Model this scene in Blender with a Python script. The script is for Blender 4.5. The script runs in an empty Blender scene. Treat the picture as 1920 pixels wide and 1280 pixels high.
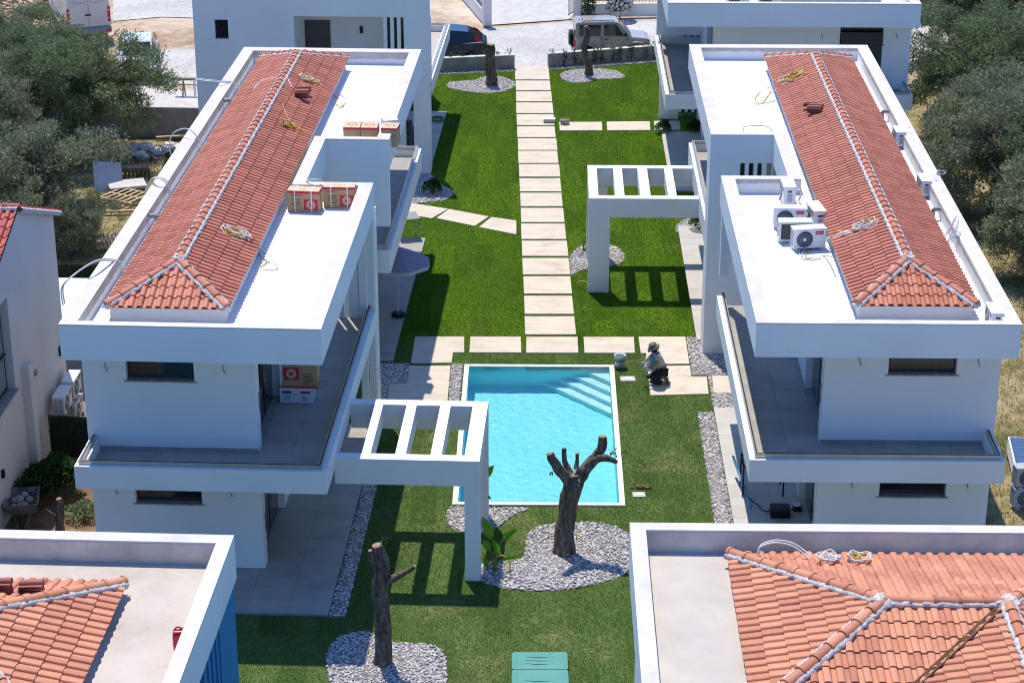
import bpy, bmesh, math, random
import numpy as np
from mathutils import Vector, Matrix, Euler, Quaternion

rnd = random.Random(7)
PI = math.pi
S = bpy.context.scene
COL = S.collection

# ------------------------------------------------------------------ camera
CAM_H, FOC, PITCH = 23.4, 3900.0 / 1920.0, math.atan(1620.0 / 3900.0)
cam = bpy.data.cameras.new('camera')
cam.sensor_fit = 'HORIZONTAL'
cam.sensor_width = 36.0
cam.lens = FOC * 36.0
cam.clip_start, cam.clip_end = 1.0, 6000.0
camo = bpy.data.objects.new('camera', cam)
COL.objects.link(camo)
camo.location = (0, 0, CAM_H)
camo.rotation_euler = (PI / 2 - PITCH, 0, 0)
S.camera = camo

# ------------------------------------------------------------------ sky, sun, exposure
SUN_VEC = Vector((0.393, -1.125, -2.861)).normalized()      # direction the light travels
SUN_EL = math.asin(-SUN_VEC.z)
SUN_AZ = math.atan2(-SUN_VEC.x, -SUN_VEC.y)                 # from +Y towards +X
w = bpy.data.worlds.new('World')
S.world = w
w.use_nodes = True
wn = w.node_tree
bg = wn.nodes['Background']
sky = wn.nodes.new('ShaderNodeTexSky')
sky.sky_type = 'NISHITA'
sky.sun_disc = False
sky.sun_elevation = SUN_EL
sky.sun_rotation = SUN_AZ
sky.altitude = 50
sky.air_density = 1.0
sky.dust_density = 0.2
sky.ozone_density = 3.0
tint = wn.nodes.new('ShaderNodeMixRGB')                      # one even white-balance tint over the whole sky
tint.blend_type = 'MULTIPLY'
tint.inputs[0].default_value = 1.0
tint.inputs[2].default_value = (0.56, 0.88, 1.32, 1)
wn.links.new(sky.outputs[0], tint.inputs[1])
wn.links.new(tint.outputs[0], bg.inputs[0])
bg.inputs[1].default_value = 0.15
sl = bpy.data.lights.new('sun', 'SUN')
sl.energy = 4.8
sl.angle = math.radians(0.53)
sl.color = (1.0, 0.925, 0.79)
sl.cycles.is_caustics_light = True
so = bpy.data.objects.new('sun', sl)
COL.objects.link(so)
so.location = (-20, 60, 60)
so.rotation_euler = SUN_VEC.to_track_quat('-Z', 'Y').to_euler()
S.view_settings.view_transform = 'Standard'
S.view_settings.look = 'None'
S.view_settings.exposure = 0.10
S.view_settings.gamma = 1.0
S.cycles.max_bounces = 7
S.cycles.diffuse_bounces = 4
S.cycles.transparent_max_bounces = 12
S.cycles.sample_clamp_indirect = 4.0
S.cycles.filter_width = 1.1
S.cycles.use_denoising = True

# ------------------------------------------------------------------ helpers
def at(px, py, z=0.0):
    """world point where the sight line through a photo pixel meets the level z"""
    c, s = math.cos(PITCH), math.sin(PITCH)
    u, v = (px - 960.0) / 3900.0, (py - 640.0) / 3900.0
    d = Vector((u, c - v * s, -s - v * c))
    t = (z - CAM_H) / d.z
    return Vector((0, 0, CAM_H)) + d * t

class Frame:
    """a yawed ground frame (buildings are turned a little against the view)"""
    def __init__(self, deg):
        self.a = math.radians(deg)
    def w(self, x, y, z=0.0):
        c, s = math.cos(self.a), math.sin(self.a)
        return Vector((x * c + y * s, -x * s + y * c, z))
    def l(self, p):
        c, s = math.cos(self.a), math.sin(self.a)
        return Vector((p[0] * c - p[1] * s, p[0] * s + p[1] * c, p[2] if len(p) > 2 else 0.0))
FL, FR, F0 = Frame(2.914), Frame(1.01), Frame(0.0)

class MB:
    """collects geometry and links it as ONE mesh object"""
    def __init__(self):
        self.v, self.f, self.sm = [], [], []
    def add(self, vs, fs, smooth=False):
        o = len(self.v)
        self.v.extend([tuple(p) for p in vs])
        self.f.extend([tuple(i + o for i in f) for f in fs])
        self.sm.extend([smooth] * len(fs))
        return self
    def box(self, x0, x1, y0, y1, z0, z1):
        vs = [(x0, y0, z0), (x1, y0, z0), (x1, y1, z0), (x0, y1, z0), (x0, y0, z1), (x1, y0, z1), (x1, y1, z1), (x0, y1, z1)]
        return self.add(vs, [(0, 3, 2, 1), (4, 5, 6, 7), (0, 1, 5, 4), (1, 2, 6, 5), (2, 3, 7, 6), (3, 0, 4, 7)])
    def cbox(self, c, s, rot=None):
        vs = []
        for k in range(8):
            p = Vector(((-.5, .5)[k & 1] * s[0], (-.5, .5)[(k >> 1) & 1] * s[1], (-.5, .5)[(k >> 2) & 1] * s[2]))
            if rot is not None: p = rot @ p
            vs.append(p + Vector(c))
        return self.add(vs, [(0, 2, 3, 1), (4, 5, 7, 6), (0, 1, 5, 4), (1, 3, 7, 5), (3, 2, 6, 7), (2, 0, 4, 6)])
    def prism(self, poly, z0, z1):
        n = len(poly)
        a = sum(poly[i][0] * poly[(i + 1) % n][1] - poly[(i + 1) % n][0] * poly[i][1] for i in range(n))
        if a < 0: poly = poly[::-1]
        vs = [(p[0], p[1], z0) for p in poly] + [(p[0], p[1], z1) for p in poly]
        fs = [tuple(range(n - 1, -1, -1)), tuple(range(n, 2 * n))] + [(i, (i + 1) % n, n + (i + 1) % n, n + i) for i in range(n)]
        return self.add(vs, fs)
    def flat(self, poly, z):
        n = len(poly)
        a = sum(poly[i][0] * poly[(i + 1) % n][1] - poly[(i + 1) % n][0] * poly[i][1] for i in range(n))
        if a < 0: poly = poly[::-1]
        return self.add([(p[0], p[1], z) for p in poly], [tuple(range(n))])
    def tube(self, pts, r, n=8, closed=False, cap=True):
        pts = [Vector(p) for p in pts]
        m = len(pts)
        rs = r if isinstance(r, (list, tuple)) else [r] * m
        vs, fs = [], []
        up = Vector((0, 0, 1))
        prev = None
        for i, p in enumerate(pts):
            if closed: t = pts[(i + 1) % m] - pts[i - 1]
            else: t = pts[min(i + 1, m - 1)] - pts[max(i - 1, 0)]
            t = t.normalized() if t.length > 1e-9 else Vector((0, 0, 1))
            if prev is None:
                a = t.cross(up)
                if a.length < 1e-3: a = t.cross(Vector((1, 0, 0)))
                a.normalize()
            else:
                a = prev - t * prev.dot(t)
                if a.length < 1e-6: a = t.orthogonal()
                a.normalize()
            prev = a
            b = t.cross(a)
            for k in range(n):
                q = 2 * PI * k / n
                vs.append(p + (a * math.cos(q) + b * math.sin(q)) * rs[i])
        for i in range(m if closed else m - 1):
            j = (i + 1) % m
            for k in range(n):
                fs.append((i * n + k, j * n + k, j * n + (k + 1) % n, i * n + (k + 1) % n)[::-1])
        if cap and not closed:
            fs.append(tuple(range(n)))
            fs.append(tuple(range((m - 1) * n + n - 1, (m - 1) * n - 1, -1)))
        return self.add(vs, fs, True)
    def lathe(self, prof, n=16, c=(0, 0, 0), axis=None, smooth=True):
        """prof: (r, h) list; axis rotates Z"""
        rot = Vector((0, 0, 1)).rotation_difference(Vector(axis)) if axis is not None else None
        vs, fs = [], []
        for r, h in prof:
            for k in range(n):
                p = Vector((r * math.cos(2 * PI * k / n), r * math.sin(2 * PI * k / n), h))
                if rot: p = rot @ p
                vs.append(p + Vector(c))
        for i in range(len(prof) - 1):
            for k in range(n):
                fs.append((i * n + k, i * n + (k + 1) % n, (i + 1) * n + (k + 1) % n, (i + 1) * n + k))
        fs.append(tuple(range(n - 1, -1, -1)))
        fs.append(tuple(range((len(prof) - 1) * n, len(prof) * n)))
        return self.add(vs, fs, smooth)
    def mesh(self, name, mat=None, off=(0, 0, 0)):
        me = bpy.data.meshes.new(name)
        if any(off): self.v = [(p[0] - off[0], p[1] - off[1], p[2] - off[2]) for p in self.v]
        me.from_pydata(self.v, [], self.f)
        if any(self.sm): me.polygons.foreach_set('use_smooth', self.sm)
        if mat is not None: me.materials.append(mat)
        me.update()
        return me
    def build(self, name, mat=None, parent=None, off=(0, 0, 0), bevel=0.0):
        o = bpy.data.objects.new(name, self.mesh(name, mat, off))
        COL.objects.link(o)
        if parent is not None: o.parent = parent
        if bevel > 0:
            b = o.modifiers.new('bevel', 'BEVEL')
            b.width, b.segments, b.limit_method, b.angle_limit = bevel, 2, 'ANGLE', math.radians(40)
        return o

def tag(o, label=None, cat=None, group=None, kind=None):
    if label: o['label'] = label
    if cat: o['category'] = cat
    if group: o['group'] = group
    if kind: o['kind'] = kind
    return o
def thing(name, label, cat, loc=(0, 0, 0), rz=0.0, group=None):
    o = bpy.data.objects.new(name, None)
    o.empty_display_size = 0.2
    COL.objects.link(o)
    o.location = loc
    o.rotation_euler = (0, 0, rz)
    return tag(o, label, cat, group)
def struct(o):
    o['kind'] = 'structure'
    return o
def copy_tree(o, parent=None):
    c = o.copy()
    COL.objects.link(c)
    if parent is not None: c.parent = parent
    for ch in list(o.children): copy_tree(ch, c)
    return c
TXT = {}
def text_part(name, body, size, mat, parent, loc, rot, extrude=0.002):
    key = (body, round(size, 4), mat.name)
    if key not in TXT:
        cu = bpy.data.curves.new(name, 'FONT')
        cu.body, cu.size, cu.extrude, cu.align_x, cu.align_y = body, size, extrude, 'CENTER', 'CENTER'
        cu.resolution_u = 2
        tmp = bpy.data.objects.new('tmp', cu)
        me = bpy.data.meshes.new_from_object(tmp)
        bpy.data.objects.remove(tmp)
        me.materials.clear(); me.materials.append(mat)
        TXT[key] = me
    o = bpy.data.objects.new(name, TXT[key])
    COL.objects.link(o)
    o.parent = parent
    o.location, o.rotation_euler = loc, rot
    return o
def bez(p0, p1, p2, p3, n=10):
    p0, p1, p2, p3 = map(Vector, (p0, p1, p2, p3))
    return [p0 * (1 - t) ** 3 + p1 * 3 * t * (1 - t) ** 2 + p2 * 3 * t * t * (1 - t) + p3 * t ** 3 for t in [i / n for i in range(n + 1)]]
def spline(pts, k=5):
    pts = [Vector(p) for p in pts]
    out = []
    for i in range(len(pts) - 1):
        a, b, c, d = pts[max(i - 1, 0)], pts[i], pts[i + 1], pts[min(i + 2, len(pts) - 1)]
        for j in range(k):
            t = j / k
            out.append(0.5 * ((2 * b) + (c - a) * t + (2 * a - 5 * b + 4 * c - d) * t * t + (3 * b - a - 3 * c + d) * t ** 3))
    out.append(pts[-1])
    return out
def inside(poly, x, y):
    r, n, j = False, len(poly), len(poly) - 1
    for i in range(n):
        if (poly[i][1] > y) != (poly[j][1] > y) and x < (poly[j][0] - poly[i][0]) * (y - poly[i][1]) / (poly[j][1] - poly[i][1]) + poly[i][0]: r = not r
        j = i
    return r
def fast_mesh(name, verts, faces, mat, parent=None, smooth=False):
    """numpy arrays -> one mesh object (faces: equal-sized index rows)"""
    verts = np.asarray(verts, np.float32)
    faces = np.asarray(faces, np.int32)
    me = bpy.data.meshes.new(name)
    me.vertices.add(len(verts))
    me.vertices.foreach_set('co', verts.ravel())
    k = faces.shape[1]
    me.loops.add(faces.size)
    me.loops.foreach_set('vertex_index', faces.ravel())
    me.polygons.add(len(faces))
    me.polygons.foreach_set('loop_start', np.arange(0, faces.size, k, dtype=np.int32))
    me.polygons.foreach_set('loop_total', np.full(len(faces), k, np.int32))
    if smooth: me.polygons.foreach_set('use_smooth', np.ones(len(faces), bool))
    me.materials.append(mat)
    me.update(calc_edges=True)
    o = bpy.data.objects.new(name, me)
    COL.objects.link(o)
    if parent is not None: o.parent = parent
    return o
# ------------------------------------------------------------------ materials
class NT:
    def __init__(self, name):
        self.m = bpy.data.materials.new(name)
        self.m.use_nodes = True
        self.t = self.m.node_tree
        self.b = self.t.nodes['Principled BSDF']
        self.out = self.t.nodes['Material Output']
    def n(self, typ, **kw):
        nd = self.t.nodes.new('ShaderNode' + typ)
        for k, v in kw.items():
            if k in ('operation', 'blend_type', 'data_type', 'noise_dimensions', 'feature', 'distance', 'wave_type', 'bands_direction', 'offset', 'offset_frequency', 'squash', 'squash_frequency', 'clamp'): setattr(nd, k, v)
            else: nd.inputs[k].default_value = v
        return nd
    def L(self, a, b): self.t.links.new(a, b)
    def coord(self, kind='Object', scale=None, rotz=0.0):
        tc = self.n('TexCoord')
        o = tc.outputs[kind]
        if scale is not None or rotz:
            mp = self.n('Mapping')
            if scale is not None: mp.inputs['Scale'].default_value = scale
            mp.inputs['Rotation'].default_value = (0, 0, rotz)
            self.L(o, mp.inputs[0]); o = mp.outputs[0]
        return o
    def noise(self, co, scale, detail=3.0, rough=0.55, dist=0.0):
        nd = self.n('TexNoise', Scale=scale, Detail=detail, Roughness=rough, Distortion=dist)
        if co is not None: self.L(co, nd.inputs['Vector'])
        return nd.outputs['Fac']
    def ramp(self, fac, stops, interp='LINEAR'):
        r = self.n('ValToRGB')
        r.color_ramp.interpolation = interp
        e = r.color_ramp.elements
        while len(e) < len(stops): e.new(0.5)
        for i, (p, c) in enumerate(stops):
            e[i].position = p
            e[i].color = (*c, 1) if len(c) == 3 else c
        self.L(fac, r.inputs[0])
        return r.outputs[0]
    def mix(self, fac, a, b, mode='MIX'):
        m = self.n('MixRGB', blend_type=mode)
        for sock, v in ((0, fac), (1, a), (2, b)):
            if hasattr(v, 'is_linked'): self.L(v, m.inputs[sock])
            elif sock == 0: m.inputs[0].default_value = v
            else: m.inputs[sock].default_value = (*v, 1)
        return m.outputs[0]
    def math(self, op, a, b=None):
        m = self.n('Math', operation=op)
        for i, v in enumerate((a, b)):
            if v is None: continue
            if hasattr(v, 'is_linked'): self.L(v, m.inputs[i])
            else: m.inputs[i].default_value = v
        return m.outputs[0]
    def col(self, c):
        if hasattr(c, 'is_linked'): self.L(c, self.b.inputs['Base Color'])
        else: self.b.inputs['Base Color'].default_value = (*c, 1)
        return self
    def rough(self, r, spec=None, metal=None):
        if hasattr(r, 'is_linked'): self.L(r, self.b.inputs['Roughness'])
        else: self.b.inputs['Roughness'].default_value = r
        if spec is not None: self.b.inputs['Specular IOR Level'].default_value = spec
        if metal is not None: self.b.inputs['Metallic'].default_value = metal
        return self
    def bump(self, h, strength=0.3, dist=0.02):
        b = self.n('Bump', Strength=strength, Distance=dist)
        self.L(h, b.inputs['Height'])
        self.L(b.outputs[0], self.b.inputs['Normal'])
        return self

def plain(name, c, rough=0.6, spec=0.4, metal=0.0, var=0.12, scale=3.0, bump=0.0, bscale=40.0):
    """a base colour with a little uneven wear"""
    t = NT(name)
    co = t.coord()
    f = t.noise(co, scale, 5)
    t.col(t.ramp(f, [(0.3, tuple(x * (1 - var) for x in c)), (0.7, tuple(min(1, x * (1 + var * .6)) for x in c))]))
    t.rough(rough, spec, metal)
    if bump: t.bump(t.noise(co, bscale, 3), bump, 0.01)
    return t.m

M = {}
def stucco(name, c, grime=0.10):
    t = NT(name)
    co = t.coord()
    a = t.noise(co, 0.55, 5)
    st = t.noise(t.coord(scale=(2.2, 2.2, 0.35)), 1.6, 4)
    base = t.ramp(a, [(0.3, tuple(x * (1 - grime * .5) for x in c)), (0.7, c)])
    base = t.mix(t.ramp(st, [(0.55, (0, 0, 0)), (0.85, (grime * 1.5,) * 3)]), base, tuple(x * .82 for x in c))
    t.col(base).rough(0.85, 0.25)
    t.bump(t.noise(co, 90, 3), 0.12, 0.004)
    return t.m
M['stucco'] = stucco('stucco_white', (0.80, 0.795, 0.775), .16)
M['stucco_old'] = stucco('stucco_offwhite', (0.66, 0.64, 0.615), 0.2)
M['soffit'] = stucco('soffit_white', (0.78, 0.78, 0.78), 0.04)

t = NT('roof_membrane'); co = t.coord()
a = t.noise(co, 0.9, 6, 0.6); b = t.noise(co, 4.5, 5, 0.6)
c = t.ramp(a, [(0.25, (0.70, 0.69, 0.68)), (0.5, (0.83, 0.83, 0.83)), (1, (0.86, 0.86, 0.86))])
c = t.mix(t.ramp(b, [(0.60, (0, 0, 0)), (0.78, (0.35,) * 3)]), c, (0.62, 0.60, 0.57))
t.col(c).rough(0.55, 0.4); t.bump(t.noise(co, 14, 4), 0.12, 0.01); M['membrane'] = t.m
t = NT('roof_screed'); co = t.coord()
a = t.noise(co, 0.7, 7, 0.65); b = t.noise(co, 6, 6, 0.65)
c = t.ramp(a, [(0.25, (0.40, 0.35, 0.295)), (0.55, (0.53, 0.475, 0.415)), (0.8, (0.60, 0.545, 0.485))])
c = t.mix(t.ramp(b, [(0.58, (0, 0, 0)), (0.8, (0.5,) * 3)]), c, (0.33, 0.275, 0.225))
t.col(c).rough(0.9, 0.2); t.bump(b, 0.2, 0.01); M['screed'] = t.m
t = NT('parapet_coping'); co = t.coord()
a = t.noise(co, 1.2, 6, 0.65); b = t.noise(co, 9, 6, 0.7)
c = t.ramp(a, [(0.3, (0.52, 0.485, 0.45)), (0.6, (0.645, 0.615, 0.585))])
c = t.mix(t.ramp(b, [(0.56, (0, 0, 0)), (0.80, (0.7,) * 3)]), c, (0.40, 0.355, 0.31))
t.col(c).rough(0.75, 0.3); t.bump(b, 0.12, 0.006); M['coping'] = t.m
t = NT('bare_render'); co = t.coord()                     # raw inner parapet with the membrane turned up at its foot
sx = t.n('SeparateXYZ'); t.L(co, sx.inputs[0])
edge = t.math('ADD', sx.outputs[2], t.math('MULTIPLY', t.math('SUBTRACT', t.noise(co, 2.2, 5, .6), 0.5), 0.16))
f = t.n('MapRange', **{'From Min': 6.47, 'From Max': 6.485}); t.L(edge, f.inputs[0])
a = t.noise(co, 2.0, 6, 0.65)
raw = t.ramp(a, [(0.3, (0.40, 0.35, 0.31)), (0.7, (0.60, 0.54, 0.49))])
t.col(t.mix(f.outputs[0], (0.78, 0.78, 0.78), raw)).rough(0.9, 0.2); t.bump(t.noise(co, 30, 4), 0.2, 0.006); M['bare'] = t.m
M['concrete'] = plain('concrete_grey', (0.30, 0.29, 0.28), 0.85, 0.25, var=0.25, scale=2.5, bump=.2)
M['concrete_light'] = plain('concrete_light', (0.52, 0.505, 0.49), 0.85, 0.25, var=0.16, scale=2.0, bump=.15)

def terracotta(name, c1, c2, dust=0.25):
    t = NT(name)
    oi = t.n('ObjectInfo'); ge = t.n('NewGeometry')
    r = t.math('FRACT', t.math('ADD', t.math('MULTIPLY', oi.outputs['Random'], 7.31), t.math('MULTIPLY', ge.outputs['Random Per Island'], 3.77)))
    c = t.ramp(r, [(0.0, tuple(x * .90 for x in c1)), (0.2, c1), (0.75, c2), (1.0, tuple(min(1, x * 1.08) for x in c2))])
    co = t.coord('Object')
    n = t.noise(t.n('NewGeometry').outputs['Position'], 7, 5, 0.65)
    c = t.mix(t.ramp(n, [(0.5, (0, 0, 0)), (0.75, (dust,) * 3)]), c, (0.56, 0.36, 0.27))
    t.col(c).rough(0.62, 0.35)
    t.bump(t.noise(t.n('NewGeometry').outputs['Position'], 55, 3), 0.12, 0.005)
    return t.m
M['tile'] = terracotta('terracotta', (0.44, 0.145, 0.084), (0.515, 0.185, 0.115), .3)
M['tile_old'] = terracotta('terracotta_weathered', (0.48, 0.180, 0.100), (0.58, 0.250, 0.140), 0.35)
M['tile_red'] = terracotta('glazed_red_tile', (0.36, 0.06, 0.05), (0.45, 0.09, 0.075), 0.2)
M['tile_stack'] = terracotta('terracotta_spare', (0.27, 0.085, 0.06), (0.33, 0.105, 0.075), 0.1)
t = NT('mortar'); g = t.n('NewGeometry'); a = t.noise(g.outputs['Position'], 9, 6, 0.7)
t.col(t.ramp(a, [(0.3, (0.36, 0.335, 0.32)), (0.65, (0.68, 0.655, 0.63))])).rough(0.95, 0.1); t.bump(t.noise(g.outputs['Position'], 35, 4), 0.7, 0.02); M['mortar'] = t.m

# floors
def floor_tile(name, c, var=0.18):
    t = NT(name)
    oi = t.n('ObjectInfo'); co = t.n('NewGeometry').outputs['Position']
    n = t.noise(co, 1.6, 6, 0.6)
    f = t.math('ADD', t.math('MULTIPLY', n, 0.8), t.math('MULTIPLY', oi.outputs['Random'], 0.2))
    t.col(t.ramp(f, [(0.3, tuple(x * (1 - var) for x in c)), (0.75, tuple(x * (1 + var) for x in c))])).rough(0.55, 0.4)
    return t.m
M['floor_grey'] = floor_tile('porcelain_grey', (0.35, 0.325, 0.30))
M['floor_light'] = floor_tile('porcelain_light', (0.47, 0.445, 0.415), .1)
M['slab'] = None
t = NT('paving_stone'); oi = t.n('ObjectInfo'); co = t.n('NewGeometry').outputs['Position']
mp = t.n('Mapping'); mp.inputs['Scale'].default_value = (0.9, 2.2, 1); t.L(co, mp.inputs[0])
n1 = t.noise(mp.outputs[0], 1.3, 7, 0.62, 0.6); n2 = t.noise(co, 11, 5, 0.6)
c = t.ramp(n1, [(0.28, (0.47, 0.39, 0.305)), (0.5, (0.59, 0.515, 0.425)), (0.75, (0.65, 0.58, 0.49))])
c = t.mix(t.ramp(n2, [(0.60, (0, 0, 0)), (0.8, (0.35,) * 3)]), c, (0.42, 0.35, 0.275))
c = t.mix(t.math('MULTIPLY', oi.outputs['Random'], 0.22), c, (0.52, 0.45, 0.37))
t.col(c).rough(0.8, 0.3); t.bump(n2, 0.12, 0.006); M['slab'] = t.m

def ground(name, stops, s1, s2, speck=None, rough=0.95, bs=30, bstr=.5):
    t = NT(name); co = t.n('NewGeometry').outputs['Position']
    n = t.noise(co, s1, 7, 0.65, 0.3); m = t.noise(co, s2, 6, 0.7)
    f = t.math('ADD', t.math('MULTIPLY', n, 0.6), t.math('MULTIPLY', m, 0.4))
    c = t.ramp(f, stops)
    if speck:
        k = t.noise(co, speck[0], 4, 0.7)
        c = t.mix(t.ramp(k, [(speck[1], (0, 0, 0)), (speck[1] + .1, (speck[3],) * 3)]), c, speck[2])
    t.col(c).rough(rough, 0.15)
    t.bump(t.noise(co, bs, 5, .7), bstr, 0.03)
    return t.m
M['dirt'] = ground('dry_earth', [(0.32, (0.22, 0.145, 0.085)), (0.45, (0.40, 0.29, 0.19)), (0.55, (0.55, 0.45, 0.35)), (0.68, (0.68, 0.62, 0.55))], 0.16, 1.4, (2.6, .6, (0.20, 0.13, 0.075), .5))
M['dry_grass'] = ground('dry_grass_ground', [(0.36, (0.09, 0.10, 0.035)), (0.46, (0.20, 0.17, 0.075)), (0.54, (0.34, 0.265, 0.145)), (0.66, (0.46, 0.385, 0.26))], 0.5, 2.2, (5, .58, (0.12, 0.13, 0.05), .6))
M['scrub'] = ground('scrub_ground', [(0.34, (0.04, 0.055, 0.02)), (0.46, (0.10, 0.10, 0.045)), (0.54, (0.18, 0.15, 0.085)), (0.66, (0.26, 0.22, 0.14))], 0.2, 1.5)
M['road'] = ground('white_gravel_road', [(0.35, (0.40, 0.385, 0.37)), (0.55, (0.56, 0.545, 0.525)), (0.7, (0.66, 0.64, 0.615))], 0.3, 7, (10, .54, (0.24, 0.235, 0.23), .85), bs=22, bstr=.6)
M['garden_soil'] = ground('garden_soil', [(0.35, (0.10, 0.065, 0.04)), (0.55, (0.23, 0.155, 0.095)), (0.7, (0.36, 0.26, 0.165))], 0.8, 4)
def turf(name, a, b, dry, dryness, rot):
    t = NT(name); co = t.n('NewGeometry').outputs['Position']
    mp = t.n('Mapping'); mp.inputs['Rotation'].default_value = (0, 0, rot); t.L(co, mp.inputs[0])
    br = t.n('TexBrick', offset=0.37, **{'Scale': 1.0, 'Mortar Size': 0.0, 'Brick Width': 2.2, 'Row Height': 0.62, 'Bias': 0.0, 'Color1': (0, 0, 0, 1), 'Color2': (1, 1, 1, 1), 'Mortar': (.3, .3, .3, 1)})
    t.L(mp.outputs[0], br.inputs[0])
    n = t.noise(co, 0.55, 6, 0.6, .3); m = t.noise(co, 5.5, 6, 0.7); k = t.noise(co, 38, 3, 0.7)
    f = t.math('ADD', t.math('MULTIPLY', br.outputs[0], 0.26), t.math('ADD', t.math('MULTIPLY', m, 0.40), t.math('MULTIPLY', k, 0.34)))
    c = t.ramp(f, [(0.34, a), (0.66, b)])
    d = t.math('ADD', t.math('MULTIPLY', n, 0.7), t.math('MULTIPLY', m, 0.3))
    c = t.mix(t.ramp(d, [(0.52, (0, 0, 0)), (0.72, (dryness,) * 3)]), c, dry)
    t.col(c).rough(0.9, 0.12); t.bump(t.noise(co, 60, 4, .7), 0.8, 0.03)
    return t.m
M['turf_far'] = turf('turf_lush', (0.045, 0.105, 0.004), (0.10, 0.195, 0.008), (0.17, 0.20, 0.035), .5, PI / 2)
M['turf_near'] = turf('turf_new', (0.055, 0.10, 0.022), (0.115, 0.185, 0.05), (0.27, 0.265, 0.13), .9, PI / 2)
def blades(name, cs):
    t = NT(name); g = t.n('NewGeometry')
    n = t.noise(g.outputs['Position'], 1.2, 5, .6)
    f = t.math('ADD', t.math('MULTIPLY', g.outputs['Random Per Island'], 0.55), t.math('MULTIPLY', n, 0.45))
    c = t.ramp(f, cs)
    t.col(c).rough(0.75, 0.12)
    tr = t.n('BsdfTranslucent'); t.L(c, tr.inputs[0])
    mx = t.n('MixShader'); mx.inputs[0].default_value = 0.32
    t.L(t.b.outputs[0], mx.inputs[1]); t.L(tr.outputs[0], mx.inputs[2]); t.L(mx.outputs[0], t.out.inputs[0])
    return t.m
M['grass_far'] = blades('grass_lush', [(0.2, (0.06, 0.125, 0.004)), (0.5, (0.115, 0.205, 0.008)), (0.9, (0.22, 0.29, 0.035))])
M['grass_near'] = blades('grass_new', [(0.2, (0.08, 0.14, 0.018)), (0.55, (0.15, 0.225, 0.035)), (0.75, (0.28, 0.31, 0.10)), (0.95, (0.42, 0.39, 0.19))])
M['grass_dry'] = blades('grass_dry', [(0.2, (0.09, 0.12, 0.03)), (0.5, (0.24, 0.22, 0.09)), (0.9, (0.50, 0.42, 0.25))])
M['leaf_olive'] = blades('olive_leaf', [(0.15, (0.08, 0.09, 0.045)), (0.35, (0.19, 0.215, 0.12)), (0.7, (0.335, 0.37, 0.235)), (0.95, (0.56, 0.59, 0.45))])
M['leaf_olive_b'] = blades('olive_leaf_green', [(0.15, (0.07, 0.095, 0.042)), (0.35, (0.15, 0.195, 0.09)), (0.72, (0.28, 0.34, 0.18)), (0.95, (0.50, 0.56, 0.39))])
M['leaf_shrub'] = blades('shrub_leaf', [(0.15, (0.015, 0.045, 0.012)), (0.6, (0.035, 0.09, 0.022)), (0.95, (0.09, 0.17, 0.05))])
M['leaf_bright'] = blades('strelitzia_leaf', [(0.2, (0.09, 0.25, 0.015)), (0.8, (0.17, 0.40, 0.03))])
M['leaf_hedge'] = blades('artificial_hedge', [(0.2, (0.02, 0.035, 0.015)), (0.7, (0.06, 0.09, 0.035)), (0.95, (0.20, 0.24, 0.15))])
M['leaf_white'] = plain('white_blossom', (0.75, 0.74, 0.72), .7)
t = NT('pebble'); g = t.n('NewGeometry')
c = t.ramp(g.outputs['Random Per Island'], [(0.0, (0.26, 0.235, 0.23)), (0.25, (0.42, 0.385, 0.375)), (0.55, (0.58, 0.545, 0.535)), (1.0, (0.74, 0.715, 0.71))])
t.col(c).rough(0.8, 0.25); M['pebble'] = t.m
M['pebble_bed'] = ground('pebble_bed', [(0.35, (0.17, 0.155, 0.15)), (0.55, (0.33, 0.31, 0.30)), (0.7, (0.50, 0.48, 0.47))], 9, 24, bs=24, bstr=1.0)
t = NT('bark'); g = t.n('NewGeometry').outputs['Position']
mp = t.n('Mapping'); mp.inputs['Scale'].default_value = (7, 7, 1.7); t.L(g, mp.inputs[0])
a = t.noise(mp.outputs[0], 1.7, 8, .72, 1.4)
t.col(t.ramp(a, [(0.35, (0.04, 0.03, 0.024)), (0.5, (0.15, 0.118, 0.10)), (0.7, (0.36, 0.30, 0.26))])).rough(0.95, .1); t.bump(a, 1.0, 0.05); M['bark'] = t.m
M['cut_wood'] = plain('cut_wood', (0.36, 0.25, 0.16), .8, var=.3, scale=12)
M['wood_pale'] = plain('pallet_wood', (0.50, 0.37, 0.22), .85, var=.3, scale=6)
M['wood_grey'] = plain('weathered_wood', (0.24, 0.19, 0.155), .9, var=.35, scale=6)
# water and pool
t = NT('pool_plaster'); co = t.n('NewGeometry').outputs['Position']
a = t.noise(co, 1.1, 4)
t.col(t.ramp(a, [(0.3, (0.20, 0.73, 0.77)), (0.7, (0.24, 0.78, 0.82))])).rough(0.5, .3); M['pool'] = t.m
M['pool_step'] = plain('pool_step', (0.50, 0.83, 0.87), .5)
t = NT('pool_water')
t.col((1.0, 1.0, 1.0)).rough(0.0)
t.b.inputs['IOR'].default_value = 1.33
t.b.inputs['Transmission Weight'].default_value = 1.0
M['water'] = t.m
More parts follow.
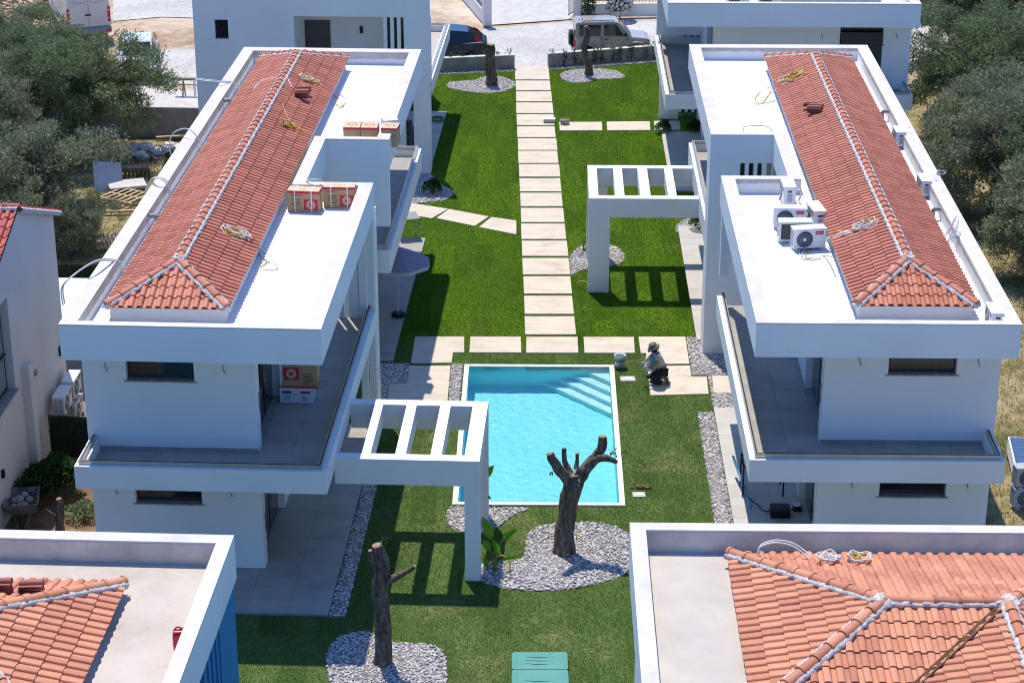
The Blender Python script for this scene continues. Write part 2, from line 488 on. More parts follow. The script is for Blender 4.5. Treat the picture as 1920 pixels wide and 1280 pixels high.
# small things
M['glass_dark'] = plain('dark_glass', (0.012, 0.015, 0.02), .06, .6, var=.3)
M['anthracite'] = plain('anthracite_aluminium', (0.022, 0.025, 0.032), .4, .5)
M['alu'] = plain('brushed_aluminium', (0.50, 0.475, 0.45), .35, .5, metal=.7)
M['marble'] = plain('grey_marble', (0.30, 0.295, 0.305), .35, .5, var=.35, scale=9)
M['white_plastic'] = plain('white_plastic', (0.74, 0.745, 0.75), .4, .45, var=.05)
M['grey_plastic'] = plain('grey_plastic', (0.40, 0.41, 0.43), .45, .4, var=.08)
M['red_plastic'] = plain('red_plastic', (0.60, 0.02, 0.035), .35, .5, var=.08)
M['red_print'] = plain('red_print', (0.56, 0.035, 0.06), .6, .3, var=.08)
M['cardboard'] = plain('cardboard', (0.50, 0.33, 0.17), .85, .2, var=.14, scale=5)
M['cardboard_top'] = plain('cardboard_pale', (0.62, 0.47, 0.31), .85, .2, var=.12, scale=5)  # paler cardboard for the top flaps and the fan print
M['strap'] = plain('plastic_strap', (0.82, 0.82, 0.80), .4, .4, var=.02)
M['black'] = plain('black_rubber', (0.012, 0.012, 0.013), .7, .3)
M['blue_print'] = plain('blue_print', (0.03, 0.06, 0.22), .6)
M['white_card'] = plain('white_carton', (0.74, 0.74, 0.75), .75, .3, var=.06)
M['cable_white'] = plain('white_conduit', (0.70, 0.69, 0.69), .45, .4, var=.08)
M['cable_yellow'] = plain('yellow_cable', (0.62, 0.38, 0.04), .45, .4, var=.15)
M['cable_black'] = plain('black_cable', (0.015, 0.016, 0.02), .5, .4)
M['hose_green'] = plain('green_hose', (0.02, 0.26, 0.07), .45, .4)
M['steel'] = plain('steel_grey', (0.33, 0.34, 0.36), .4, .5, metal=.6)
M['green_lid'] = plain('turquoise_tank_lid', (0.085, 0.29, 0.25), .45, .45, var=.1, scale=2)
M['parasol'] = plain('plum_canvas', (0.29, 0.26, 0.32), .85, .2, var=.08)
M['parasol_trim'] = plain('pale_trim', (0.42, 0.43, 0.47), .85, .2)
M['plaster_grey'] = plain('pvc_grey', (0.27, 0.28, 0.30), .45, .4)
M['stone_pot'] = plain('stone_pot', (0.36, 0.33, 0.28), .9, .2, var=.3, scale=14, bump=.4)
M['pav_wood'] = plain('grey_deck', (0.21, 0.185, 0.175), .85, .2, var=.15, scale=3)
M['blue_panel'] = plain('blue_panel', (0.055, 0.10, 0.20), .25, .5, var=.15, scale=8)
M['tarp'] = plain('plastic_sheet', (0.58, 0.58, 0.60), .5, .4, var=.2)
# ------------------------------------------------------------------ the setting
EXCL = []                                           # outlines where no grass grows
FP = Frame(0.78)                                    # the pool's own frame
pc = FP.l(at(1010, 805))
PX0, PX1 = -2.12 + pc.x + 0.0, 2.12 + pc.x
pa, pb = FP.l(at(1011, 686)), FP.l(at(1010, 949))
PX0, PX1, PY0, PY1 = pa.x - 2.13, pa.x + 2.13, pb.y, pa.y
def pw(x, y): return FP.w(x, y)
pool_poly = [pw(PX0, PY0), pw(PX1, PY0), pw(PX1, PY1), pw(PX0, PY1)]
EXCL.append([(p.x, p.y) for p in pool_poly])
hole = [pw(PX0 + .07, PY0 + .07), pw(PX1 - .07, PY0 + .07), pw(PX1 - .07, PY1 - .07), pw(PX0 + .07, PY1 - .07)]

def sheet_with_hole(outer, inner, z, seg=None):
    mb = MB()
    vs = [(p[0], p[1], z) for p in outer] + [(p[0], p[1], z) for p in inner]
    return mb.add(vs, [(0, 1, 5, 4), (1, 2, 6, 5), (2, 3, 7, 6), (3, 0, 4, 7)])
big = [(-2500, -800), (2500, -800), (2500, 4500), (-2500, 4500)]
struct(sheet_with_hole(big, hole, -0.10).build('ground', M['scrub']))
struct(MB().flat([(-70, 82), (60, 82), (80, 150), (-90, 150)], -0.085).build('dirt_lot', M['dirt']))
gy = at(960, 648).y
# lawns: fresh turf round the pool, lusher turf up to the road
lawn_n = [(-8.5, 20.0), (6.5, 20.0), (6.5, gy), (-8.5, gy)]
struct(sheet_with_hole(lawn_n, hole, 0.0).build('lawn_by_pool', M['turf_near']))
wl = [at(800, 137.6), at(967, 130), at(1029, 128), at(1240, 111.5)]
struct(MB().flat([(-8.5, gy), (6.5, gy), (7.5, wl[3].y + .1), (wl[2].x, wl[2].y), (wl[1].x, wl[1].y), (-6, wl[0].y - .1)], 0.0).build('lawn_by_path', M['turf_far']))
# white gravel road and yards, dry grass, planted soil
def px_sheet(name, pts, z, mat):
    return struct(MB().flat([tuple(at(*p, z))[:2] for p in pts], z).build(name, mat))
road = [(-60, 84.5), (wl[0].x - 2, wl[0].y + .1), (wl[1].x, wl[1].y + .1), (wl[2].x, wl[2].y + .1), (wl[3].x + 2, wl[3].y + .2), (40, 90), (40, 97.2), (8, 96.0), (2.9, 95.3), (-.9, 94.1), (-2.2, 93.0), (-4.0, 91.2), (-8, 89.4), (-14, 88.2), (-30, 86.5), (-60, 86)]
struct(MB().flat(road, -0.05).build('gravel_road', M['road']))
px_sheet('gravel_yard', [(212, 40), (212, -60), (380, -60), (390, 34), (300, 32)], -0.052, M['road'])
px_sheet('gravel_verge', [(250, 158), (262, 96), (330, 92), (420, 92), (420, 158)], -0.054, M['road'])
struct(MB().flat([(-60, 52), (-12.2, 52), (-13, 76.6), (-60, 76.6)], -0.06).build('olive_yard', M['dry_grass']))
struct(MB().flat([(-14.9, 38), (-9.5, 38), (-9.5, 51), (-14.9, 51)], -0.058).build('side_garden', M['garden_soil']))
struct(MB().flat([(9.5, 20), (60, 20), (60, 84), (9.5, 84)], -0.06).build('dry_lot', M['dry_grass']))
px_sheet('driveway', [(921, 47), (919, -60), (1080, -60), (1073, 36)], -0.03, M['concrete_light'])

# pool basin, water, steps, coping
pool = thing('swimming_pool', 'rectangular turquoise swimming pool with corner steps', 'pool', pw((PX0 + PX1) / 2, (PY0 + PY1) / 2), -FP.a)
PO = ((PX0 + PX1) / 2, (PY0 + PY1) / 2, 0)
cw, D = 0.135, -1.30
ix0, ix1, iy0, iy1 = PX0 + cw, PX1 - cw, PY0 + cw, PY1 - cw
b = MB()
b.add([(ix0, iy0, D), (ix1, iy0, D), (ix1, iy1, D), (ix0, iy1, D), (ix0, iy0, .02), (ix1, iy0, .02), (ix1, iy1, .02), (ix0, iy1, .02)],
      [(0, 1, 2, 3), (0, 4, 5, 1), (1, 5, 6, 2), (2, 6, 7, 3), (3, 7, 4, 0)])
bas = b.build('basin', M['pool'], pool, PO)
bas.cycles.is_caustics_receiver = True
nst = 4
for k in range(nst):
    r = 0.55 + 0.37 * k
    z1 = -0.20 - 0.27 * k
    MB().prism([(ix1 - .002, iy1 - .002), (ix1 - r * 1.12, iy1 - .002), (ix1 - .002, iy1 - r * 1.25)], D + .002, z1).build('step', M['pool_step'], pool, PO).cycles.is_caustics_receiver = True
nx, ny = 110, 230                                            # rippled water surface
gx_, gy_ = np.meshgrid(np.linspace(ix0 + .001, ix1 - .001, nx), np.linspace(iy0 + .001, iy1 - .001, ny))
rgw = np.random.default_rng(12); gz_ = np.zeros_like(gx_)
for k in range(26):
    lam = rgw.uniform(.13, .42); an = rgw.normal(.6, .9); am = .0005 * lam
    gz_ += am * np.sin(2 * PI / lam * (gx_ * math.cos(an) + gy_ * math.sin(an)) + rgw.uniform(0, 6.3))
WV = np.stack([gx_.ravel() - PO[0], gy_.ravel() - PO[1], gz_.ravel() - .06], 1)
ii = np.arange(nx * ny).reshape(ny, nx)
WF = np.stack([ii[:-1, :-1].ravel(), ii[:-1, 1:].ravel(), ii[1:, 1:].ravel(), ii[1:, :-1].ravel()], 1)
wat = fast_mesh('water', WV, WF, M['water'], pool, True)
wat.cycles.is_caustics_caster = True
def coping_run(p, q, horiz):
    n = 9 if not horiz else 5
    for i in range(n):
        a, c = i / n, (i + 1) / n
        g = .003
        if horiz: MB().box(p[0] + (q[0] - p[0]) * a + g, p[0] + (q[0] - p[0]) * c - g, p[1], q[1], -.12, .05).build('coping_stone', M['coping_pool'], pool, PO)
        else: MB().box(p[0], q[0], p[1] + (q[1] - p[1]) * a + g, p[1] + (q[1] - p[1]) * c - g, -.12, .05).build('coping_stone', M['coping_pool'], pool, PO)
M['coping_pool'] = plain('pool_coping', (0.70, 0.68, 0.65), .6, .35, var=.12, scale=3)
coping_run((PX0, PY0), (PX0 + cw, PY1), False); coping_run((PX1 - cw, PY0), (PX1, PY1), False)
coping_run((PX0 + cw, PY0), (PX1 - cw, PY0 + cw), True); coping_run((PX0 + cw, PY1 - cw), (PX1 - cw, PY1), True)

# stepping slabs of the garden paths
def path_group(name, label=None):
    o = bpy.data.objects.new(name, None); COL.objects.link(o); o['kind'] = 'structure'
    return o
def slab(parent, pts, z=0.035, px=True):
    P = [at(*p) for p in pts] if px else pts
    cx, cy = sum(p[0] for p in P) / len(P), sum(p[1] for p in P) / len(P)
    poly = [(p[0] - cx, p[1] - cy) for p in P]
    o = MB().prism(poly, -.02, z).build('paving_slab', M['slab'], parent, bevel=.012)
    o.location = (cx, cy, 0)
    EXCL.append([(p[0], p[1]) for p in P])
    return o
gp = path_group('garden_path')
ys = [(125, 150.7), (152.7, 171), (173, 191.7), (193.7, 213.7), (215.7, 236.3), (238.3, 258.7), (260.7, 282.7), (284.3, 307.3), (309.3, 332.7), (335.7, 360.3), (363, 388.3), (391.3, 418), (420.7, 449.7), (452.7, 481.3), (485.3, 516), (519.5, 552), (556, 590), (594.3, 628.3)]
def lx(y): return 965.5 + (y - 128) * 21.2 / 535
def rx(y): return 1029 + (y - 128) * 55.3 / 535
for a, c in ys:
    j = [rnd.uniform(-.6, .6) for _ in range(2)]
    slab(gp, [(lx(a) + j[0], a), (rx(a) + j[1], a), (rx(c) + j[1], c), (lx(c) + j[0], c)])
for q in ([(882, 632.5), (976.5, 632.5), (977.5, 662.3), (880, 662)], [(987, 633), (1083, 633), (1084.5, 662.8), (986.5, 662.8)], [(1094, 633), (1188.5, 633), (1190.5, 663), (1096, 663)],
          [(778.5, 632.3), (870.5, 632.3), (870.5, 662), (849.5, 662), (847, 681.5), (770, 682)],
          [(1197, 632.6), (1285, 632.6), (1292.7, 683.3), (1212, 684.5), (1211.8, 663.7), (1201.4, 663.2)],
          [(1214, 687.5), (1293.8, 686.7), (1296, 707), (1325, 707), (1329, 739.8), (1219.4, 742.5)],
          [(767, 687), (845, 687), (836, 790), (722, 790), (729, 721), (764, 720.5)], [(1335, 705), (1374, 705), (1380, 738), (1338, 738)],
          [(690, 718), (717, 718), (712, 752), (690, 752)]): slab(gp, q)
for q in ([(1048.5, 230.3), (1129, 230), (1129.5, 246), (1049.5, 246.3)], [(1137.5, 229.5), (1218.5, 229), (1219.5, 245.5), (1138.5, 246)], [(1226, 228.5), (1275, 228), (1276, 245), (1227, 245.5)],
          [(768, 381.7), (840, 393), (810, 410.7), (752, 402)], [(841.7, 393.3), (916.7, 407.3), (890, 425), (818, 410.3)], [(921.7, 408.3), (968.3, 415), (968.3, 441), (898, 427)]): slab(gp, q)

# terraces of large porcelain tiles
def terrace(name, fr, x0, x1, y0, y1, z, mat, sx=.9, sy=.6):
    base = MB().box(x0 + .01, x1 - .01, y0 + .01, y1 - .01, -.05, z - .012).build(name, M['concrete'])
    base.rotation_euler = (0, 0, -fr.a)
    struct(base)
    nx, ny = max(1, round((x1 - x0) / sx)), max(1, round((y1 - y0) / sy))
    dx, dy = (x1 - x0) / nx, (y1 - y0) / ny
    me = MB().box(-dx / 2 + .003, dx / 2 - .003, -dy / 2 + .003, dy / 2 - .003, -.012, 0).mesh('floor_tile', mat)
    for i in range(nx):
        for j in range(ny):
            o = bpy.data.objects.new('floor_tile', me); COL.objects.link(o); o.parent = base
            o.location = (x0 + dx * (i + .5), y0 + dy * (j + .5), z)
    EXCL.append([tuple(fr.w(*p))[:2] for p in ((x0, y0), (x1, y0), (x1, y1), (x0, y1))])
    return base
terrace('terrace_front_left', FL, -8.9, -6.13, 40.1, 50.2, .07, M['floor_grey'], .9, .6)
terrace('terrace_back_left', FL, -8.2, -6.18, 54.5, 64.9, .07, M['floor_grey'], 1.0, .6)
terrace('terrace_front_right', FR, 4.57, 6.6, 38.0, 51.6, .07, M['floor_light'], 1.0, .6)
terrace('terrace_back_right', FR, 4.42, 6.6, 56.4, 66.4, .07, M['floor_light'], 1.0, .6)
terrace('terrace_far_left', FL, -8.4, -6.66, 72.0, 79.8, .07, M['floor_light'], 1.0, .6)
terrace('terrace_far_right', FR, 4.40, 6.6, 70.2, 77.4, .07, M['floor_light'], 1.0, .6)

# pebble beds
PEB = []
def bed(name, pts, dens=520, px=True):
    P = [at(*p) for p in pts] if px else [Vector((p[0], p[1], 0)) for p in pts]
    c = sum((Vector((p.x, p.y, 0)) for p in P), Vector()) / len(P)
    P2 = spline([(p.x, p.y, 0) for p in P] + [(P[0].x, P[0].y, 0)], 4)[:-1] if len(P) > 6 else P
    poly = [(p.x, p.y) for p in P2]
    n = len(poly)
    base = MB()
    base.add([(c.x, c.y, .03)] + [(p[0], p[1], .006) for p in poly], [(0, 1 + i, 1 + (i + 1) % n) for i in range(n)] if sum(poly[i][0] * poly[(i + 1) % n][1] - poly[(i + 1) % n][0] * poly[i][1] for i in range(n)) > 0 else [(0, 1 + (i + 1) % n, 1 + i) for i in range(n)])
    o = base.build(name, M['pebble_bed'])
    struct(o)
    xs, yy = [p[0] for p in poly], [p[1] for p in poly]
    pts_ = []
    rg = np.random.default_rng(len(PEB) + 5)
    m = int((max(xs) - min(xs)) * (max(yy) - min(yy)) * dens)
    X = rg.uniform(min(xs), max(xs), m); Y = rg.uniform(min(yy), max(yy), m)
    keep = np.array([inside(poly, X[i], Y[i]) for i in range(m)], bool) if m else np.zeros(0, bool)
    X, Y = X[keep], Y[keep]
    PEB.append((o, X, Y))
    EXCL.append(poly)
def o3(pts, ox, oy): return [(ox + x / 3, oy + y / 3) for x, y in pts]
bed('pebble_bed_far_left', o3([(592, 480), (620, 464), (740, 456), (800, 437), (900, 435), (965, 462), (975, 490), (900, 520), (790, 527), (690, 515), (610, 500)], 640, 0))
bed('pebble_bed_far_right', o3([(1230, 420), (1300, 396), (1420, 388), (1540, 400), (1597, 430), (1560, 446), (1440, 448), (1400, 462), (1300, 468), (1240, 445)], 640, 0))
bed('pebble_bed_shrub', o3([(380, 1000), (420, 975), (500, 985), (560, 1040), (628, 1080), (600, 1122), (480, 1140), (370, 1140)], 640, 0))
bed('pebble_bed_middle', o3([(1283, 165), (1340, 112), (1430, 92), (1500, 96), (1560, 120), (1595, 160), (1575, 200), (1510, 220), (1400, 234), (1340, 245), (1295, 268), (1285, 220)], 640, 427))
bed('pebble_bed_terrace_end', [(1266, 427), (1280, 415), (1300, 411), (1340, 411), (1340, 437), (1275, 437), (1268, 433)])
bed('pebble_bed_pool', o3([(590, 340), (622, 292), (760, 292), (920, 296), (1055, 300), (960, 340), (880, 405), (800, 440), (690, 437), (610, 398)], 640, 854))
bed('pebble_bed_olive', o3([(1040, 480), (1070, 420), (1200, 386), (1400, 378), (1530, 400), (1620, 445), (1640, 540), (1625, 620), (1570, 680), (1400, 730), (1200, 760), (1000, 757), (880, 738), (785, 705), (775, 625), (870, 600), (1000, 588), (1032, 550)], 640, 854))
bed('pebble_bed_near', [(611, 1228), (628, 1202), (660, 1186), (695, 1187), (735, 1203), (772, 1206), (815, 1212), (835, 1232), (836, 1252), (820, 1290), (640, 1290), (614, 1252)])
def strip(name, fr, x0, x1, y0, y1, dens=520): bed(name, [fr.w(x0, y0), fr.w(x1, y0), fr.w(x1, y1), fr.w(x0, y1)], dens, px=False)
strip('pebble_strip_left', FL, -6.12, -5.76, 40.1, 47.9)
strip('pebble_strip_right', FR, 4.12, 4.56, 38.0, 51.4)
bed('pebble_patch_left', [(708, 683), (769, 683), (764, 720), (729, 720), (722, 760), (708, 760)])
bed('pebble_patch_pool', [(847, 683.5), (868, 684), (858, 790), (838, 790)])
bed('pebble_patch_right', [(1287, 633), (1400, 633), (1400, 703.5), (1297, 704), (1294, 684)])
bed('pebble_patch_corner', [(1327, 707), (1334, 705), (1338, 739), (1380, 740), (1384, 768), (1338, 768)])
bed('pebble_kerb_left', [(800, 141.5), (964, 134.5), (964, 130.8), (800, 137.8)])
bed('pebble_kerb_right', [(1031, 132), (1238, 117), (1238, 112.6), (1031, 128.3)])
# one pebble shape, thousands of stones per bed
ico = bmesh.new(); bmesh.ops.create_icosphere(ico, subdivisions=1, radius=1.0)
IV = np.array([v.co[:] for v in ico.verts]); IF = np.array([[v.index for v in f.verts] for f in ico.faces]); ico.free()
def pebbles(o, X, Y, seed, size=(.017, .040)):
    n = len(X)
    rg = np.random.default_rng(seed)
    s = rg.uniform(size[0], size[1], (n, 1)) * np.stack([rg.uniform(.8, 1.3, n), rg.uniform(.6, 1.0, n), rg.uniform(.35, .6, n)], 1)
    a = rg.uniform(0, 2 * PI, n)
    V = IV[None] * (1 + rg.uniform(-.18, .18, (n, len(IV), 1)))
    V = V * s[:, None, :]
    tx, tz = rg.uniform(-.35, .35, n), 0
    vx = V[:, :, 0] * np.cos(a)[:, None] - V[:, :, 1] * np.sin(a)[:, None]
    vy = V[:, :, 0] * np.sin(a)[:, None] + V[:, :, 1] * np.cos(a)[:, None]
    vz = V[:, :, 2] + tx[:, None] * V[:, :, 0] * .6
    W = np.stack([vx + X[:, None], vy + Y[:, None], vz + (.022 + rg.uniform(0, .016, n))[:, None]], 2).reshape(-1, 3)
    Fc = (IF[None] + (np.arange(n) * len(IV))[:, None, None]).reshape(-1, 3)
    p = fast_mesh('pebbles', W, Fc, M['pebble'], o)
    p['kind'] = 'stuff'
for k, (o, X, Y) in enumerate(PEB):
    if len(X): pebbles(o, X, Y, 100 + k)

# low garden walls along the road
def wall_run(label, p, q, h, th):
    p, q = Vector((p.x, p.y, 0)), Vector((q.x, q.y, 0))
    d = (q - p); L_ = d.length; a = math.atan2(d.y, d.x)
    t_ = thing('garden_wall', label, 'wall', p, a, 'low walls along the road')
    MB().box(0, L_, 0, th, -.1, h).build('wall', M['concrete'], t_)
    MB().box(-.01, L_ + .01, -.012, th + .02, h, h + .035).build('coping', M['coping'], t_)
    return t_
wall_run('low grey garden wall with white top in front of the dark car', at(770, 139), at(965, 130.4), .60, .2)
wall_run('low grey garden wall with white top in front of the beige off-road car', at(1029, 128), at(1290, 108.2), .60, .2)

# short grass on both lawns
def grass(name, poly, dens, mat, seed, h=(.025, .06), wd=.010, spread=.05):
    xs, ys_ = [p[0] for p in poly], [p[1] for p in poly]
    rg = np.random.default_rng(seed)
    m = int((max(xs) - min(xs)) * (max(ys_) - min(ys_)) * dens)
    X = rg.uniform(min(xs), max(xs), m); Y = rg.uniform(min(ys_), max(ys_), m)
    keep = np.ones(m, bool)
    def pip(pl):
        r = np.zeros(m, bool); j = len(pl) - 1
        for i in range(len(pl)):
            (xi, yi), (xj, yj) = pl[i][:2], pl[j][:2]
            if yi != yj:
                r ^= ((yi > Y) != (yj > Y)) & (X < (xj - xi) * (Y - yi) / (yj - yi) + xi)
            j = i
        return r
    keep &= pip(poly)
    for e in EXCL: keep &= ~pip(e)
    X, Y = X[keep], Y[keep]; n = len(X)
    a = rg.uniform(0, 2 * PI, n); hh = rg.uniform(*h, n); ln = rg.uniform(.2, 1.1, n) * hh
    dx, dy = np.cos(a), np.sin(a)
    b2 = rg.uniform(0, 2 * PI, n)
    V = np.zeros((n, 3, 3), np.float32)
    V[:, 0] = np.stack([X - dx * wd, Y - dy * wd, np.full(n, 0.002)], 1)
    V[:, 1] = np.stack([X + dx * wd, Y + dy * wd, np.full(n, 0.002)], 1)
    V[:, 2] = np.stack([X + np.cos(b2) * ln, Y + np.sin(b2) * ln, hh], 1)
    o = fast_mesh(name, V.reshape(-1, 3), np.arange(3 * n).reshape(-1, 3), mat)
    o['kind'] = 'stuff'
    return o
tag(grass('grass', [(-7.5, 33), (5.6, 33), (5.6, gy), (-7.5, gy)], 1500, M['grass_near'], 3, (.02, .05), .007), 'short patchy grass of the fresh lawn round the pool', 'grass')
tag(grass('grass', [(-6.5, gy), (6.0, gy), (6.5, wl[3].y), (wl[2].x, wl[2].y), (wl[1].x, wl[1].y), (-4.5, wl[0].y)], 1000, M['grass_far'], 4, (.02, .05), .009), 'short lush green grass of the lawn beside the slab path', 'grass')
# ------------------------------------------------------------------ roof tiles
TW, TE, TLN = 0.205, 0.345, 0.395
def tile_mb(w=TW, ln=TLN, hs=.88):
    pr = [(0, .012), (.04, 0), (.37, 0), (.395, .034), (.46, .058), (.58, .070), (.77, .070), (.90, .058), (.97, .034), (1.0, .014)]
    pr = [(u, h * hs) for u, h in pr]
    vs = [(u * w, 0, h + .030) for u, h in pr] + [(u * w, ln, h + .004) for u, h in pr] + [(u * w, 0, h + .010) for u, h in pr]
    n = len(pr)
    fs = [(i, i + 1, n + i + 1, n + i) for i in range(n - 1)] + [(2 * n + i, 2 * n + i + 1, i + 1, i) for i in range(n - 1)]
    fs += [(n - 1, 3 * n - 1, 2 * n - 1), (0, n, 2 * n)]
    return MB().add(vs, fs)
def cap_mb(r0=.105, r1=.09, ln=.43, n=8):
    vs, fs = [], []
    for (y, r, dz) in ((0, r0, .018), (.05, r0, .016), (.05, r0 - .012, .010), (ln, r1, 0)):
        for k in range(n + 1):
            a = PI * k / n
            vs.append((r * math.cos(a), y, r * math.sin(a) * .85 + dz))
    for s_ in range(3):
        for k in range(n): fs.append((s_ * (n + 1) + k + 1, s_ * (n + 1) + k, (s_ + 1) * (n + 1) + k, (s_ + 1) * (n + 1) + k + 1))
    fs.append(tuple(range(n + 1)))
    return MB().add(vs, fs)
class Roof:
    """tiled faces of one house: up to 300 single tiles, cut and surplus tiles joined"""
    def __init__(self, house, off, mat, nmax=300, hs=.88):
        self.h, self.off, self.mat, self.nmax, self.hs = house, Vector(off), mat, nmax, hs
        self.whole, self.cut = [], MB()
        self.tm = tile_mb(hs=hs).mesh('roof_tile', mat)
        self.cm = cap_mb().mesh('ridge_tile', mat)
    def face(self, P0, U, V, poly, fr):
        P0, U, V = Vector(P0), Vector(U).normalized(), Vector(V).normalized()
        N = U.cross(V)
        us, vs = [p[0] for p in poly], [p[1] for p in poly]
        # deck under the tiles
        n = len(poly)
        MB().add([P0 + U * p[0] + V * p[1] + N * .002 for p in poly], [tuple(range(n))]).build('roof_deck', M['tile_stack'], self.h, self.off)
        A = sum(poly[i][0] * poly[(i + 1) % n][1] - poly[(i + 1) % n][0] * poly[i][1] for i in range(n))
        if A < 0: poly = poly[::-1]
        edges = []
        for i in range(n):
            a, b_ = Vector(poly[i]), Vector(poly[(i + 1) % n])
            d = (b_ - a).normalized()
            edges.append((a, Vector((-d.y, d.x))))          # inward normal
        nu0 = math.floor(min(us) / TW) - 1
        for j in range(int(max(vs) / TE) + 1):
            for i in range(nu0, int(max(us) / TW) + 2):
                u0, v0 = i * TW, j * TE - .02
                cs = [(u0, v0), (u0 + TW, v0), (u0 + TW, v0 + TE), (u0, v0 + TE)]
                dist = [[(Vector(c) - a).dot(nn) for c in cs] for a, nn in edges]
                if any(max(d) < .02 for d in dist): continue
                M4 = Matrix(((U.x, V.x, N.x, 0), (U.y, V.y, N.y, 0), (U.z, V.z, N.z, 0), (0, 0, 0, 1)))
                jit = rnd.uniform(-.004, .004)
                org = P0 + U * u0 + V * (v0 + jit) + N * (.004 + rnd.uniform(0, .004))
                M4.translation = org
                M4 = M4 @ Matrix.Rotation(rnd.gauss(0, .011), 4, 'Z')
                bad = [k for k, d in enumerate(dist) if min(d) < -.045]
                if not bad:
                    self.whole.append(M4)
                else:
                    bm = bmesh.new(); bm.from_mesh(self.tm)
                    for k in bad:
                        a, nn = edges[k]
                        bmesh.ops.bisect_plane(bm, geom=bm.verts[:] + bm.edges[:] + bm.faces[:], plane_co=(a.x - u0, a.y - v0, 0), plane_no=(-nn.x, -nn.y, 0), clear_outer=True)
                    if bm.faces:
                        bm.verts.index_update()
                        self.cut.add([M4 @ v.co for v in bm.verts], [[v.index for v in f.verts] for f in bm.faces])
                    bm.free()
    def caps(self, p, q, lift=.05):
        """a run of half-round ridge tiles from p (low end) to q, bedded in mortar"""
        p, q = Vector(p), Vector(q)
        d = q - p; L_ = d.length; d.normalize()
        side = d.cross(Vector((0, 0, 1))).normalized(); up = side.cross(d)
        k = max(1, round(L_ / .38)); st = L_ / k
        for i in range(k):
            o = bpy.data.objects.new('ridge_tile', self.cm); COL.objects.link(o); o.parent = self.h
            m = Matrix(((side.x, d.x, up.x, 0), (side.y, d.y, up.y, 0), (side.z, d.z, up.z, 0), (0, 0, 0, 1)))
            m.translation = p + d * (st * i) + up * (lift + rnd.uniform(0, .006)) - self.off
            m = m @ Matrix.Rotation(rnd.uniform(-.03, .03), 4, 'Z')
            o.matrix_local = m
        # mortar bedding on both sides
        mb = MB()
        n = int(L_ / .045)
        for s_ in (-1, 1):
            vs, fs = [], []
            for i in range(n + 1):
                t_ = i / n * L_
                j1, j2, j3 = rnd.uniform(-.012, .014), rnd.uniform(-.02, .035), rnd.uniform(-.008, .008)
                b_ = p + d * t_
                vs += [b_ + side * s_ * (.075) + up * (.085 + j3), b_ + side * s_ * (.112 + j1) + up * (.072 + j3), b_ + side * s_ * (.145 + j2) + up * (.035 + j3), b_ + side * s_ * .09 + up * (-.05)]
            for i in range(n):
                for k_ in range(3):
                    f = (i * 4 + k_, i * 4 + k_ + 1, i * 4 + 5 + k_, i * 4 + 4 + k_)
                    fs.append(f if s_ < 0 else f[::-1])
            mb.add(vs, fs, True)
        mb.build('mortar', M['mortar'], self.h, self.off)
    def blob(self, c, r):
        bm = bmesh.new(); bmesh.ops.create_icosphere(bm, subdivisions=3, radius=1)
        for v in bm.verts:
            k = 1 + .25 * math.sin(v.co.x * 7 + c[1]) * math.sin(v.co.y * 6 + c[0]) + rnd.uniform(-.08, .08)
            v.co = Vector((v.co.x * r[0] * k, v.co.y * r[1] * k, v.co.z * r[2] * k)) + Vector(c) - self.off
        me = bpy.data.meshes.new('mortar'); bm.to_mesh(me); bm.free(); me.materials.append(M['mortar'])
        o = bpy.data.objects.new('mortar', me); COL.objects.link(o); o.parent = self.h
    def done(self, fr):
        cw = Vector((0, 0, CAM_H))
        self.whole.sort(key=lambda m: (fr.w(*m.translation) - cw).length)
        base = tile_mb(hs=self.hs)
        for k, m in enumerate(self.whole):
            if k < self.nmax:
                o = bpy.data.objects.new('roof_tile', self.tm); COL.objects.link(o); o.parent = self.h
                mm = m.copy(); mm.translation = m.translation - self.off
                o.matrix_local = mm
            else: self.cut.add([m @ Vector(v) for v in base.v], base.f)
        if self.cut.f:
            o = self.cut.build('roof_tiles', self.mat, self.h, self.off); o['kind'] = 'stuff'

def hip_roof(house, off, fr, x0, x1, y0, y1, ze, rise, mat, hip_front=None, hip_back=0.0, nmax=300):
    """long ridge along y with a hip towards the camera (y0); gable at the back when hip_back is 0"""
    R = Roof(house, off, mat, nmax)
    xm, hw = (x0 + x1) / 2, (x1 - x0) / 2
    hf = hip_front or hw
    V = Vector((-hw, 0, rise)); sl = V.length
    Ln = y1 - y0
    R.face((x1, y0, ze), (0, 1, 0), (-hw, 0, rise), [(0, 0), (Ln, 0), (Ln - hip_back, sl), (hf, sl)], fr)
    R.face((x0, y1, ze), (0, -1, 0), (hw, 0, rise), [(0, 0), (Ln, 0), (Ln - hf, sl), (hip_back, sl)], fr)
    sf = math.hypot(hf, rise)
    R.face((x0, y0, ze), (1, 0, 0), (0, hf, rise), [(0, 0), (2 * hw, 0), (hw, sf)], fr)
    a, b_ = (xm, y0 + hf, ze + rise), (xm, y1 - hip_back, ze + rise)
    R.caps(b_, a) if False else R.caps(a, b_)
    R.caps((x0 + .02, y0 + .02, ze + .01), a); R.caps((x1 - .02, y0 + .02, ze + .01), a)
    R.blob((xm, y0 + hf + .02, ze + rise + .06), (.15, .15, .09))
    for xx in (x0 + .04, x1 - .04): R.blob((xx, y0 + .05, ze + .03), (.13, .10, .08))
    if hip_back == 0:
        R.caps((x0, y1 - .05, ze), b_); R.caps((x1, y1 - .05, ze), b_)
    else:
        R.face((x1, y1, ze), (-1, 0, 0), (0, -hip_back, rise), [(0, 0), (2 * hw, 0), (hw, math.hypot(hip_back, rise))], fr)
        R.caps((x0 + .02, y1 - .02, ze + .01), b_); R.caps((x1 - .02, y1 - .02, ze + .01), b_)
        R.blob((xm, y1 - hip_back, ze + rise + .03), (.14, .14, .09))
    R.done(fr)
    return R

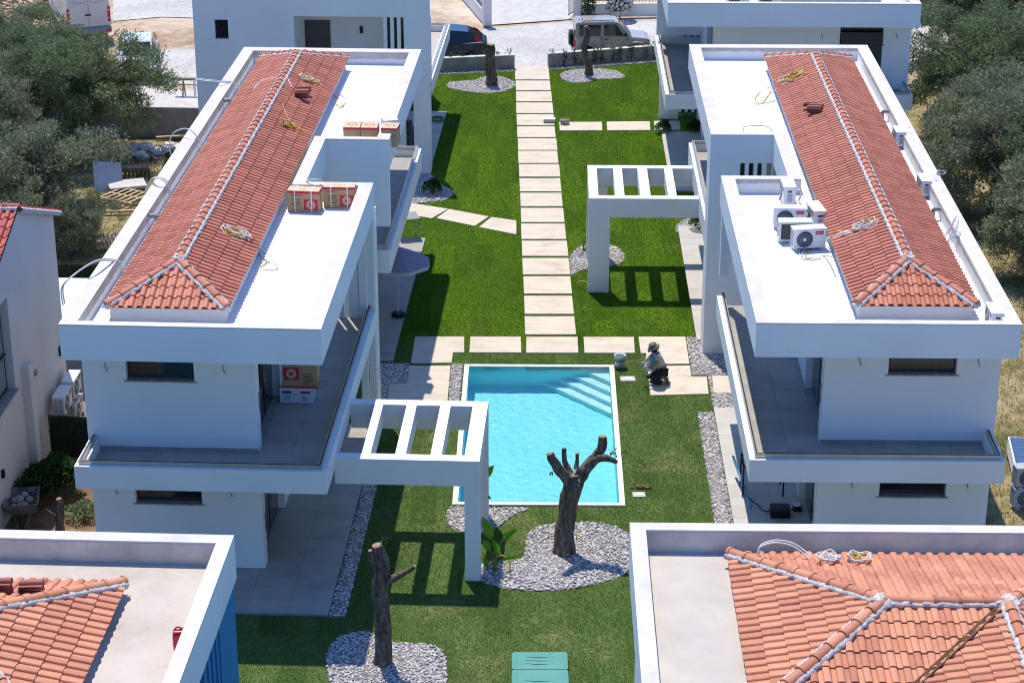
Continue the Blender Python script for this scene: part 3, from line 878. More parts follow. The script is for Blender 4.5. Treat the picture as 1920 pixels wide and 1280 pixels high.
# ------------------------------------------------------------------ villas
def wall_with_hole(axis, a0, a1, b0, b1, z0, z1, h0, h1, hz0, hz1):
    """a wall slab running along x (axis 0) or y (axis 1) with one opening h0..h1 x hz0..hz1"""
    mb = MB()
    def bx(s0, s1, za, zb):
        if s1 - s0 < 1e-4 or zb - za < 1e-4: return
        if axis == 0: mb.box(s0, s1, b0, b1, za, zb)
        else: mb.box(b0, b1, s0, s1, za, zb)
    bx(a0, h0, z0, z1); bx(h1, a1, z0, z1); bx(h0, h1, hz1, z1); bx(h0, h1, z0, hz0)
    return mb
def villa(name, label, fr, sg, xe, yf, wid, zt, dA, dB, dE, zs, notch=True, tiles=True, zf=3.05, tmat='tile', hip=(2.20, 4.89, 1.13, 22.35)):
    X = lambda u: xe + sg * u
    def bx(mb, u0, u1, d0, d1, z0, z1):
        a, b_ = X(u0), X(u1)
        return mb.box(min(a, b_), max(a, b_), yf + d0, yf + d1, z0, z1)
    O = (X(wid / 2), yf + dE / 2, 0)
    h = thing(name, label, 'house', fr.w(*O), -fr.a)
    def part(nm, mat, boxes, bevel=0):
        mb = MB()
        for q in boxes: bx(mb, *q)
        return mb.build(nm, M[mat], h, O, bevel)
    zb = zs                      # underside of the roof
    zr = zt - .40                # roof floor
    un = 1.74                    # line of the room wall / notch
    # roof slabs and parapets
    if notch:
        part('roof_slab', 'stucco', [(0, wid, 0, dA, zb, zr - .02), (un, wid, dA, dB, zb, zr - .02), (0, wid, dB, dE, zb, zr - .02)])
        part('roof_floor', 'membrane', [(.2, wid - .2, .1, dA - .1, zr - .02, zr), (un + .2, wid - .2, dA - .1, dB + .1, zr - .02, zr), (.2, wid - .2, dB + .1, dE - .2, zr - .02, zr)])
        segs = [('u', wid - .36, wid, 0, dE), ('d', .35, wid - .36, 0, .22), ('u', 0, .35, 0, dA), ('d', .35, un, dA - .26, dA), ('u', un, un + .33, dA - .26, dB + .24), ('d', .35, un, dB, dB + .24), ('u', 0, .35, dB, dE), ('d', .35, wid - .36, dE - .42, dE)]
    else:
        part('roof_slab', 'stucco', [(0, wid, 0, dE, zb, zr - .02)])
        part('roof_floor', 'membrane', [(.2, wid - .2, .1, dE - .1, zr - .02, zr)])
        segs = [('u', wid - .36, wid, 0, dE), ('d', .35, wid - .36, 0, .22), ('u', 0, .35, 0, dE), ('d', .35, wid - .36, dE - .42, dE)]
    part('parapet', 'stucco', [(s_[1], s_[2], s_[3], s_[4], zr - .02, zt - .035) for s_ in segs])
    part('parapet_coping', 'coping', [(s_[1] - (.004 if s_[1] == 0 else 0), s_[2] + (.004 if s_[2] == wid else 0), s_[3] - (.004 if s_[3] == 0 else 0), s_[4], zt - .035, zt) for s_ in segs])
    e = .008
    inner = [(wid - .36 - e, wid - .36 + .002, .22, dE - .42, zr, zt - .037), (.36, wid - .37, dE - .42 - e, dE - .42 + .002, zr, zt - .037)]
    if notch: inner += [(.35 - .002, .35 + e, dB + .24, dE - .43, zr, zt - .037), (.36, un - .01, dA - .26 - e, dA - .26 + .002, zr, zt - .037)]
    part('inner_render', 'bare', inner)
    # tiled ridge roof standing on the flat roof
    if tiles:
        u0, u1, d0, d1 = hip
        part('roof_plinth', 'stucco_old', [(u0 + .07, u1 - .07, d0 + .08, d1 - .06, zr, zr + .355)])
        xs = sorted((X(u0), X(u1)))
        hip_roof(h, O, fr, xs[0], xs[1], yf + d0, yf + d1, zr + .35, .55, M[tmat], 1.45, 1.6)
    # balcony slab, upstand, floor tiles and rail channel round unit A
    part('balcony_slab', 'stucco', [(0.0, wid - .06, 0, 1.6, 2.79, zf - .02), (0.0, un, 1.6, dA - .2, 2.79, zf - .02)])
    part('balcony_upstand', 'stucco', [(.22, wid - .28, 0, .2, zf - .02, 3.33), (0, .22, 0, dA - .2, zf - .02, 3.33), (wid - .28, wid - .06, 0, 1.49, zf - .02, 3.33)])
    fl = bx(MB(), .22, wid - .28, .2, 1.49, zf - .02, zf - .012); bx(fl, .22, un, 1.49, dA - .2, zf - .02, zf - .012)
    flo = fl.build('balcony_floor', M['concrete'], h, O)
    me = None
    for (ua, ub, da, db) in ((.22, un, .2, dA - .2), (un, wid - .28, .2, 1.49)):
        nu, nd = max(1, round((ub - ua) / .76)), max(1, round((db - da) / .6))
        du, dd = (ub - ua) / nu, (db - da) / nd
        me = MB().box(-du / 2 + .003, du / 2 - .003, -dd / 2 + .003, dd / 2 - .003, -.012, 0).mesh('floor_tile', M['floor_grey'])
        for i in range(nu):
            for j in range(nd):
                o = bpy.data.objects.new('floor_tile', me); COL.objects.link(o); o.parent = flo
                o.location = (X(ua + du * (i + .5)) - O[0], yf + da + dd * (j + .5) - O[1], zf)
    part('rail_channel', 'alu', [(.12, wid - .14, .10, .18, 3.33, 3.43), (.12, .20, .18, dA - .25, 3.33, 3.43), (wid - .22, wid - .14, .18, 1.45, 3.33, 3.43)])
    part('rail_gasket', 'black', [(.14, wid - .16, .125, .155, 3.43, 3.434), (.145, .175, .18, dA - .25, 3.43, 3.434), (wid - .195, wid - .165, .18, 1.45, 3.43, 3.434)])
    # rooms of unit A on both floors: front wall with a strip window, garden side with a sliding door
    wf = 1.49
    for lv, (z0, z1, s0, s1) in enumerate(((.0, 2.79, 1.71, 2.42), (zf, zb, 4.77, 5.42))):
        a, b_ = sorted((X(un), X(wid - .02)))
        h0, h1 = sorted((X(wid - 2.53), X(wid - 1.0)))
        wall_with_hole(0, a, b_, yf + wf, yf + wf + .24, z0, z1, h0, h1, s0, s1).build('front_wall', M['stucco'], h, O)
        wn_ = MB().box(h0, h1, yf + wf + .16, yf + wf + .2, s0, s1).build('window', M['anthracite'], h, O)
        MB().box(h0 + .06, h1 - .06, yf + wf + .145, yf + wf + .165, s0 + .1, s1 - .05).build('pane', M['glass_dark'], wn_, O)
        MB().box(h0 - .06, h1 + .06, yf + wf - .03, yf + wf + .15, s0 - .03, s0 + .004).build('sill', M['marble'], wn_, O)
        ga, gb = sorted((X(un), X(un + .24)))
        wall_with_hole(1, yf + wf + .24, yf + dA - .3, ga, gb, z0, z1, yf + wf + .42, yf + wf + 3.1, z0 - .0, z1 - .42).build('side_wall', M['stucco'], h, O)
        dr_ = bx(MB(), un + .17, un + .22, wf + .42, wf + 3.1, z0 + .02, z1 - .42).build('sliding_door', M['anthracite'], h, O)
        for k in range(2):
            bx(MB(), un + .155, un + .175, wf + .52 + k * 1.32, wf + 1.70 + k * 1.32, z0 + .12, z1 - .5).build('pane', M['glass_dark'], dr_, O)
        bx(MB(), un - .012, un - .002, wf + .28, wf + .36, z0 + .9, z0 + 1.35).build('shutter_guide', M['marble'], h, O)
        bx(MB(), un - .03, un + .17, wf + .42, wf + 3.1, z0 + .0, z0 + .02).build('threshold', M['marble'], h, O)
        bx(MB(), un, wid - .02, wf - .012, wf - .001, z0, z0 + .09).build('skirting', M['floor_grey'], h, O)
        bx(MB(), un - .012, un - .001, wf + 3.15, dA - .3, z0, z0 + .09).build('skirting', M['floor_grey'], h, O)
        for uu in (wid - .55, wid - 3.2):
            c = Vector((X(uu) - O[0], yf + wf - O[1], z0 + 2.13))
            MB().tube(bez(c, c + Vector((0, -.06, 0)), c + Vector((.02 * sg, -.05, -.1)), c + Vector((.05, -.02, -.2)), 6), .008, 5).build('wire', M['cable_black'], h)
    part('outer_wall', 'stucco', [(wid - .24, wid - .02, wf + .24, dE - .2, 0, zb)])
    part('party_wall', 'stucco', [(un + .01, wid - .24, dA - .3, dA - .06, 0, zb)])
    # unit B behind
    if notch:
        part('rear_wall', 'stucco', [(un + .31, wid - .24, dA - .05, dB, 0, zb), (un, wid - .24, dB + .3, dE - .2, 0, zb)])
    return h, O, part, X, bx

lvA, lvB, lvE = 9.94, 13.69, 23.41
LV, LO, lpart, LX, lbx = villa('villa', 'white flat-roofed villa with red tiled ridge and three printed cartons beside a recess in its roof edge, left of the pool', FL, -1, -6.13, 40.62, 5.64, 6.70, lvA, lvB, lvE, 5.87)
LV['label'] = 'white two-storey villa with red tiled ridge roof, left of the pool and path'
# its louvred corner pillar, hanging wall and rear balcony
lpart('pillar', 'stucco', [(.25, .42, lvA - .3, lvA - .02, 0, 5.87)])
for k in range(4):
    lpart('louvre', 'stucco', [(.02, .20, lvA - .30 + k * .26, lvA - .22 + k * .26, 0, 5.87)])
lpart('end_wall', 'stucco', [(.44, .70, lvA - .25, lvA - .1, 3.05, 5.87)]); lpart('end_wall', 'stucco', [(.82, .98, lvA - .25, lvA - .1, 3.05, 5.87)]); lpart('end_wall', 'stucco', [(1.10, 1.74, lvA - .25, lvA - .1, 3.05, 5.87)])
lpart('hanging_wall', 'stucco', [(.03, 2.05, lvB, lvB + .35, 4.19, 5.87)])
lpart('hanging_wall', 'stucco', [(.45, 1.74, lvB + .01, lvB + .34, 0, 4.185)])
bb0 = lvB + .55
def rear_balcony(part, bx, h, O, d0, d1, X, yf):
    part('balcony_slab', 'stucco', [(.1, 1.74, d0, d1, 2.6, 3.03)])
    part('balcony_upstand', 'stucco', [(.1, .3, d0, d1, 3.03, 3.28), (.3, 1.74, d0, d0 + .2, 3.03, 3.28), (.3, 1.74, d1 - .2, d1, 3.03, 3.28)])
    part('balcony_floor', 'floor_grey', [(.3, 1.74, d0 + .2, d1 - .2, 3.03, 3.05)])
    part('rail_channel', 'alu', [(.19, .27, d0 + .05, d1 - .05, 3.28, 3.38), (.27, 1.74, d0 + .08, d0 + .16, 3.28, 3.38), (.27, 1.74, d1 - .16, d1 - .08, 3.28, 3.38)])
rear_balcony(lpart, lbx, LV, LO, bb0, lvE + .5, LX, 40.62)

rvA, rvB, rvE = 10.21, 13.87, 23.8
RV, RO, rpart, RX, rbx = villa('villa', 'white two-storey villa with red tiled ridge roof, right of the pool and path', FR, 1, 4.53, 41.58, 5.70, 6.60, rvA, rvB, rvE, 5.80, hip=(2.30, 4.95, 1.14, 22.25))
rpart('hanging_wall', 'stucco', [(.05, .30, rvA - .28, rvA - .02, 3.9, 5.80)])
rpart('pillar', 'stucco', [(.0, .56, rvB, rvB + 1.0, 0, 5.80)])
rpart('pillar_wall', 'stucco', [(.56, .85, rvB + .012, rvB + .25, 0, 5.80)])
for k, (a, b_) in enumerate(((.99, 1.09), (1.23, 1.33), (1.46, 1.58), (1.73, 1.76))): rpart('louvre', 'stucco', [(a, b_, rvB + .012, rvB + .25, 3.2, 5.77)])
rpart('louvre_beam', 'stucco', [(.85, 1.78, rvB + .012, rvB + .25, 5.77, 5.80), (.85, 1.78, rvB + .012, rvB + .25, 0, 3.2)])
rear_balcony(rpart, rbx, RV, RO, rvB + 1.02, rvE + .1, RX, 41.58)
rpart('loggia_wall', 'anthracite', [(1.0, 2.0, rvB + 1.6, rvB + 1.62, 3.2, 5.7)])

# the villa behind on the right shows its front and balcony only
FV, FO, fpart, FX, fbx = villa('villa', 'white villa at upper right with a dark shutter door, roof cut by top edge', FR, 1, 4.15, 71.05, 8.75, 6.6, 8.6, 8.6, 14, 5.76, notch=False, hip=(3.4, 7.6, 1.7, 12.0))
fpart('hanging_wall', 'stucco', [(.02, 1.74, 7.3, 7.55, 3.62, 5.76)])
fpart('pillar_wall', 'stucco', [(.25, 1.0, 8.2, 8.5, 0, 5.76), (1.0, 2.1, 8.2, 8.5, 2.6, 3.3)])
for k in range(5): fpart('louvre', 'stucco', [(1.0 + k * .26, 1.12 + k * .26, 8.22, 8.48, 3.3, 5.76)]); fpart('louvre', 'stucco', [(1.0 + k * .26, 1.12 + k * .26, 8.22, 8.48, .3, 2.6)])
fpart('loggia_wall', 'anthracite', [(.9, 2.2, 8.9, 8.95, .1, 5.7)])
fbx(MB(), 6.25, 7.72, 1.44, 1.48, 3.12, 5.22).build('shutter_door', M['anthracite'], FV, FO)
for k in range(9): fbx(MB(), 6.28, 7.69, 1.425, 1.437, 3.2 + k * .22, 3.40 + k * .22).build('shutter_slat', M['anthracite'], FV, FO)

# villa behind on the left: street wall with loggia
QO = (-10.8, 77, 0)
QV = thing('villa', 'white villa behind the left-hand one, tall blank wall with a small dark window', 'house', FL.w(*QO), -FL.a)
def qp(nm, mat, *boxes):
    mb = MB()
    for q in boxes: mb.box(*q)
    return mb.build(nm, M[mat], QV, QO)
qy = 71.92
wall_with_hole(0, -15.0, -11.41, qy, qy + .25, 0, 7.2, -14.24, -13.78 + .02, 4.92, 5.62).build('front_wall', M['stucco'], QV, QO)
qw = qp('window', 'anthracite', (-14.24, -13.76, qy + .12, qy + .17, 4.92, 5.62))
MB().box(-14.2, -13.8, qy + .105, qy + .125, 4.98, 5.58).build('pane', M['glass_dark'], qw, QO)
MB().box(-14.28, -13.72, qy - .03, qy + .12, 4.89, 4.922).build('sill', M['stucco'], qw, QO)
qp('front_wall', 'stucco', (-11.41, -6.58, qy, qy + .25, 5.78, 7.2), (-11.41, -7.5, qy, qy + .25, 0, 3.2), (-7.5, -6.58, qy, qy + .6, 3.33, 5.78))
qp('loggia_wall', 'stucco_old', (-11.41, -8.2, qy + 1.2, qy + 1.4, 3.2, 5.78)); qp('loggia_floor', 'floor_grey', (-11.41, -6.7, qy + .25, qy + 1.2, 3.15, 3.2)); qp('loggia_side', 'stucco', (-11.6, -11.41, qy + .25, qy + 1.4, 3.2, 5.78))
qp('door', 'anthracite', (-11.2, -10.28, qy + 1.15, qy + 1.199, 3.2, 5.35))
qp('wall_lamp', 'black', (-9.2, -9.1, qy + 1.1, qy + 1.199, 4.9, 5.15))
for k, x in enumerate((-8.22, -7.98, -7.74)): qp('louvre', 'stucco', (x, x + .12, qy + .02, qy + .22, 3.2, 5.78))
qp('louvre_back', 'anthracite', (-8.2, -7.5, qy + .5, qy + .55, 3.2, 5.78))
qp('pillar', 'stucco', (-7.2, -6.62, qy + .003, qy + .7, 0, 3.33))
qp('side_wall', 'stucco', (-8.4, -8.15, qy + 1.4, 84, 0, 7.2)); qp('outer_wall', 'stucco', (-15.0, -14.75, qy + .25, 84, 0, 7.2)); qp('roof', 'membrane', (-15.0, -8.15, qy + .25, 84, 7.0, 7.18))
qp('balcony_slab', 'stucco', (-8.15, -6.58, qy + .72, 80.8, 2.8, 3.08)); qp('balcony_upstand', 'stucco', (-6.80, -6.58, qy + .72, 80.8, 3.08, 3.34), (-8.15, -6.80, 80.6, 80.8, 3.08, 3.34)); qp('rail_channel', 'alu', (-6.73, -6.65, qy + .72, 80.75, 3.34, 3.43), (-8.15, -6.73, 80.66, 80.74, 3.34, 3.43))
qp('balcony_floor', 'floor_light', (-8.15, -6.80, qy + .72, 80.6, 3.08, 3.1))

# near villas: only their roofs reach into the picture
def near_villa(label, fr, x0, x1, y0, y1, zt, floor_mat, pr=(.26, .30)):
    O = ((x0 + x1) / 2, (y0 + y1) / 2, 0)
    h = thing('villa', label, 'house', fr.w(*O), -fr.a)
    zr = zt - .42
    MB().box(x0, x1, y0, y1, 5.87, zr - .02).build('roof_slab', M['stucco'], h, O)
    MB().box(x0 + .1, x1 - .1, y0 + .1, y1 - .1, zr - .02, zr).build('roof_floor', M[floor_mat], h, O)
    a, b_ = pr
    segs = [(x0, x1, y1 - b_, y1), (x0, x0 + a, y0, y1 - b_), (x1 - a, x1, y0, y1 - b_)]
    p, c, r = MB(), MB(), MB()
    for s_ in segs:
        p.box(*s_, zr - .02, zt - .035); c.box(*s_, zt - .035, zt)
    r.box(x0 + a, x1 - a, y1 - b_ - .008, y1 - b_ + .002, zr, zt - .037); r.box(x0 + a - .002, x0 + a + .008, y0, y1 - b_ - .01, zr, zt - .037); r.box(x1 - a - .008, x1 - a + .002, y0, y1 - b_ - .01, zr, zt - .037)
    p.build('parapet', M['stucco'], h, O); c.build('parapet_coping', M['coping'], h, O); r.build('inner_render', M['bare_low'], h, O)
    return h, O, zr
M['bare_low'] = plain('bare_parapet_render', (0.62, 0.565, 0.52), .9, .2, var=.25, scale=1.6, bump=.25)
NL, NLO, nlz = near_villa('near villa at lower left with raw concrete roof and tile stacks', FL, -14.5, -6.35, 17, 31.3, 6.70, 'screed')
M['shade_blue_wall'] = stucco('stucco_blue_shade_tint', (0.035, 0.22, 0.42))  # deep blue shade on side wall, louvres and pier, put into the base colour
MB().box(-12.6, -6.47, 18, 31.2, 0, 5.87).build('wall', M['shade_blue_wall'], NL, NLO)
for k in range(4): MB().box(-6.468, -6.38, 29.45 - k * .34, 29.62 - k * .34, 0, 5.868).build('louvre', M['shade_blue_wall'], NL, NLO)
MB().box(-6.472, -6.44, 23.0, 28.0, .2, 5.6).build('glazing', M['glass_dark'], NL, NLO)
MB().box(-6.472, -6.38, 29.75, 31.15, 0, 5.868).build('pier', M['shade_blue_wall'], NL, NLO)
rf = Roof(NL, NLO, M['tile_old'], hs=.60)
ex, ey, ze, dd, rise = -7.93, 29.95, nlz + .17, 2.35, .62
ax_, ay_ = ex - dd, ey - dd
sl_ = math.hypot(dd, rise)
rf.face((ex, ey - 2 * dd, ze), (0, 1, 0), (-dd, 0, rise), [(0, 0), (2 * dd, 0), (dd, sl_)], FL)
rf.face((ex, ey, ze), (-1, 0, 0), (0, -dd, rise), [(0, 0), (5.2, 0), (5.2, sl_), (dd, sl_)], FL)
rf.face((ex - 5.2, ey - 2 * dd, ze), (1, 0, 0), (0, dd, rise), [(0, 0), (5.2, 0), (5.2 - dd, sl_), (0, sl_)], FL)
rf.caps((ex - .02, ey - .02, ze + .01), (ax_, ay_, ze + rise)); rf.caps((ex - .02, ey - 2 * dd + .02, ze + .01), (ax_, ay_, ze + rise)); rf.caps((ax_, ay_, ze + rise), (ex - 5.2, ay_, ze + rise))
rf.blob((ax_, ay_, ze + rise + .05), (.2, .2, .12))
rf.done(FL)
MB().box(ex - 5.2, ex - .08, ey - 2 * dd + .08, ey - .08, nlz, ze - .01).build('roof_plinth', M['stucco_old'], NL, NLO)

M['screed_pale'] = plain('pale_screed', (0.52, 0.475, 0.43), .9, .2, var=.12, scale=1.2, bump=.15)
NR, NRO, nrz = near_villa('near villa at lower right with orange hipped tile roof', FR, 1.47, 13.0, 17, 32.08, 6.70, 'screed_pale', (.27, .27))
MB().box(1.60, 12.6, 18, 31.6, 0, 5.87).build('wall', M['stucco'], NR, NRO)
rn = Roof(NR, NRO, M['tile_old'], hs=.60)
ze = nrz + .16
bx0, by1, axx, ayy, rise = 3.13, 31.4, 5.37, 28.92, .50
dx_, dy_ = axx - bx0, by1 - ayy
rx_ = 7.32                                   # where the cross ridge meets
bx1, by0 = rx_ + dx_, by1 - 2 * dy_
sb, sl2 = math.hypot(dy_, rise), math.hypot(dx_, rise)
rn.face((bx1, by1, ze), (-1, 0, 0), (0, -dy_, rise), [(0, 0), (bx1 - bx0, 0), (bx1 - axx, sb), (bx1 - rx_, sb)], FR)           # back
rn.face((bx0, by1, ze), (0, -1, 0), (dx_, 0, rise), [(0, 0), (2 * dy_, 0), (dy_, sl2)], FR)                                    # left hip
rn.face((bx0, by0, ze), (1, 0, 0), (0, dy_, rise), [(0, 0), (rx_ - dx_ - bx0, 0), (rx_ - bx0, sb), (axx - bx0, sb)], FR)       # front, up to the valley
wl_ = 8.0
rn.face((rx_ - dx_, by0, ze), (0, -1, 0), (dx_, 0, rise), [(0, 0), (wl_, 0), (wl_, sl2), (-dy_, sl2)], FR)                    # left slope of the wing
rn.face((bx1, by0 - wl_, ze), (0, 1, 0), (-dx_, 0, rise), [(0, 0), (wl_ + 2 * dy_, 0), (wl_ + dy_, sl2), (0, sl2)], FR)        # right slope
A1, A2 = (axx, ayy, ze + rise), (rx_, ayy, ze + rise)
rn.caps((bx0 + .02, by1 - .02, ze + .01), A1); rn.caps((bx0 + .02, by0 + .02, ze + .01), A1); rn.caps(A1, A2); rn.caps((bx1 - .02, by1 - .02, ze + .01), A2)
rn.caps((rx_, ayy - 6.0, ze + rise), A2)
rn.blob((axx - .02, ayy, ze + rise + .04), (.20, .17, .10)); rn.blob((rx_, ayy, ze + rise + .04), (.20, .17, .10))
rn.done(FR)
vl = MB()
pA, pB = Vector((rx_, ayy, ze + rise)), Vector((rx_ - dx_, by0, ze))
dv = (pB - pA).normalized(); sv = dv.cross(Vector((0, 0, 1))).normalized()
vl.add([pA + sv * .055 + Vector((0, 0, .095)), pA + Vector((0, 0, .062)), pA - sv * .055 + Vector((0, 0, .095)), pB + sv * .055 + Vector((0, 0, .095)), pB + Vector((0, 0, .062)), pB - sv * .055 + Vector((0, 0, .095))], [(0, 1, 4, 3), (1, 2, 5, 4)])
vl.build('valley_gutter', plain('rusty_valley', (0.16, 0.075, 0.03), .6, .4, var=.5, scale=6), NR, NRO)
MB().box(bx0 + .08, bx1 - .08, by0 - 6, by1 - .08, nrz, ze - .01).build('roof_plinth', M['stucco_old'], NR, NRO)

# gabled neighbour at the left edge
NB0 = (-18.0, 46, 0)
NB = thing('neighbour_house', 'off-white gabled house with red tiled roof at the left edge', 'house', FL.w(*NB0), -FL.a)
gx, g0, g1, gp_, = -14.53, 44.29 - 2.5, 50.55, 47.3
zE = 5.66; zG = 6.9
sl3 = (zG - zE) / (g1 - gp_)
gn = gp_ - (g1 - gp_) * 1.6
zN = zG - (gp_ - gn) * sl3
mb = MB()
outl = [(gn, -.1), (g1, -.1), (g1, zE), (gp_, zG), (gn, zN)]
hw0, hw1, hz0, hz1 = 43.2, 46.0, 2.75, 5.17
def gv(y, z, x=gx): return (x, y, z)
vs = [gv(*p) for p in outl] + [gv(*p, x=gx - 8) for p in outl] + [gv(hw0, hz0), gv(hw1, hz0), gv(hw1, hz1), gv(hw0, hz1)] + [gv(hw0, hz0, gx - .25), gv(hw1, hz0, gx - .25), gv(hw1, hz1, gx - .25), gv(hw0, hz1, gx - .25)]
fs = [(0, 1, 11, 10), (1, 2, 12, 11), (2, 3, 12), (3, 13, 12), (3, 4, 13), (4, 0, 10, 13), (1, 6, 7, 2), (4, 9, 5, 0)]
fs += [(10, 11, 15, 14), (11, 12, 16, 15), (12, 13, 17, 16), (13, 10, 14, 17)]
mb.add(vs, fs).build('wall', M['stucco_old'], NB, NB0)
wd = MB().box(gx - .26, gx - .2, hw0, hw1, hz0, hz1).build('window', M['anthracite'], NB, NB0)
MB().box(gx - .205, gx - .19, hw0 + .1, hw1 - .12, hz0 + .12, hz1 - .1).build('pane', plain('pale_glass', (0.20, 0.24, 0.24), .08, .6), wd, NB0)
MB().box(gx - .2, gx + .06, hw0 - .1, hw1 + .1, hz0 - .05, hz0 + .002).build('sill', M['marble'], wd, NB0)
MB().box(gx - .19, gx - .12, hw0 + .1, hw1 - .12, hz0 + .95, hz0 + 1.0).build('rail', M['anthracite'], wd, NB0)
MB().box(gx + .001, gx + .20, 46.55, 46.95, -.1, 3.1).build('duct', M['stucco_old'], NB, NB0)
MB().box(gx + .001, gx + .06, 47.6, 47.75, 2.4, 2.52).build('vent', M['plaster_grey'], NB, NB0)
MB().box(gx + .001, gx + .16, 49.95, 50.1, 1.95, 2.2).build('wall_lamp', M['black'], NB, NB0)
MB().box(gx + .001, gx + .07, 44.2, 44.3, 1.2, 1.4).build('wall_lamp', M['black'], NB, NB0)
rg_ = Roof(NB, NB0, M['tile_red'])
ru, rh = 6.5, zG + .1
rg_.face((gx + .10, gn, zN + .10), (-1, 0, 0), (0, -(-1), 0), [(0, 0), (.1, 0), (.1, .1)], FL) if False else None
rg_.face((gx + .1 - ru, gn, zN + .06), (1, 0, 0), (0, gp_ - gn, zG - zN), [(0, 0), (ru, 0), (ru, math.hypot(gp_ - gn, zG - zN)), (0, math.hypot(gp_ - gn, zG - zN))], FL)
rg_.face((gx + .1, g1 + .15, zE + .02), (-1, 0, 0), (0, -(g1 + .15 - gp_), zG + .06 - zE - .02), [(0, 0), (ru, 0), (ru, math.hypot(g1 + .15 - gp_, zG + .04 - zE)), (0, math.hypot(g1 + .15 - gp_, zG + .04 - zE))], FL)
rg_.caps((gx + .1 - ru, gp_, zG + .06), (gx + .1, gp_, zG + .06))
rg_.caps((gx + .06, g1 + .15, zE + .0), (gx + .06, gp_, zG + .02), .03); rg_.done(FL)
# ------------------------------------------------------------------ pergolas
def pergola(label, fr, x0, x1, y0, y1, zt, slats, post_x, attach, zb):
    O = ((x0 + x1) / 2, (y0 + y1) / 2, 0)
    h = thing('pergola', label, 'pergola', fr.w(*O), -fr.a)
    bw = .30
    MB().box(min(x0, attach), max(x1, attach), y0, y0 + bw, zb, zt).build('beam', M['stucco'], h, O)
    MB().box(min(x0, attach), max(x1, attach), y1 - bw, y1, zb, zt - .002).build('beam', M['stucco'], h, O)
    for a, b_ in slats: MB().box(a, b_, y0 + bw, y1 - bw, zb + .15, zt - .001).build('slat', M['stucco'], h, O)
    for yy in (y0, y1 - .34): MB().box(post_x[0], post_x[1], yy + .003, yy + .337, -.05, zb).build('post', M['stucco'], h, O)
    return h
p = pergola('white concrete pergola with two posts between left villa and pool', FL, -5.55, -2.86, 41.9, 45.18, 3.05, [(-5.55, -5.35), (-4.79, -4.55), (-3.99, -3.74), (-3.22, -2.862)], (-3.21, -2.862), -6.13, 2.42)
p2 = pergola('white concrete pergola on the lawn right of the slab path', FR, 1.29, 4.45, 60.32, 63.65, 3.08, [(1.292, 1.58), (2.10, 2.38), (2.87, 3.18), (3.72, 3.98)], (1.29, 1.94), 4.66, 2.47)

# ------------------------------------------------------------------ air-conditioning units
def ac_unit(label, loc, rz, group, lid_mat='white_plastic', open_back=False, logo=True, body='white_plastic'):
    """width along x, fan side towards -y"""
    t_ = thing('air_conditioner', label, 'air conditioner', loc, rz, group)
    W_, D_, H_ = .80, .31, .56
    MB().box(-W_ / 2, W_ / 2, -D_ / 2, D_ / 2, .06, H_ - .035).build('casing', M[body], t_, bevel=.012)
    MB().box(-W_ / 2 - .012, W_ / 2 + .012, -D_ / 2 - .012, D_ / 2 + .012, H_ - .035, H_).build('lid', M[lid_mat], t_, bevel=.01)
    for s_ in (-1, 1): MB().box(s_ * .28 - .04, s_ * .28 + .04, -D_ / 2 - .03, D_ / 2 + .03, 0, .06).build('foot', M['grey_plastic'], t_)
    cx, cz, r = -.13, .295, .205
    fg = MB().lathe([(r, 0), (r, .012), (r - .012, .014), (r - .014, 0.0)], 24, (cx, -D_ / 2 - .001, cz), (0, -1, 0)).build('fan_guard', M['plaster_grey'], t_)
    MB().lathe([(r - .014, 0), (r - .016, .003)], 24, (cx, -D_ / 2 - .001, cz), (0, -1, 0)).build('fan_opening', M['anthracite'], fg)
    for q in (.05, .085, .12, .155):
        pts = [(cx + q * math.cos(2 * PI * k / 20), -D_ / 2 - .014, cz + q * math.sin(2 * PI * k / 20)) for k in range(20)]
        MB().tube(pts, .006, 4, closed=True).build('guard_ring', M['grey_plastic'], fg)
    MB().lathe([(.045, 0), (.04, .012), (0.001, .016)], 14, (cx, -D_ / 2 - .008, cz), (0, -1, 0)).build('fan_hub', M['white_plastic'], fg)
    if logo:
        lg = MB().box(.13, .33, -D_ / 2 - .006, -D_ / 2 - .001, .40, .49).build('badge', M['red_print'], t_)
        text_part('lettering', 'inventor', .052, M['white_plastic'], t_, (.23, -D_ / 2 - .008, .445), (PI / 2, 0, 0))
    sl_ = MB()
    for k in range(7): sl_.box(-W_ / 2 - .003, -W_ / 2 + .001, -.11, .0, .12 + k * .055, .15 + k * .055); sl_.box(-W_ / 2 - .003, -W_ / 2 + .001, .02, .12, .12 + k * .055, .15 + k * .055)
    sl_.build('side_louvres', M['plaster_grey'], t_)
    MB().box(W_ / 2 - .001, W_ / 2 + .02, -.06, .06, .16, .34).build('service_cover', M['grey_plastic'], t_)
    MB().box(W_ / 2 - .001, W_ / 2 + .008, -.05, .05, .40, .45).build('handle', M['anthracite'], t_)
    if open_back: MB().box(-W_ / 2 + .08, W_ / 2 - .05, D_ / 2 - .002, D_ / 2 + .003, .11, H_ - .06).build('coil', plain('dark_coil', (.06, .06, .055), .5), t_)
    return t_
ZR, ZL = 6.20, 6.30
G1 = 'outdoor units on the right villa roof'
ac_unit('outdoor unit with fan towards viewer, farther of the two fan-front units on right roof', at(1480, 427, ZR), -.05, G1)
ac_unit('outdoor unit turned round showing its dark coil, between two others on right roof', at(1489, 453, ZR), PI + .0, G1, open_back=True)
ac_unit('outdoor unit with fan towards viewer, nearest of the cluster beside yellow cables', at(1514, 466, ZR), .16, G1)
ac_unit('outdoor unit seen end-on right of the cluster, against the tiled roof', at(1528, 426, ZR), PI * 1.5 + .12, G1)
ac_unit('outdoor unit seen end-on at the back parapet of the cluster corner', at(1476, 380, ZR), PI * 1.5, G1)
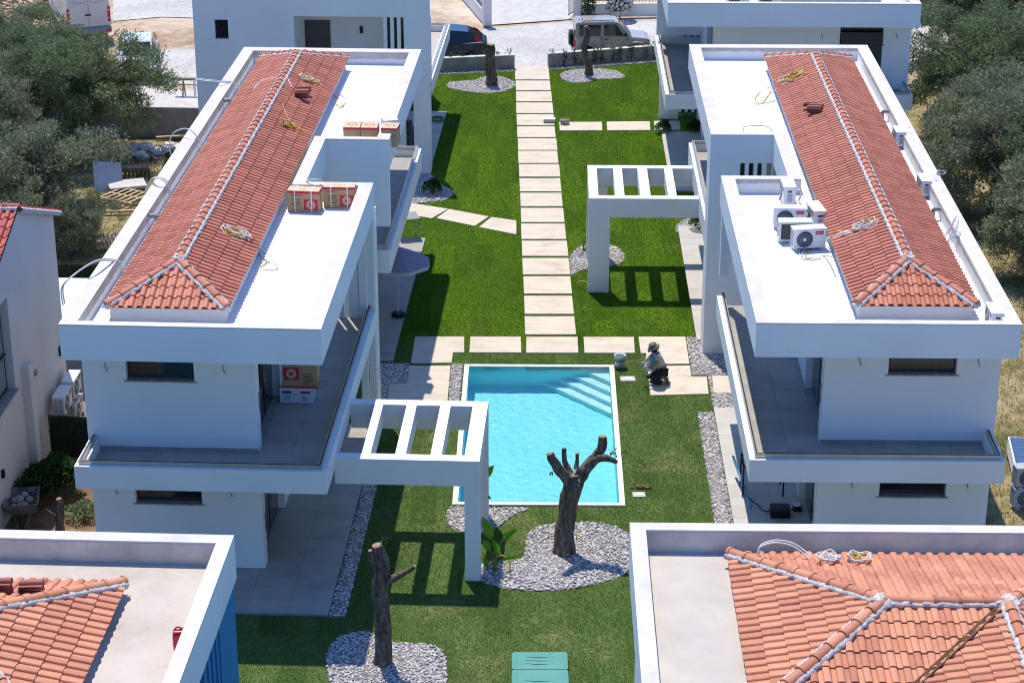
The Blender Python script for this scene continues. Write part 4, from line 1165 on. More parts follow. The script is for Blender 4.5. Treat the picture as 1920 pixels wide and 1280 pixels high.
ac_unit('outdoor unit in the right roof gutter nearest the far end', at(1684, 272, ZR), PI * 1.5, G1).scale = (.84,) * 3
ac_unit('outdoor unit in the right roof gutter halfway along', at(1731, 364, ZR), PI * 1.5, G1).scale = (.84,) * 3
ac_unit('outdoor unit in the right roof gutter at the near corner', at(1862, 614, ZR), PI * 1.5, G1).scale = (.84,) * 3
ac_unit('left of two outdoor units on the roof at the top edge', FR.w(6.6, 71.6, 6.22), -.02, G1)
ac_unit('right of two outdoor units on the roof at the top edge', FR.w(7.7, 71.6, 6.22), -.02, G1)
G2 = 'outdoor units beside the left neighbour wall'
for lb, y, z in (('outdoor unit by left neighbour wall, upper and farthest', 49.75, .92), ('outdoor unit by left neighbour wall, upper and nearer', 48.75, .92), ('outdoor unit by left neighbour wall, lower one behind the hedge screen', 49.75, .25)):
    ac_unit(lb, FL.w(-14.2, y, z), -FL.a + PI / 2, G2)
def shelf(y0, y1, z):
    b_ = thing('wall_bracket', 'steel bracket under the %s outdoor unit on the left neighbour wall' % ('lower' if z < .5 else 'nearer upper' if y0 < 48.5 else 'farther upper'), 'bracket', FL.w(-14.3, (y0 + y1) / 2, z), -FL.a, 'brackets on the neighbour wall')
    for s_ in (-1, 1):
        MB().box(-.23, .3, s_ * .25 - .02, s_ * .25 + .02, -.04, 0).build('arm', M['steel'], b_)
        MB().box(-.23, -.19, s_ * .25 - .02, s_ * .25 + .02, -.25, -.04).build('upright', M['steel'], b_)
shelf(49.35, 50.15, .92); shelf(48.35, 49.15, .92); shelf(49.35, 50.15, .25)
G3 = 'grey units on the grass at the right edge'
ac_unit('grey outdoor unit on the dry grass at right edge, upper of two', at(1925, 948, .0) + Vector((0, 0, .56)), .15, G3, 'grey_plastic', logo=False, body='grey_plastic')
ac_unit('grey outdoor unit on the dry grass at right edge, lower of two', at(1925, 948, .0), .15, G3, 'grey_plastic', logo=False, body='grey_plastic')

# ------------------------------------------------------------------ cartons
def carton(label, loc, rz, s, group, front=True, straps=0, flip=False, plain_white=False, stripe=True):
    t_ = thing('carton', label, 'box', loc, rz, group)
    x, y, z = s
    body = 'white_card' if plain_white else 'cardboard'
    MB().box(-x / 2, x / 2, -y / 2, y / 2, 0, z - .01).build('body', M[body], t_, bevel=.006)
    MB().box(-x / 2 + .003, -.004, -y / 2 + .003, y / 2 - .003, z - .01, z).build('flap', M['white_card' if plain_white else 'cardboard_top'], t_)
    MB().box(.004, x / 2 - .003, -y / 2 + .003, y / 2 - .003, z - .01, z - .001).build('flap', M['white_card' if plain_white else 'cardboard_top'], t_)
    yf_ = -y / 2 - .002
    if not plain_white and stripe:
        zz = (0.0, z * .09) if flip else (z * .88, z * .985)
        MB().box(-x / 2 - .002, x / 2 + .002, yf_, y / 2 + .002, *zz).build('red_band', M['red_print'], t_)
    if front and not plain_white:
        sx = -1 if flip else 1
        za, zb_ = (.36 * z, .88 * z) if flip else (.10 * z, .62 * z)
        a, b_ = sorted((sx * .02 * x, sx * .46 * x))
        MB().box(a, b_, yf_ - .001, yf_ + .001, za, zb_).build('print_panel', M['red_print'], t_)
        cx = (a + b_) / 2; cz = (za + zb_) / 2; r = min(b_ - a, zb_ - za) * .40
        for k in range(8):
            a0, a1 = 2 * PI * k / 8 + .06, 2 * PI * (k + 1) / 8 - .06
            vs = [(cx + q * math.cos(t2), yf_ - .003, cz + q * math.sin(t2)) for q in (r * .38, r) for t2 in (a0, (a0 + a1) / 2, a1)]
            MB().add(vs, [(0, 1, 4, 3), (1, 2, 5, 4)]).build('fan_print', M['cardboard_top'], t_)
        rot = (PI / 2, PI if flip else 0, 0)
        text_part('lettering', 'inventor', z * .16, M['red_print'], t_, (-sx * .20 * x, yf_ - .002, .80 * z if not flip else .17 * z), rot)
        for k in range(4):
            w_ = (.30, .24, .34, .22)[k] * x
            MB().box(-sx * .22 * x - w_ / 2, -sx * .22 * x + w_ / 2, yf_ - .0015, yf_ + .001, z * (.58 - k * .11), z * (.61 - k * .11)).build('small_print', M['black'], t_)
    elif not plain_white:
        MB().box(-.07, .07, yf_ - .001, yf_ + .001, z * .3, z * .5).build('hand_hole', M['black'], t_)
        for k in (-1, 1): MB().box(k * x * .22 - .035, k * x * .22 + .035, -.05, .05, z, z + .001).build('small_print', M['wood_grey'], t_)
    for k in range(straps):
        xx = (-.26 + .52 * k) * x if straps > 1 else .1
        MB().box(xx - .012, xx + .012, yf_ - .004, y / 2 + .004, -.001, z + .004).build('strap', M['strap'], t_)
    return t_
GC = 'cartons on the left villa roof'
carton('strapped carton with red fan print on left roof, nearer and turned', at(571, 398, ZL) + Vector((0, .2, 0)), -.13, (.82, .40, .56), GC, straps=2)
carton('strapped carton with red fan print on left roof, right of its twin', at(637, 391, ZL) + Vector((0, .2, 0)), -.05, (.80, .36, .56), GC, straps=2)
q0 = FL.l(at(667, 257, ZL))
carton('brown carton with red band at the parapet of the left roof, left of three', FL.w(q0.x, 55.25, ZL), -FL.a, (.46, .62, .54), GC, front=False)
carton('brown carton with red band at the parapet of the left roof, middle of three', FL.w(q0.x + .48, 55.25, ZL), -FL.a, (.46, .62, .54), GC, front=False)
carton('brown carton with red band at the parapet of the left roof, right of three', FL.w(q0.x + 1.06, 55.2, ZL), -FL.a - .08, (.44, .55, .54), GC, front=False)
carton('white carton standing behind brown cartons on the left roof', FL.w(q0.x + .95, 56.0, ZL), -FL.a + .35, (.42, .40, .50), GC, front=False, plain_white=True)
q0 = FL.l(at(556, 757, 3.05))
wc = carton('white carton with blue and red print on the left balcony floor', FL.w(q0.x, q0.y + .28, 3.06), -FL.a, (.80, .5, .36), None, front=False, plain_white=True)
for k, (a, c_, mt) in enumerate(((-.34, -.12, 'blue_print'), (.10, .33, 'red_print'))): MB().box(a, c_, -.256, -.252, .25, .31).build('print', M[mt], wc)
for k in range(3): MB().box(-.30 + .02 * k, -.16, -.255, -.252, .08 + .05 * k, .095 + .05 * k).build('small_print', M['blue_print'], wc); MB().box(.12, .26 - .03 * k, -.255, -.252, .08 + .05 * k, .095 + .05 * k).build('small_print', M['blue_print'], wc)
carton('upside-down carton with red fan print on the left balcony, on a white carton', FL.w(q0.x + .09, q0.y + .30, 3.42), -FL.a, (.84, .42, .60), None, flip=True)

# ------------------------------------------------------------------ spare tiles, cables, conduits
def tile_stack(label, loc, rz, n, tilt=0.0, mat='tile_stack', k2=1):
    t_ = thing('tile_stack', label, 'roof tiles', loc, rz, 'spare roof tiles')
    me = tile_mb().mesh('roof_tile', M[mat])
    if tilt: t_.rotation_euler = (0, tilt, rz)
    for c_ in range(k2):
        for i in range(n):
            o = bpy.data.objects.new('roof_tile', me); COL.objects.link(o); o.parent = t_
            o.location = (-TW / 2 + rnd.uniform(-.008, .008), -TLN / 2 + rnd.uniform(-.01, .01), .012 + i * .032); o.rotation_euler = (0, 0, rnd.uniform(-.03, .03))
    return t_
tile_stack('stack of spare tiles on left villa roof, farther of two', FL.w(-8.95, 57.7, 7.0), -FL.a + 1.45, 5, .0)
tile_stack('stack of spare tiles on left villa roof, nearer of two', FL.w(-8.92, 57.2, 7.0), -FL.a + 1.5, 6, .0)
for k, (dx, dy, lb) in enumerate(((0, .34, 'farthest'), (.12, 0, 'middle'), (.02, -.32, 'nearest'))):
    tile_stack('spare tiles on right villa roof slope, %s of three' % lb, FR.w(7.45 + dx, 56.8 + dy, 6.92), -FR.a + PI / 2 - .25, 3 + k)
qa = FL.l(at(61, 1098, 6.75)); tile_stack('tile stack on the near left roof, right of two', FL.w(qa.x, qa.y - .1, 6.55), -FL.a + PI / 2, 9, mat='tile_stack')
qa = FL.l(at(2, 1098, 6.75)); tile_stack('tile stack on the near left roof, cut by the picture edge', FL.w(qa.x, qa.y - .1, 6.58), -FL.a + PI / 2, 9, mat='tile_stack')

def coil(label, c, r, n, mats, tails, lift=.012, cat='cable', tilt=0.0, group='cable coils on the roofs'):
    """a loose bundle of loops with loose tails; c is the point it lies on"""
    t_ = thing('cable_coil', label, cat, c, 0, group)
    rm = Matrix.Rotation(tilt, 3, 'Y')
    for k in range(n):
        rr = r * rnd.uniform(.5, 1.2); ox, oy = rnd.uniform(-.22, .22) * 2 * r, rnd.uniform(-.2, .2) * 2 * r; el = rnd.uniform(.55, 1.0)
        ph = rnd.uniform(0, 6)
        pts = [rm @ Vector((ox + rr * math.cos(a) * 1.15 + .03 * math.sin(2 * a + ph), oy + rr * math.sin(a) * el, .025 + k * lift + .02 * math.sin(3 * a + ph))) for a in [2 * PI * i / 22 for i in range(22)]]
        MB().tube(pts, .011 if k % 2 else .014, 5, closed=True).build('loop', M[mats[k % len(mats)]], t_)
    for k, tl in enumerate(tails):
        MB().tube(spline([Vector(q) - Vector(c) for q in tl], 6), .015, 5).build('tail', M[mats[k % len(mats)]], t_)
    return t_
def lz(fr, x, y, z): return fr.w(x, y, z)
def slopeL(x): return 6.65 + .55 * (1 - abs(x + 9.675) / 1.345) + .075      # height of the left roof's tiles
def slopeR(x): return 6.55 + .55 * (1 - abs(x - 8.155) / 1.325) + .075
def onL(px, py):
    z = 6.3
    for _ in range(8):
        q = FL.l(at(px, py, z)); z = max(slopeL(q.x), 6.33) if -11.02 < q.x < -8.33 else 6.33
    return at(px, py, z)
def onR(px, py):
    z = 6.3
    for _ in range(8):
        q = FR.l(at(px, py, z)); z = max(slopeR(q.x), 6.22) if 6.83 < q.x < 9.48 else 6.22
    return at(px, py, z)
coil('white and yellow cable bundle lying over the near eave of the left villa roof', onL(443, 440), .26, 9, ['cable_white', 'cable_white', 'cable_yellow'], [[onL(430, 445), onL(458, 453), onL(478, 460), onL(490, 480), onL(506, 492)], [onL(445, 432), onL(470, 440), onL(492, 470), onL(518, 495), onL(515, 505), onL(490, 505)], [onL(450, 440), onL(480, 450), onL(487, 476), onL(500, 490), onL(488, 500)]], tilt=.38)
coil('small yellow cable coil on the left villa tiles', onL(541, 238), .17, 5, ['cable_yellow', 'cable_yellow', 'cable_black'], [[onL(530, 192), onL(533, 205), onL(541, 222), onL(556, 238), onL(575, 247), onL(588, 256)]], tilt=.38)
coil('cable bundle beside spare tiles at the far end of the left villa roof', onL(575, 150), .24, 8, ['cable_white', 'cable_yellow'], [[onL(580, 150), onL(605, 160), onL(622, 172), onL(640, 178), onL(648, 190), onL(636, 203)], [onL(585, 155), onL(605, 168), onL(628, 180), onL(645, 200), onL(630, 196)], [onL(548, 165), onL(535, 142), onL(520, 145), onL(490, 152), onL(475, 168)]], tilt=.38)
coil('tangled yellow and white cables over the far eave of the right villa roof', onR(1487, 148), .28, 10, ['cable_yellow', 'cable_white', 'cable_yellow'], [[onR(1520, 136), onR(1490, 142), onR(1468, 158), onR(1440, 165), onR(1420, 178), onR(1416, 192), onR(1430, 192), onR(1445, 172)], [onR(1490, 150), onR(1465, 160), onR(1440, 180), onR(1418, 195), onR(1440, 192), onR(1454, 188)]], tilt=-.38)
coil('yellow cables with white coil trailing past the outdoor units on the right villa roof', onR(1622, 425), .20, 8, ['cable_white', 'cable_white', 'cable_yellow'], [[onR(1610, 432), onR(1575, 436), onR(1545, 448), onR(1525, 458), onR(1508, 465), onR(1504, 480)], [onR(1610, 430), onR(1570, 440), onR(1540, 455), onR(1512, 462), onR(1506, 476)], [onR(1600, 434), onR(1560, 436), onR(1530, 462), onR(1515, 470), onR(1512, 484), onR(1545, 480), onR(1563, 482)], [onR(1600, 436), onR(1565, 444), onR(1530, 452), onR(1500, 468), onR(1508, 486), onR(1540, 484)]], tilt=-.38)
def onN(px, py, z): return at(px, py, z)
coil('white cable coil on the near right roof, left of two', at(1558, 1048, 6.62), .15, 6, ['cable_white'], [])
coil('white and yellow cable coil on the near right roof, right of two', at(1607, 1048, 6.62), .14, 6, ['cable_white', 'cable_yellow'], [])
coil('loose white conduit coil in the gutter of the right villa roof', FR.w(9.72, 47.4, 6.50), .34, 3, ['cable_white', 'cable_white'], [[FR.w(9.75, 47.1, 6.35), FR.w(9.66, 46.7, 6.24), FR.w(9.72, 46.0, 6.24)]], lift=.03, tilt=-1.15)
def conduit(label, pts, r=.022, mat='cable_white', n=1, group='white conduits over the roof edges', name='conduit'):
    t_ = thing(name, label, 'conduit', pts[0], 0, group)
    for k in range(n):
        MB().tube([p - Vector(pts[0]) + Vector((.03 * k, .05 * k, .02 * k)) for p in spline(pts, 6)], r, 6).build('pipe', M[mat], t_)
    return t_
conduit('pale conduit arching over the left villa parapet at its near end', [FL.w(-11.33, 44.9, 6.32), FL.w(-11.38, 44.82, 6.5), FL.w(-11.55, 44.2, 6.83), FL.w(-11.75, 43.56, 6.98), FL.w(-12.1, 42.95, 6.85), FL.w(-12.3, 42.94, 6.6), FL.w(-12.3, 42.95, 6.2)], .016, n=2)
conduit('pale conduit arching over the left villa parapet beside a pallet', [FL.w(-11.3, 50.0, 6.32), FL.w(-11.38, 50.05, 6.74), FL.w(-11.5, 49.95, 6.90), FL.w(-11.75, 50.15, 6.84), FL.w(-12.1, 50.92, 6.37), FL.w(-12.3, 51.48, 6.0)], .016, n=2)
conduit('pale conduit arching over the left villa parapet near its middle', [FL.w(-11.3, 54.4, 6.32), FL.w(-11.38, 54.32, 6.62), FL.w(-11.5, 54.15, 6.90), FL.w(-11.75, 54.26, 6.94), FL.w(-12.1, 54.48, 6.74), FL.w(-12.3, 54.83, 6.35), FL.w(-12.3, 54.89, 6.0)], .017)
conduit('pale conduits reaching outward over the far end of the left villa parapet', [FL.w(-11.25, 60.4, 6.35), FL.w(-11.45, 59.9, 6.66), FL.w(-11.7, 59.5, 6.80), FL.w(-12.1, 59.4, 6.86), FL.w(-12.5, 59.6, 6.80), FL.w(-12.52, 59.6, 6.3)], .016, n=2)
conduit('thin conduit loop lying on the right villa roof beside the recess', [at(1394, 248, 6.23), at(1396, 238, 6.5), at(1420, 236, 6.55), at(1440, 238, 6.45), at(1449, 249, 6.24)], .012, 'plaster_grey')
conduit('white conduit arch on the near right roof', [at(1421, 1042, 6.55), at(1424, 1026, 6.72), at(1450, 1017, 6.80), at(1480, 1021, 6.76), at(1500, 1032, 6.65), at(1516, 1046, 6.57)], .014, n=2)
conduit('grey conduit ring lying on the right villa parapet', [at(1765 + 8 * math.cos(a), 324 + 3 * math.sin(a), 6.63) for a in [2 * PI * i / 9 for i in range(10)]], .02, 'plaster_grey')
conduit('white conduit stub by the notch cartons', [at(568, 350, 6.35), at(575, 340, 6.72), at(590, 336, 6.85), at(602, 338, 6.8)], .018)
for k, (y, lb) in enumerate(((58.3, 'far'), (48.0, 'near'))):
    conduit('grey pipe elbow coming out of the left villa roof gutter, %s one' % lb, [FL.w(-11.2, y, 6.33), FL.w(-11.2, y, 6.52), FL.w(-11.25, y - .02, 6.60), FL.w(-11.38, y - .02, 6.60)], .06, 'plaster_grey', group='pipe elbows', name='pipe_elbow')
for k, (px, py, lb) in enumerate(((1667, 225, 'far'), (1770, 410, 'near'))):
    q = FR.l(at(px, py, 6.22)); conduit('grey pipe elbow coming out of the right villa roof gutter, %s one' % lb, [FR.w(9.68, q.y, 6.21), FR.w(9.68, q.y, 6.40), FR.w(9.72, q.y - .02, 6.48), FR.w(9.86, q.y - .02, 6.48)], .06, 'plaster_grey', group='pipe elbows', name='pipe_elbow')
for k, (px, py) in enumerate(((1694, 250), (1744, 350))):
    q = FR.l(at(px, py, 6.4)); conduit('white insulated pipe from the %s gutter outdoor unit' % ('far', 'middle')[k], [FR.w(q.x, q.y, 6.45), FR.w(q.x + .14, q.y - .1, 6.62), FR.w(q.x + .2, q.y - .4, 6.45), FR.w(q.x + .05, q.y - .7, 6.3), FR.w(q.x + .15, q.y - 1.1, 6.24), FR.w(q.x - .02, q.y - 1.5, 6.24)], .025)
conduit('white insulated pipe from the outdoor unit cluster', [at(1468, 375, 6.3), at(1488, 362, 6.5), at(1498, 356, 6.62), at(1502, 364, 6.5), at(1498, 376, 6.25)], .028)

# red jerrycan on the near left roof
jc = thing('jerrycan', 'red plastic jerrycan on the near left concrete roof', 'jerrycan', at(336, 1214, 6.30) + Vector((0, .05, 0)), .1)
MB().prism([(-.10, -.07), (.10, -.07), (.10, .07), (-.10, .07)], 0, .25).build('body', M['red_plastic'], jc, bevel=.03)
MB().box(-.09, .09, -.06, .06, .25, .30).build('shoulder', M['red_plastic'], jc, bevel=.025)
MB().tube(bez((-.06, 0, .29), (-.06, 0, .37), (.04, 0, .37), (.04, 0, .30), 8), .014, 6).build('handle', M['red_plastic'], jc)
MB().lathe([(.028, .29), (.028, .335), (.001, .337)], 12, (.075, 0, 0)).build('cap', M['red_plastic'], jc)

# ------------------------------------------------------------------ garden things
# bucket
bk = thing('bucket', 'pale blue plastic bucket of soil near the pool corner', 'bucket', at(1162, 689, .0), .3)
MB().lathe([(.135, 0), (.165, .38), (.175, .38), (.175, .40), (.16, .40), (.150, .33)], 22).build('body', plain('bucket_blue', (.46, .57, .62), .45), bk)
MB().lathe([(.152, .34), (.001, .345)], 22).build('soil', M['bark'], bk)
MB().lathe([(.1505, .20), (.1585, .28)], 22).build('band', plain('bucket_band', (.04, .16, .17), .5), bk)
MB().tube([(.178 * math.cos(a), .178 * math.sin(a), .37 - .12 * abs(math.sin(a))) for a in [PI * i / 12 + PI for i in range(13)]], .006, 5).build('handle', M['steel'], bk)
# inspection covers
def cover(label, c, r, mat='concrete_light'):
    t_ = thing('drain_cover', label, 'drain cover', c, .03, 'drain covers in the lawn')
    MB().box(-r, r, -r * .8, r * .8, -.05, .03).build('frame', M['concrete_light'], t_, bevel=.01)
    MB().box(-r * .62, r * .62, -r * .5, r * .5, .03, .045).build('lid', M['white_plastic'], t_, bevel=.006)
    return t_
cover('white square drain cover in the turf between pool and kneeling man', at(1177, 711), .21)
cover('round white drain cover with dug earth beside the pool', at(1198, 928), .16)
er = thing('earth_heap', 'small heap of dark dug earth beside a drain cover', 'soil', at(1200, 914))
mb = MB()
for k in range(14):
    a, r = rnd.uniform(0, 6.3), rnd.uniform(0, .2)
    bm = bmesh.new(); bmesh.ops.create_icosphere(bm, subdivisions=1, radius=rnd.uniform(.05, .09))
    mb.add([v.co * rnd.uniform(.85, 1.2) + Vector((1.3 * r * math.cos(a), .6 * r * math.sin(a), .03)) for v in bm.verts], [[v.index for v in f.verts] for f in bm.faces]); bm.free()
mb.build('clods', M['garden_soil'], er)
# turquoise tank lid at the lower edge
gl_ = thing('tank_lid', 'turquoise plastic double tank lid in the lawn at the lower edge', 'tank lid', at(1013, 1290), 0)
yA = (at(1013, 1233).y - at(1013, 1290).y)
hw_ = .60
for k, (a, c_) in enumerate(((-1.0, -yA * .0 + .42 * yA), (.44 * yA, yA))):
    p_ = MB().prism([(-hw_, a), (hw_, a), (hw_, c_ - .05), (hw_ - .05, c_), (-hw_ + .05, c_), (-hw_, c_ - .05)], 0, .16).build('panel', M['green_lid'], gl_, bevel=.02)
    for s_ in (-1, 1): MB().box(s_ * .52 - .03, s_ * .52 + .03, a + .06, c_ - .08, .16, .172).build('rib', M['green_lid'], p_, bevel=.006)
    for j in range(3):
        y_ = a + (c_ - a) * (.3 + .2 * j)
        MB().tube([(-.30, y_, .155), (-.15, y_ - .03, .165), (0, y_ - .04, .168), (.15, y_ - .03, .158), (.30, y_, .150)], .012, 6).build('rib', M['green_lid'], p_)
MB().box(-.56, .56, .425 * yA, .435 * yA, .02, .12).build('hinge', M['green_lid'], gl_)
# parasol
pu = at(747, 596)
um = thing('parasol', 'plum parasol with pale fringe on the terrace of the left villa', 'parasol', pu, .2)
MB().prism([(.22 * math.cos(PI / 4 * k + .39), .22 * math.sin(PI / 4 * k + .39)) for k in range(8)], .07, .17).build('base', M['black'], um, bevel=.02)
MB().tube([(0, 0, .15), (0, 0, 2.3)], .019, 8).build('pole', M['alu'], um)
n, rc = 8, 1.02
zc, zr_ = 2.30, 1.80
vs = [(0, 0, zc)]
for j, f in enumerate((.5, 1.0)):
    for k in range(n * 2):
        a = PI * k / n + .2
        rr = rc * f * (1.0 if k % 2 == 0 else .945)
        vs.append((rr * math.cos(a), rr * math.sin(a), zc - (zc - zr_) * (f ** 1.12) + (.0 if k % 2 == 0 else .012 * f)))
m2 = n * 2
fs = [(0, 1 + k, 1 + (k + 1) % m2) for k in range(m2)] + [(1 + k, 1 + m2 + k, 1 + m2 + (k + 1) % m2, 1 + (k + 1) % m2) for k in range(m2)]
cn = MB().add(vs, fs).build('canopy', M['parasol'], um)
sd = cn.modifiers.new('thick', 'SOLIDIFY'); sd.thickness = .006
fr_ = MB()
rim = [Vector(vs[1 + m2 + k]) for k in range(m2)]
fr_.add(rim + [p - Vector((0, 0, .11)) for p in rim], [(k, m2 + k, m2 + (k + 1) % m2, (k + 1) % m2) for k in range(m2)])
fo = fr_.build('fringe', M['parasol_trim'], um); sd = fo.modifiers.new('thick', 'SOLIDIFY'); sd.thickness = .004
for k in range(n):
    p_ = Vector(vs[1 + m2 + 2 * k])
    MB().tube([(0, 0, zc - .03), p_ - Vector((0, 0, .012))], .007, 5).build('rib', M['alu'], um)
MB().lathe([(.02, 2.30), (.03, 2.33), (.002, 2.37)], 10).build('finial', M['parasol_trim'], um)
# outdoor chair / table corner at the terrace
ch = thing('garden_table', 'grey square garden table at the far corner of the left terrace', 'table', FL.w(-6.78, 65.0, .07), -FL.a + .3)
MB().box(-.36, .36, -.36, .36, .70, .73).build('tabletop', M['plaster_grey'], ch, bevel=.01)
for sx in (-1, 1):
    for sy in (-1, 1): MB().tube([(sx * .33, sy * .33, 0), (sx * .30, sy * .30, .70)], .015, 6).build('leg', M['plaster_grey'], ch)
for s_ in (-1, 1): MB().tube([(s_ * .315, -.315, .35), (s_ * .315, .315, .35)], .010, 6).build('stretcher', M['plaster_grey'], ch)
# green hose, box on the path, stone pot
def hose(label, c, r, n, tail):
    t_ = thing('garden_hose', label, 'hose', c)
    for k in range(n): MB().tube([(r * (1 - .06 * k) * math.cos(a), r * (1 - .06 * k) * math.sin(a), .03 + .028 * k) for a in [2 * PI * i / 24 for i in range(24)]], .018, 6, closed=True).build('loop', M['hose_green'], t_)
    if tail: MB().tube(spline([Vector(p_) - Vector(c) for p_ in tail], 6), .016, 6).build('tail', M['hose_green'], t_)
hose('green garden hose coiled at the far left terrace corner', at(820, 226, .07), .30, 3, [at(825, 222, .1), at(838, 233, .03), at(855, 237, .03), at(867, 236, .03), at(858, 231, .03), at(840, 229, .03)])
bx_ = thing('metal_box', 'small white metal box lying on the slab path', 'box', at(1030, 229, .04), -.02)
MB().box(-.23, .23, -.13, .13, 0, .13).build('body', M['steel'], bx_, bevel=.01); MB().box(-.235, .235, -.135, .135, .13, .15).build('lid', M['white_plastic'], bx_, bevel=.006)
pt = thing('stone_pot', 'round stone pot standing at the path junction', 'pot', at(1059, 234))
MB().lathe([(.10, 0), (.17, .06), (.19, .14), (.17, .22), (.13, .25), (.12, .24), (.135, .2)], 18).build('body', M['stone_pot'], pt); MB().lathe([(.12, .215), (.001, .22)], 14).build('soil', M['garden_soil'], pt)
# yellow irrigation ends
for k, (px, py) in enumerate(((1087, 540), (1093, 585), (1028, 1010), (1080, 1012), (690, 1228))):
    lb = ('yellow pipe end in the grass left of the right pergola post', 'short yellow pipe end in the grass below the right pergola post', 'yellow pipe end left of the near olive trunk', 'yellow pipe end right of the near olive trunk', 'yellow pipe end beside the lowest olive trunk')[k]
    c = at(px, py)
    t_ = thing('irrigation_pipe', lb, 'pipe', c, 0, 'yellow irrigation pipe ends')
    MB().tube(spline([(0, 0, 0), (-.08, .02, .16), (.05, 0, .24), (.22, -.02, .20)] if k < 1 else [(0, 0, 0), (.02, 0, .12), (.10, 0, .16)], 5), .016, 6).build('pipe', M['cable_yellow'], t_)
    MB().lathe([(.02, 0), (.02, .05)], 8, (0, 0, 0)).build('collar', M['black'], t_)
# ------------------------------------------------------------------ things on the lower right terrace
q = FR.l(at(1480, 965, .07))
tb = thing('work_table', 'black steel table frame on the lower terrace of the right villa', 'table', FR.w(5.40, 46.6, .07), -FR.a)
for sx in (-.5, .5):
    for sy in (-.35, .35): MB().tube([(sx, sy, 0), (sx, sy, .80)], .022, 6).build('leg', M['black'], tb)
for sy in (-.35, .35): MB().box(-.52, .52, sy - .02, sy + .02, .80, .84).build('rail', M['black'], tb)
for sx in (-.5, .5): MB().box(sx - .02, sx + .02, -.33, .33, .80, .84).build('rail', M['black'], tb)
cs = thing('tool_case', 'black plastic tool case on the lower terrace of the right villa', 'case', FR.w(5.72, 45.25, .07), -FR.a)
MB().box(-.24, .24, -.18, .18, 0, .16).build('body', M['black'], cs, bevel=.02); MB().box(-.24, .24, -.18, .18, .165, .25).build('lid', M['cable_black'], cs, bevel=.02); MB().tube(bez((-.09, -.19, .12), (-.09, -.27, .12), (.09, -.27, .12), (.09, -.19, .12), 6), .013, 6).build('handle', M['black'], cs)
bp_ = thing('blue_pipe', 'light blue pipe leaning across the lower right terrace', 'pipe', FR.w(5.05, 45.6, .07), -FR.a)
MB().tube([(0, 0, .03), (-.30, 1.9, .5)], .035, 8).build('pipe', plain('blue_pvc', (.10, .30, .50), .4), bp_)
cb = thing('power_cable', 'black power cable trailing over the lower right terrace', 'cable', FR.w(5.0, 46, .07))
MB().tube(spline([at(1398, 912, .1) - cb.location, at(1394, 925, .09) - cb.location, at(1420, 945, .09) - cb.location, at(1435, 958, .09) - cb.location, at(1458, 950, .09) - cb.location, at(1485, 955, .09) - cb.location], 6), .014, 5).build('cable', M['cable_black'], cb)
rl = thing('cable_reel', 'black cable reel with pale ring on the lower right terrace', 'cable reel', at(1494, 955, .07))
MB().lathe([(.13, 0), (.13, .02), (.07, .025), (.07, .12), (.13, .125), (.13, .145)], 18).build('drum', M['black'], rl); MB().lathe([(.125, .146), (.09, .152)], 18).build('ring', M['white_plastic'], rl)

# crate with blue panels, right edge
cr = thing('panel_crate', 'white crate of blue panels on the dry grass at the right edge', 'crate', at(1930, 880), -.12)
for k in range(5): MB().box(-.5, .9, -.85, .85, .1 + k * .085, .16 + k * .085).build('panel_frame', M['white_plastic'], cr)
MB().box(-.46, .86, -.81, .81, .506, .512).build('panel', M['blue_panel'], cr)
for k in range(7): MB().box(-.46, .86, -.75 + k * .24, -.742 + k * .24, .512, .514).build('panel_line', M['steel'], cr)
for s_ in (-1, 1): MB().box(-.5, .9, s_ * .7 - .05, s_ * .7 + .05, 0, .1).build('skid', M['wood_pale'], cr)
# ------------------------------------------------------------------ yard left of the villa: pallets, boards, fence, wheelbarrow
def pallet(label, loc, rz, mat='wood_pale', tilt=(0, 0), nslat=7, L_=1.2, W_=1.0):
    t_ = thing('pallet', label, 'pallet', loc, rz, 'wooden pallets in the olive yard')
    t_.rotation_euler = (tilt[0], tilt[1], rz)
    for k in range(nslat):
        y = -W_ / 2 + (k + .5) * W_ / nslat
        MB().box(-L_ / 2, L_ / 2, y - .045, y + .045, .12, .14).build('slat', M[mat], t_)
    for k in range(3):
        x = -L_ / 2 + .05 + k * (L_ - .1) / 2
        MB().box(x - .04, x + .04, -W_ / 2, W_ / 2, .02, .12).build('stringer', M[mat], t_)
    return t_
pallet('pale wooden pallet lying in the sun beside the left villa', at(236, 372, .1), 1.05, nslat=6, L_=1.3, W_=1.5)
pallet('weathered pallet propped in the shade behind grey boards', at(255, 322, .1), .1 + PI / 2, 'wood_grey', (0, .5), 7)
pallet('pale pallet half hidden beneath the left villa parapet', at(205, 455, .05), .3 + PI / 2, nslat=8)
bd = thing('grey_board', 'blue-grey board leaning upright in the olive yard', 'board', at(205, 362, 0), .55)
bd.rotation_euler = (-.55, .25, .6)
MB().box(-.55, .55, -.02, .02, 0, 1.15).build('board', M['blue_slate'] if 'blue_slate' in M else M['steel'], bd)
b2 = thing('grey_board', 'flat grey board lying between two pallets', 'board', at(238, 345, .25), .3)
MB().box(-.65, .65, -.45, .45, -.03, .03).build('board', M['concrete_light'], b2, bevel=.01)
for k, (px, py, a, ln, lb) in enumerate(((340, 236, .9, .9, 'nearest the grey yard wall'), (322, 256, .2, 1.2, 'below the long offcut'), (290, 275, .35, 1.8, 'in the tree shade'), (283, 290, -1.1, 1.2, 'leaning on the stone heap'), (215, 396, .1, 1.6, 'in front of the pale pallet'))):
    t_ = thing('timber', 'loose timber plank in the olive yard, ' + lb, 'plank', at(px, py, .08), a, 'loose planks in the olive yard')
    MB().box(-ln / 2, ln / 2, -.06, .06, -.03, .03).build('plank', M['wood_pale' if k < 2 or k == 4 else 'wood_grey'], t_)
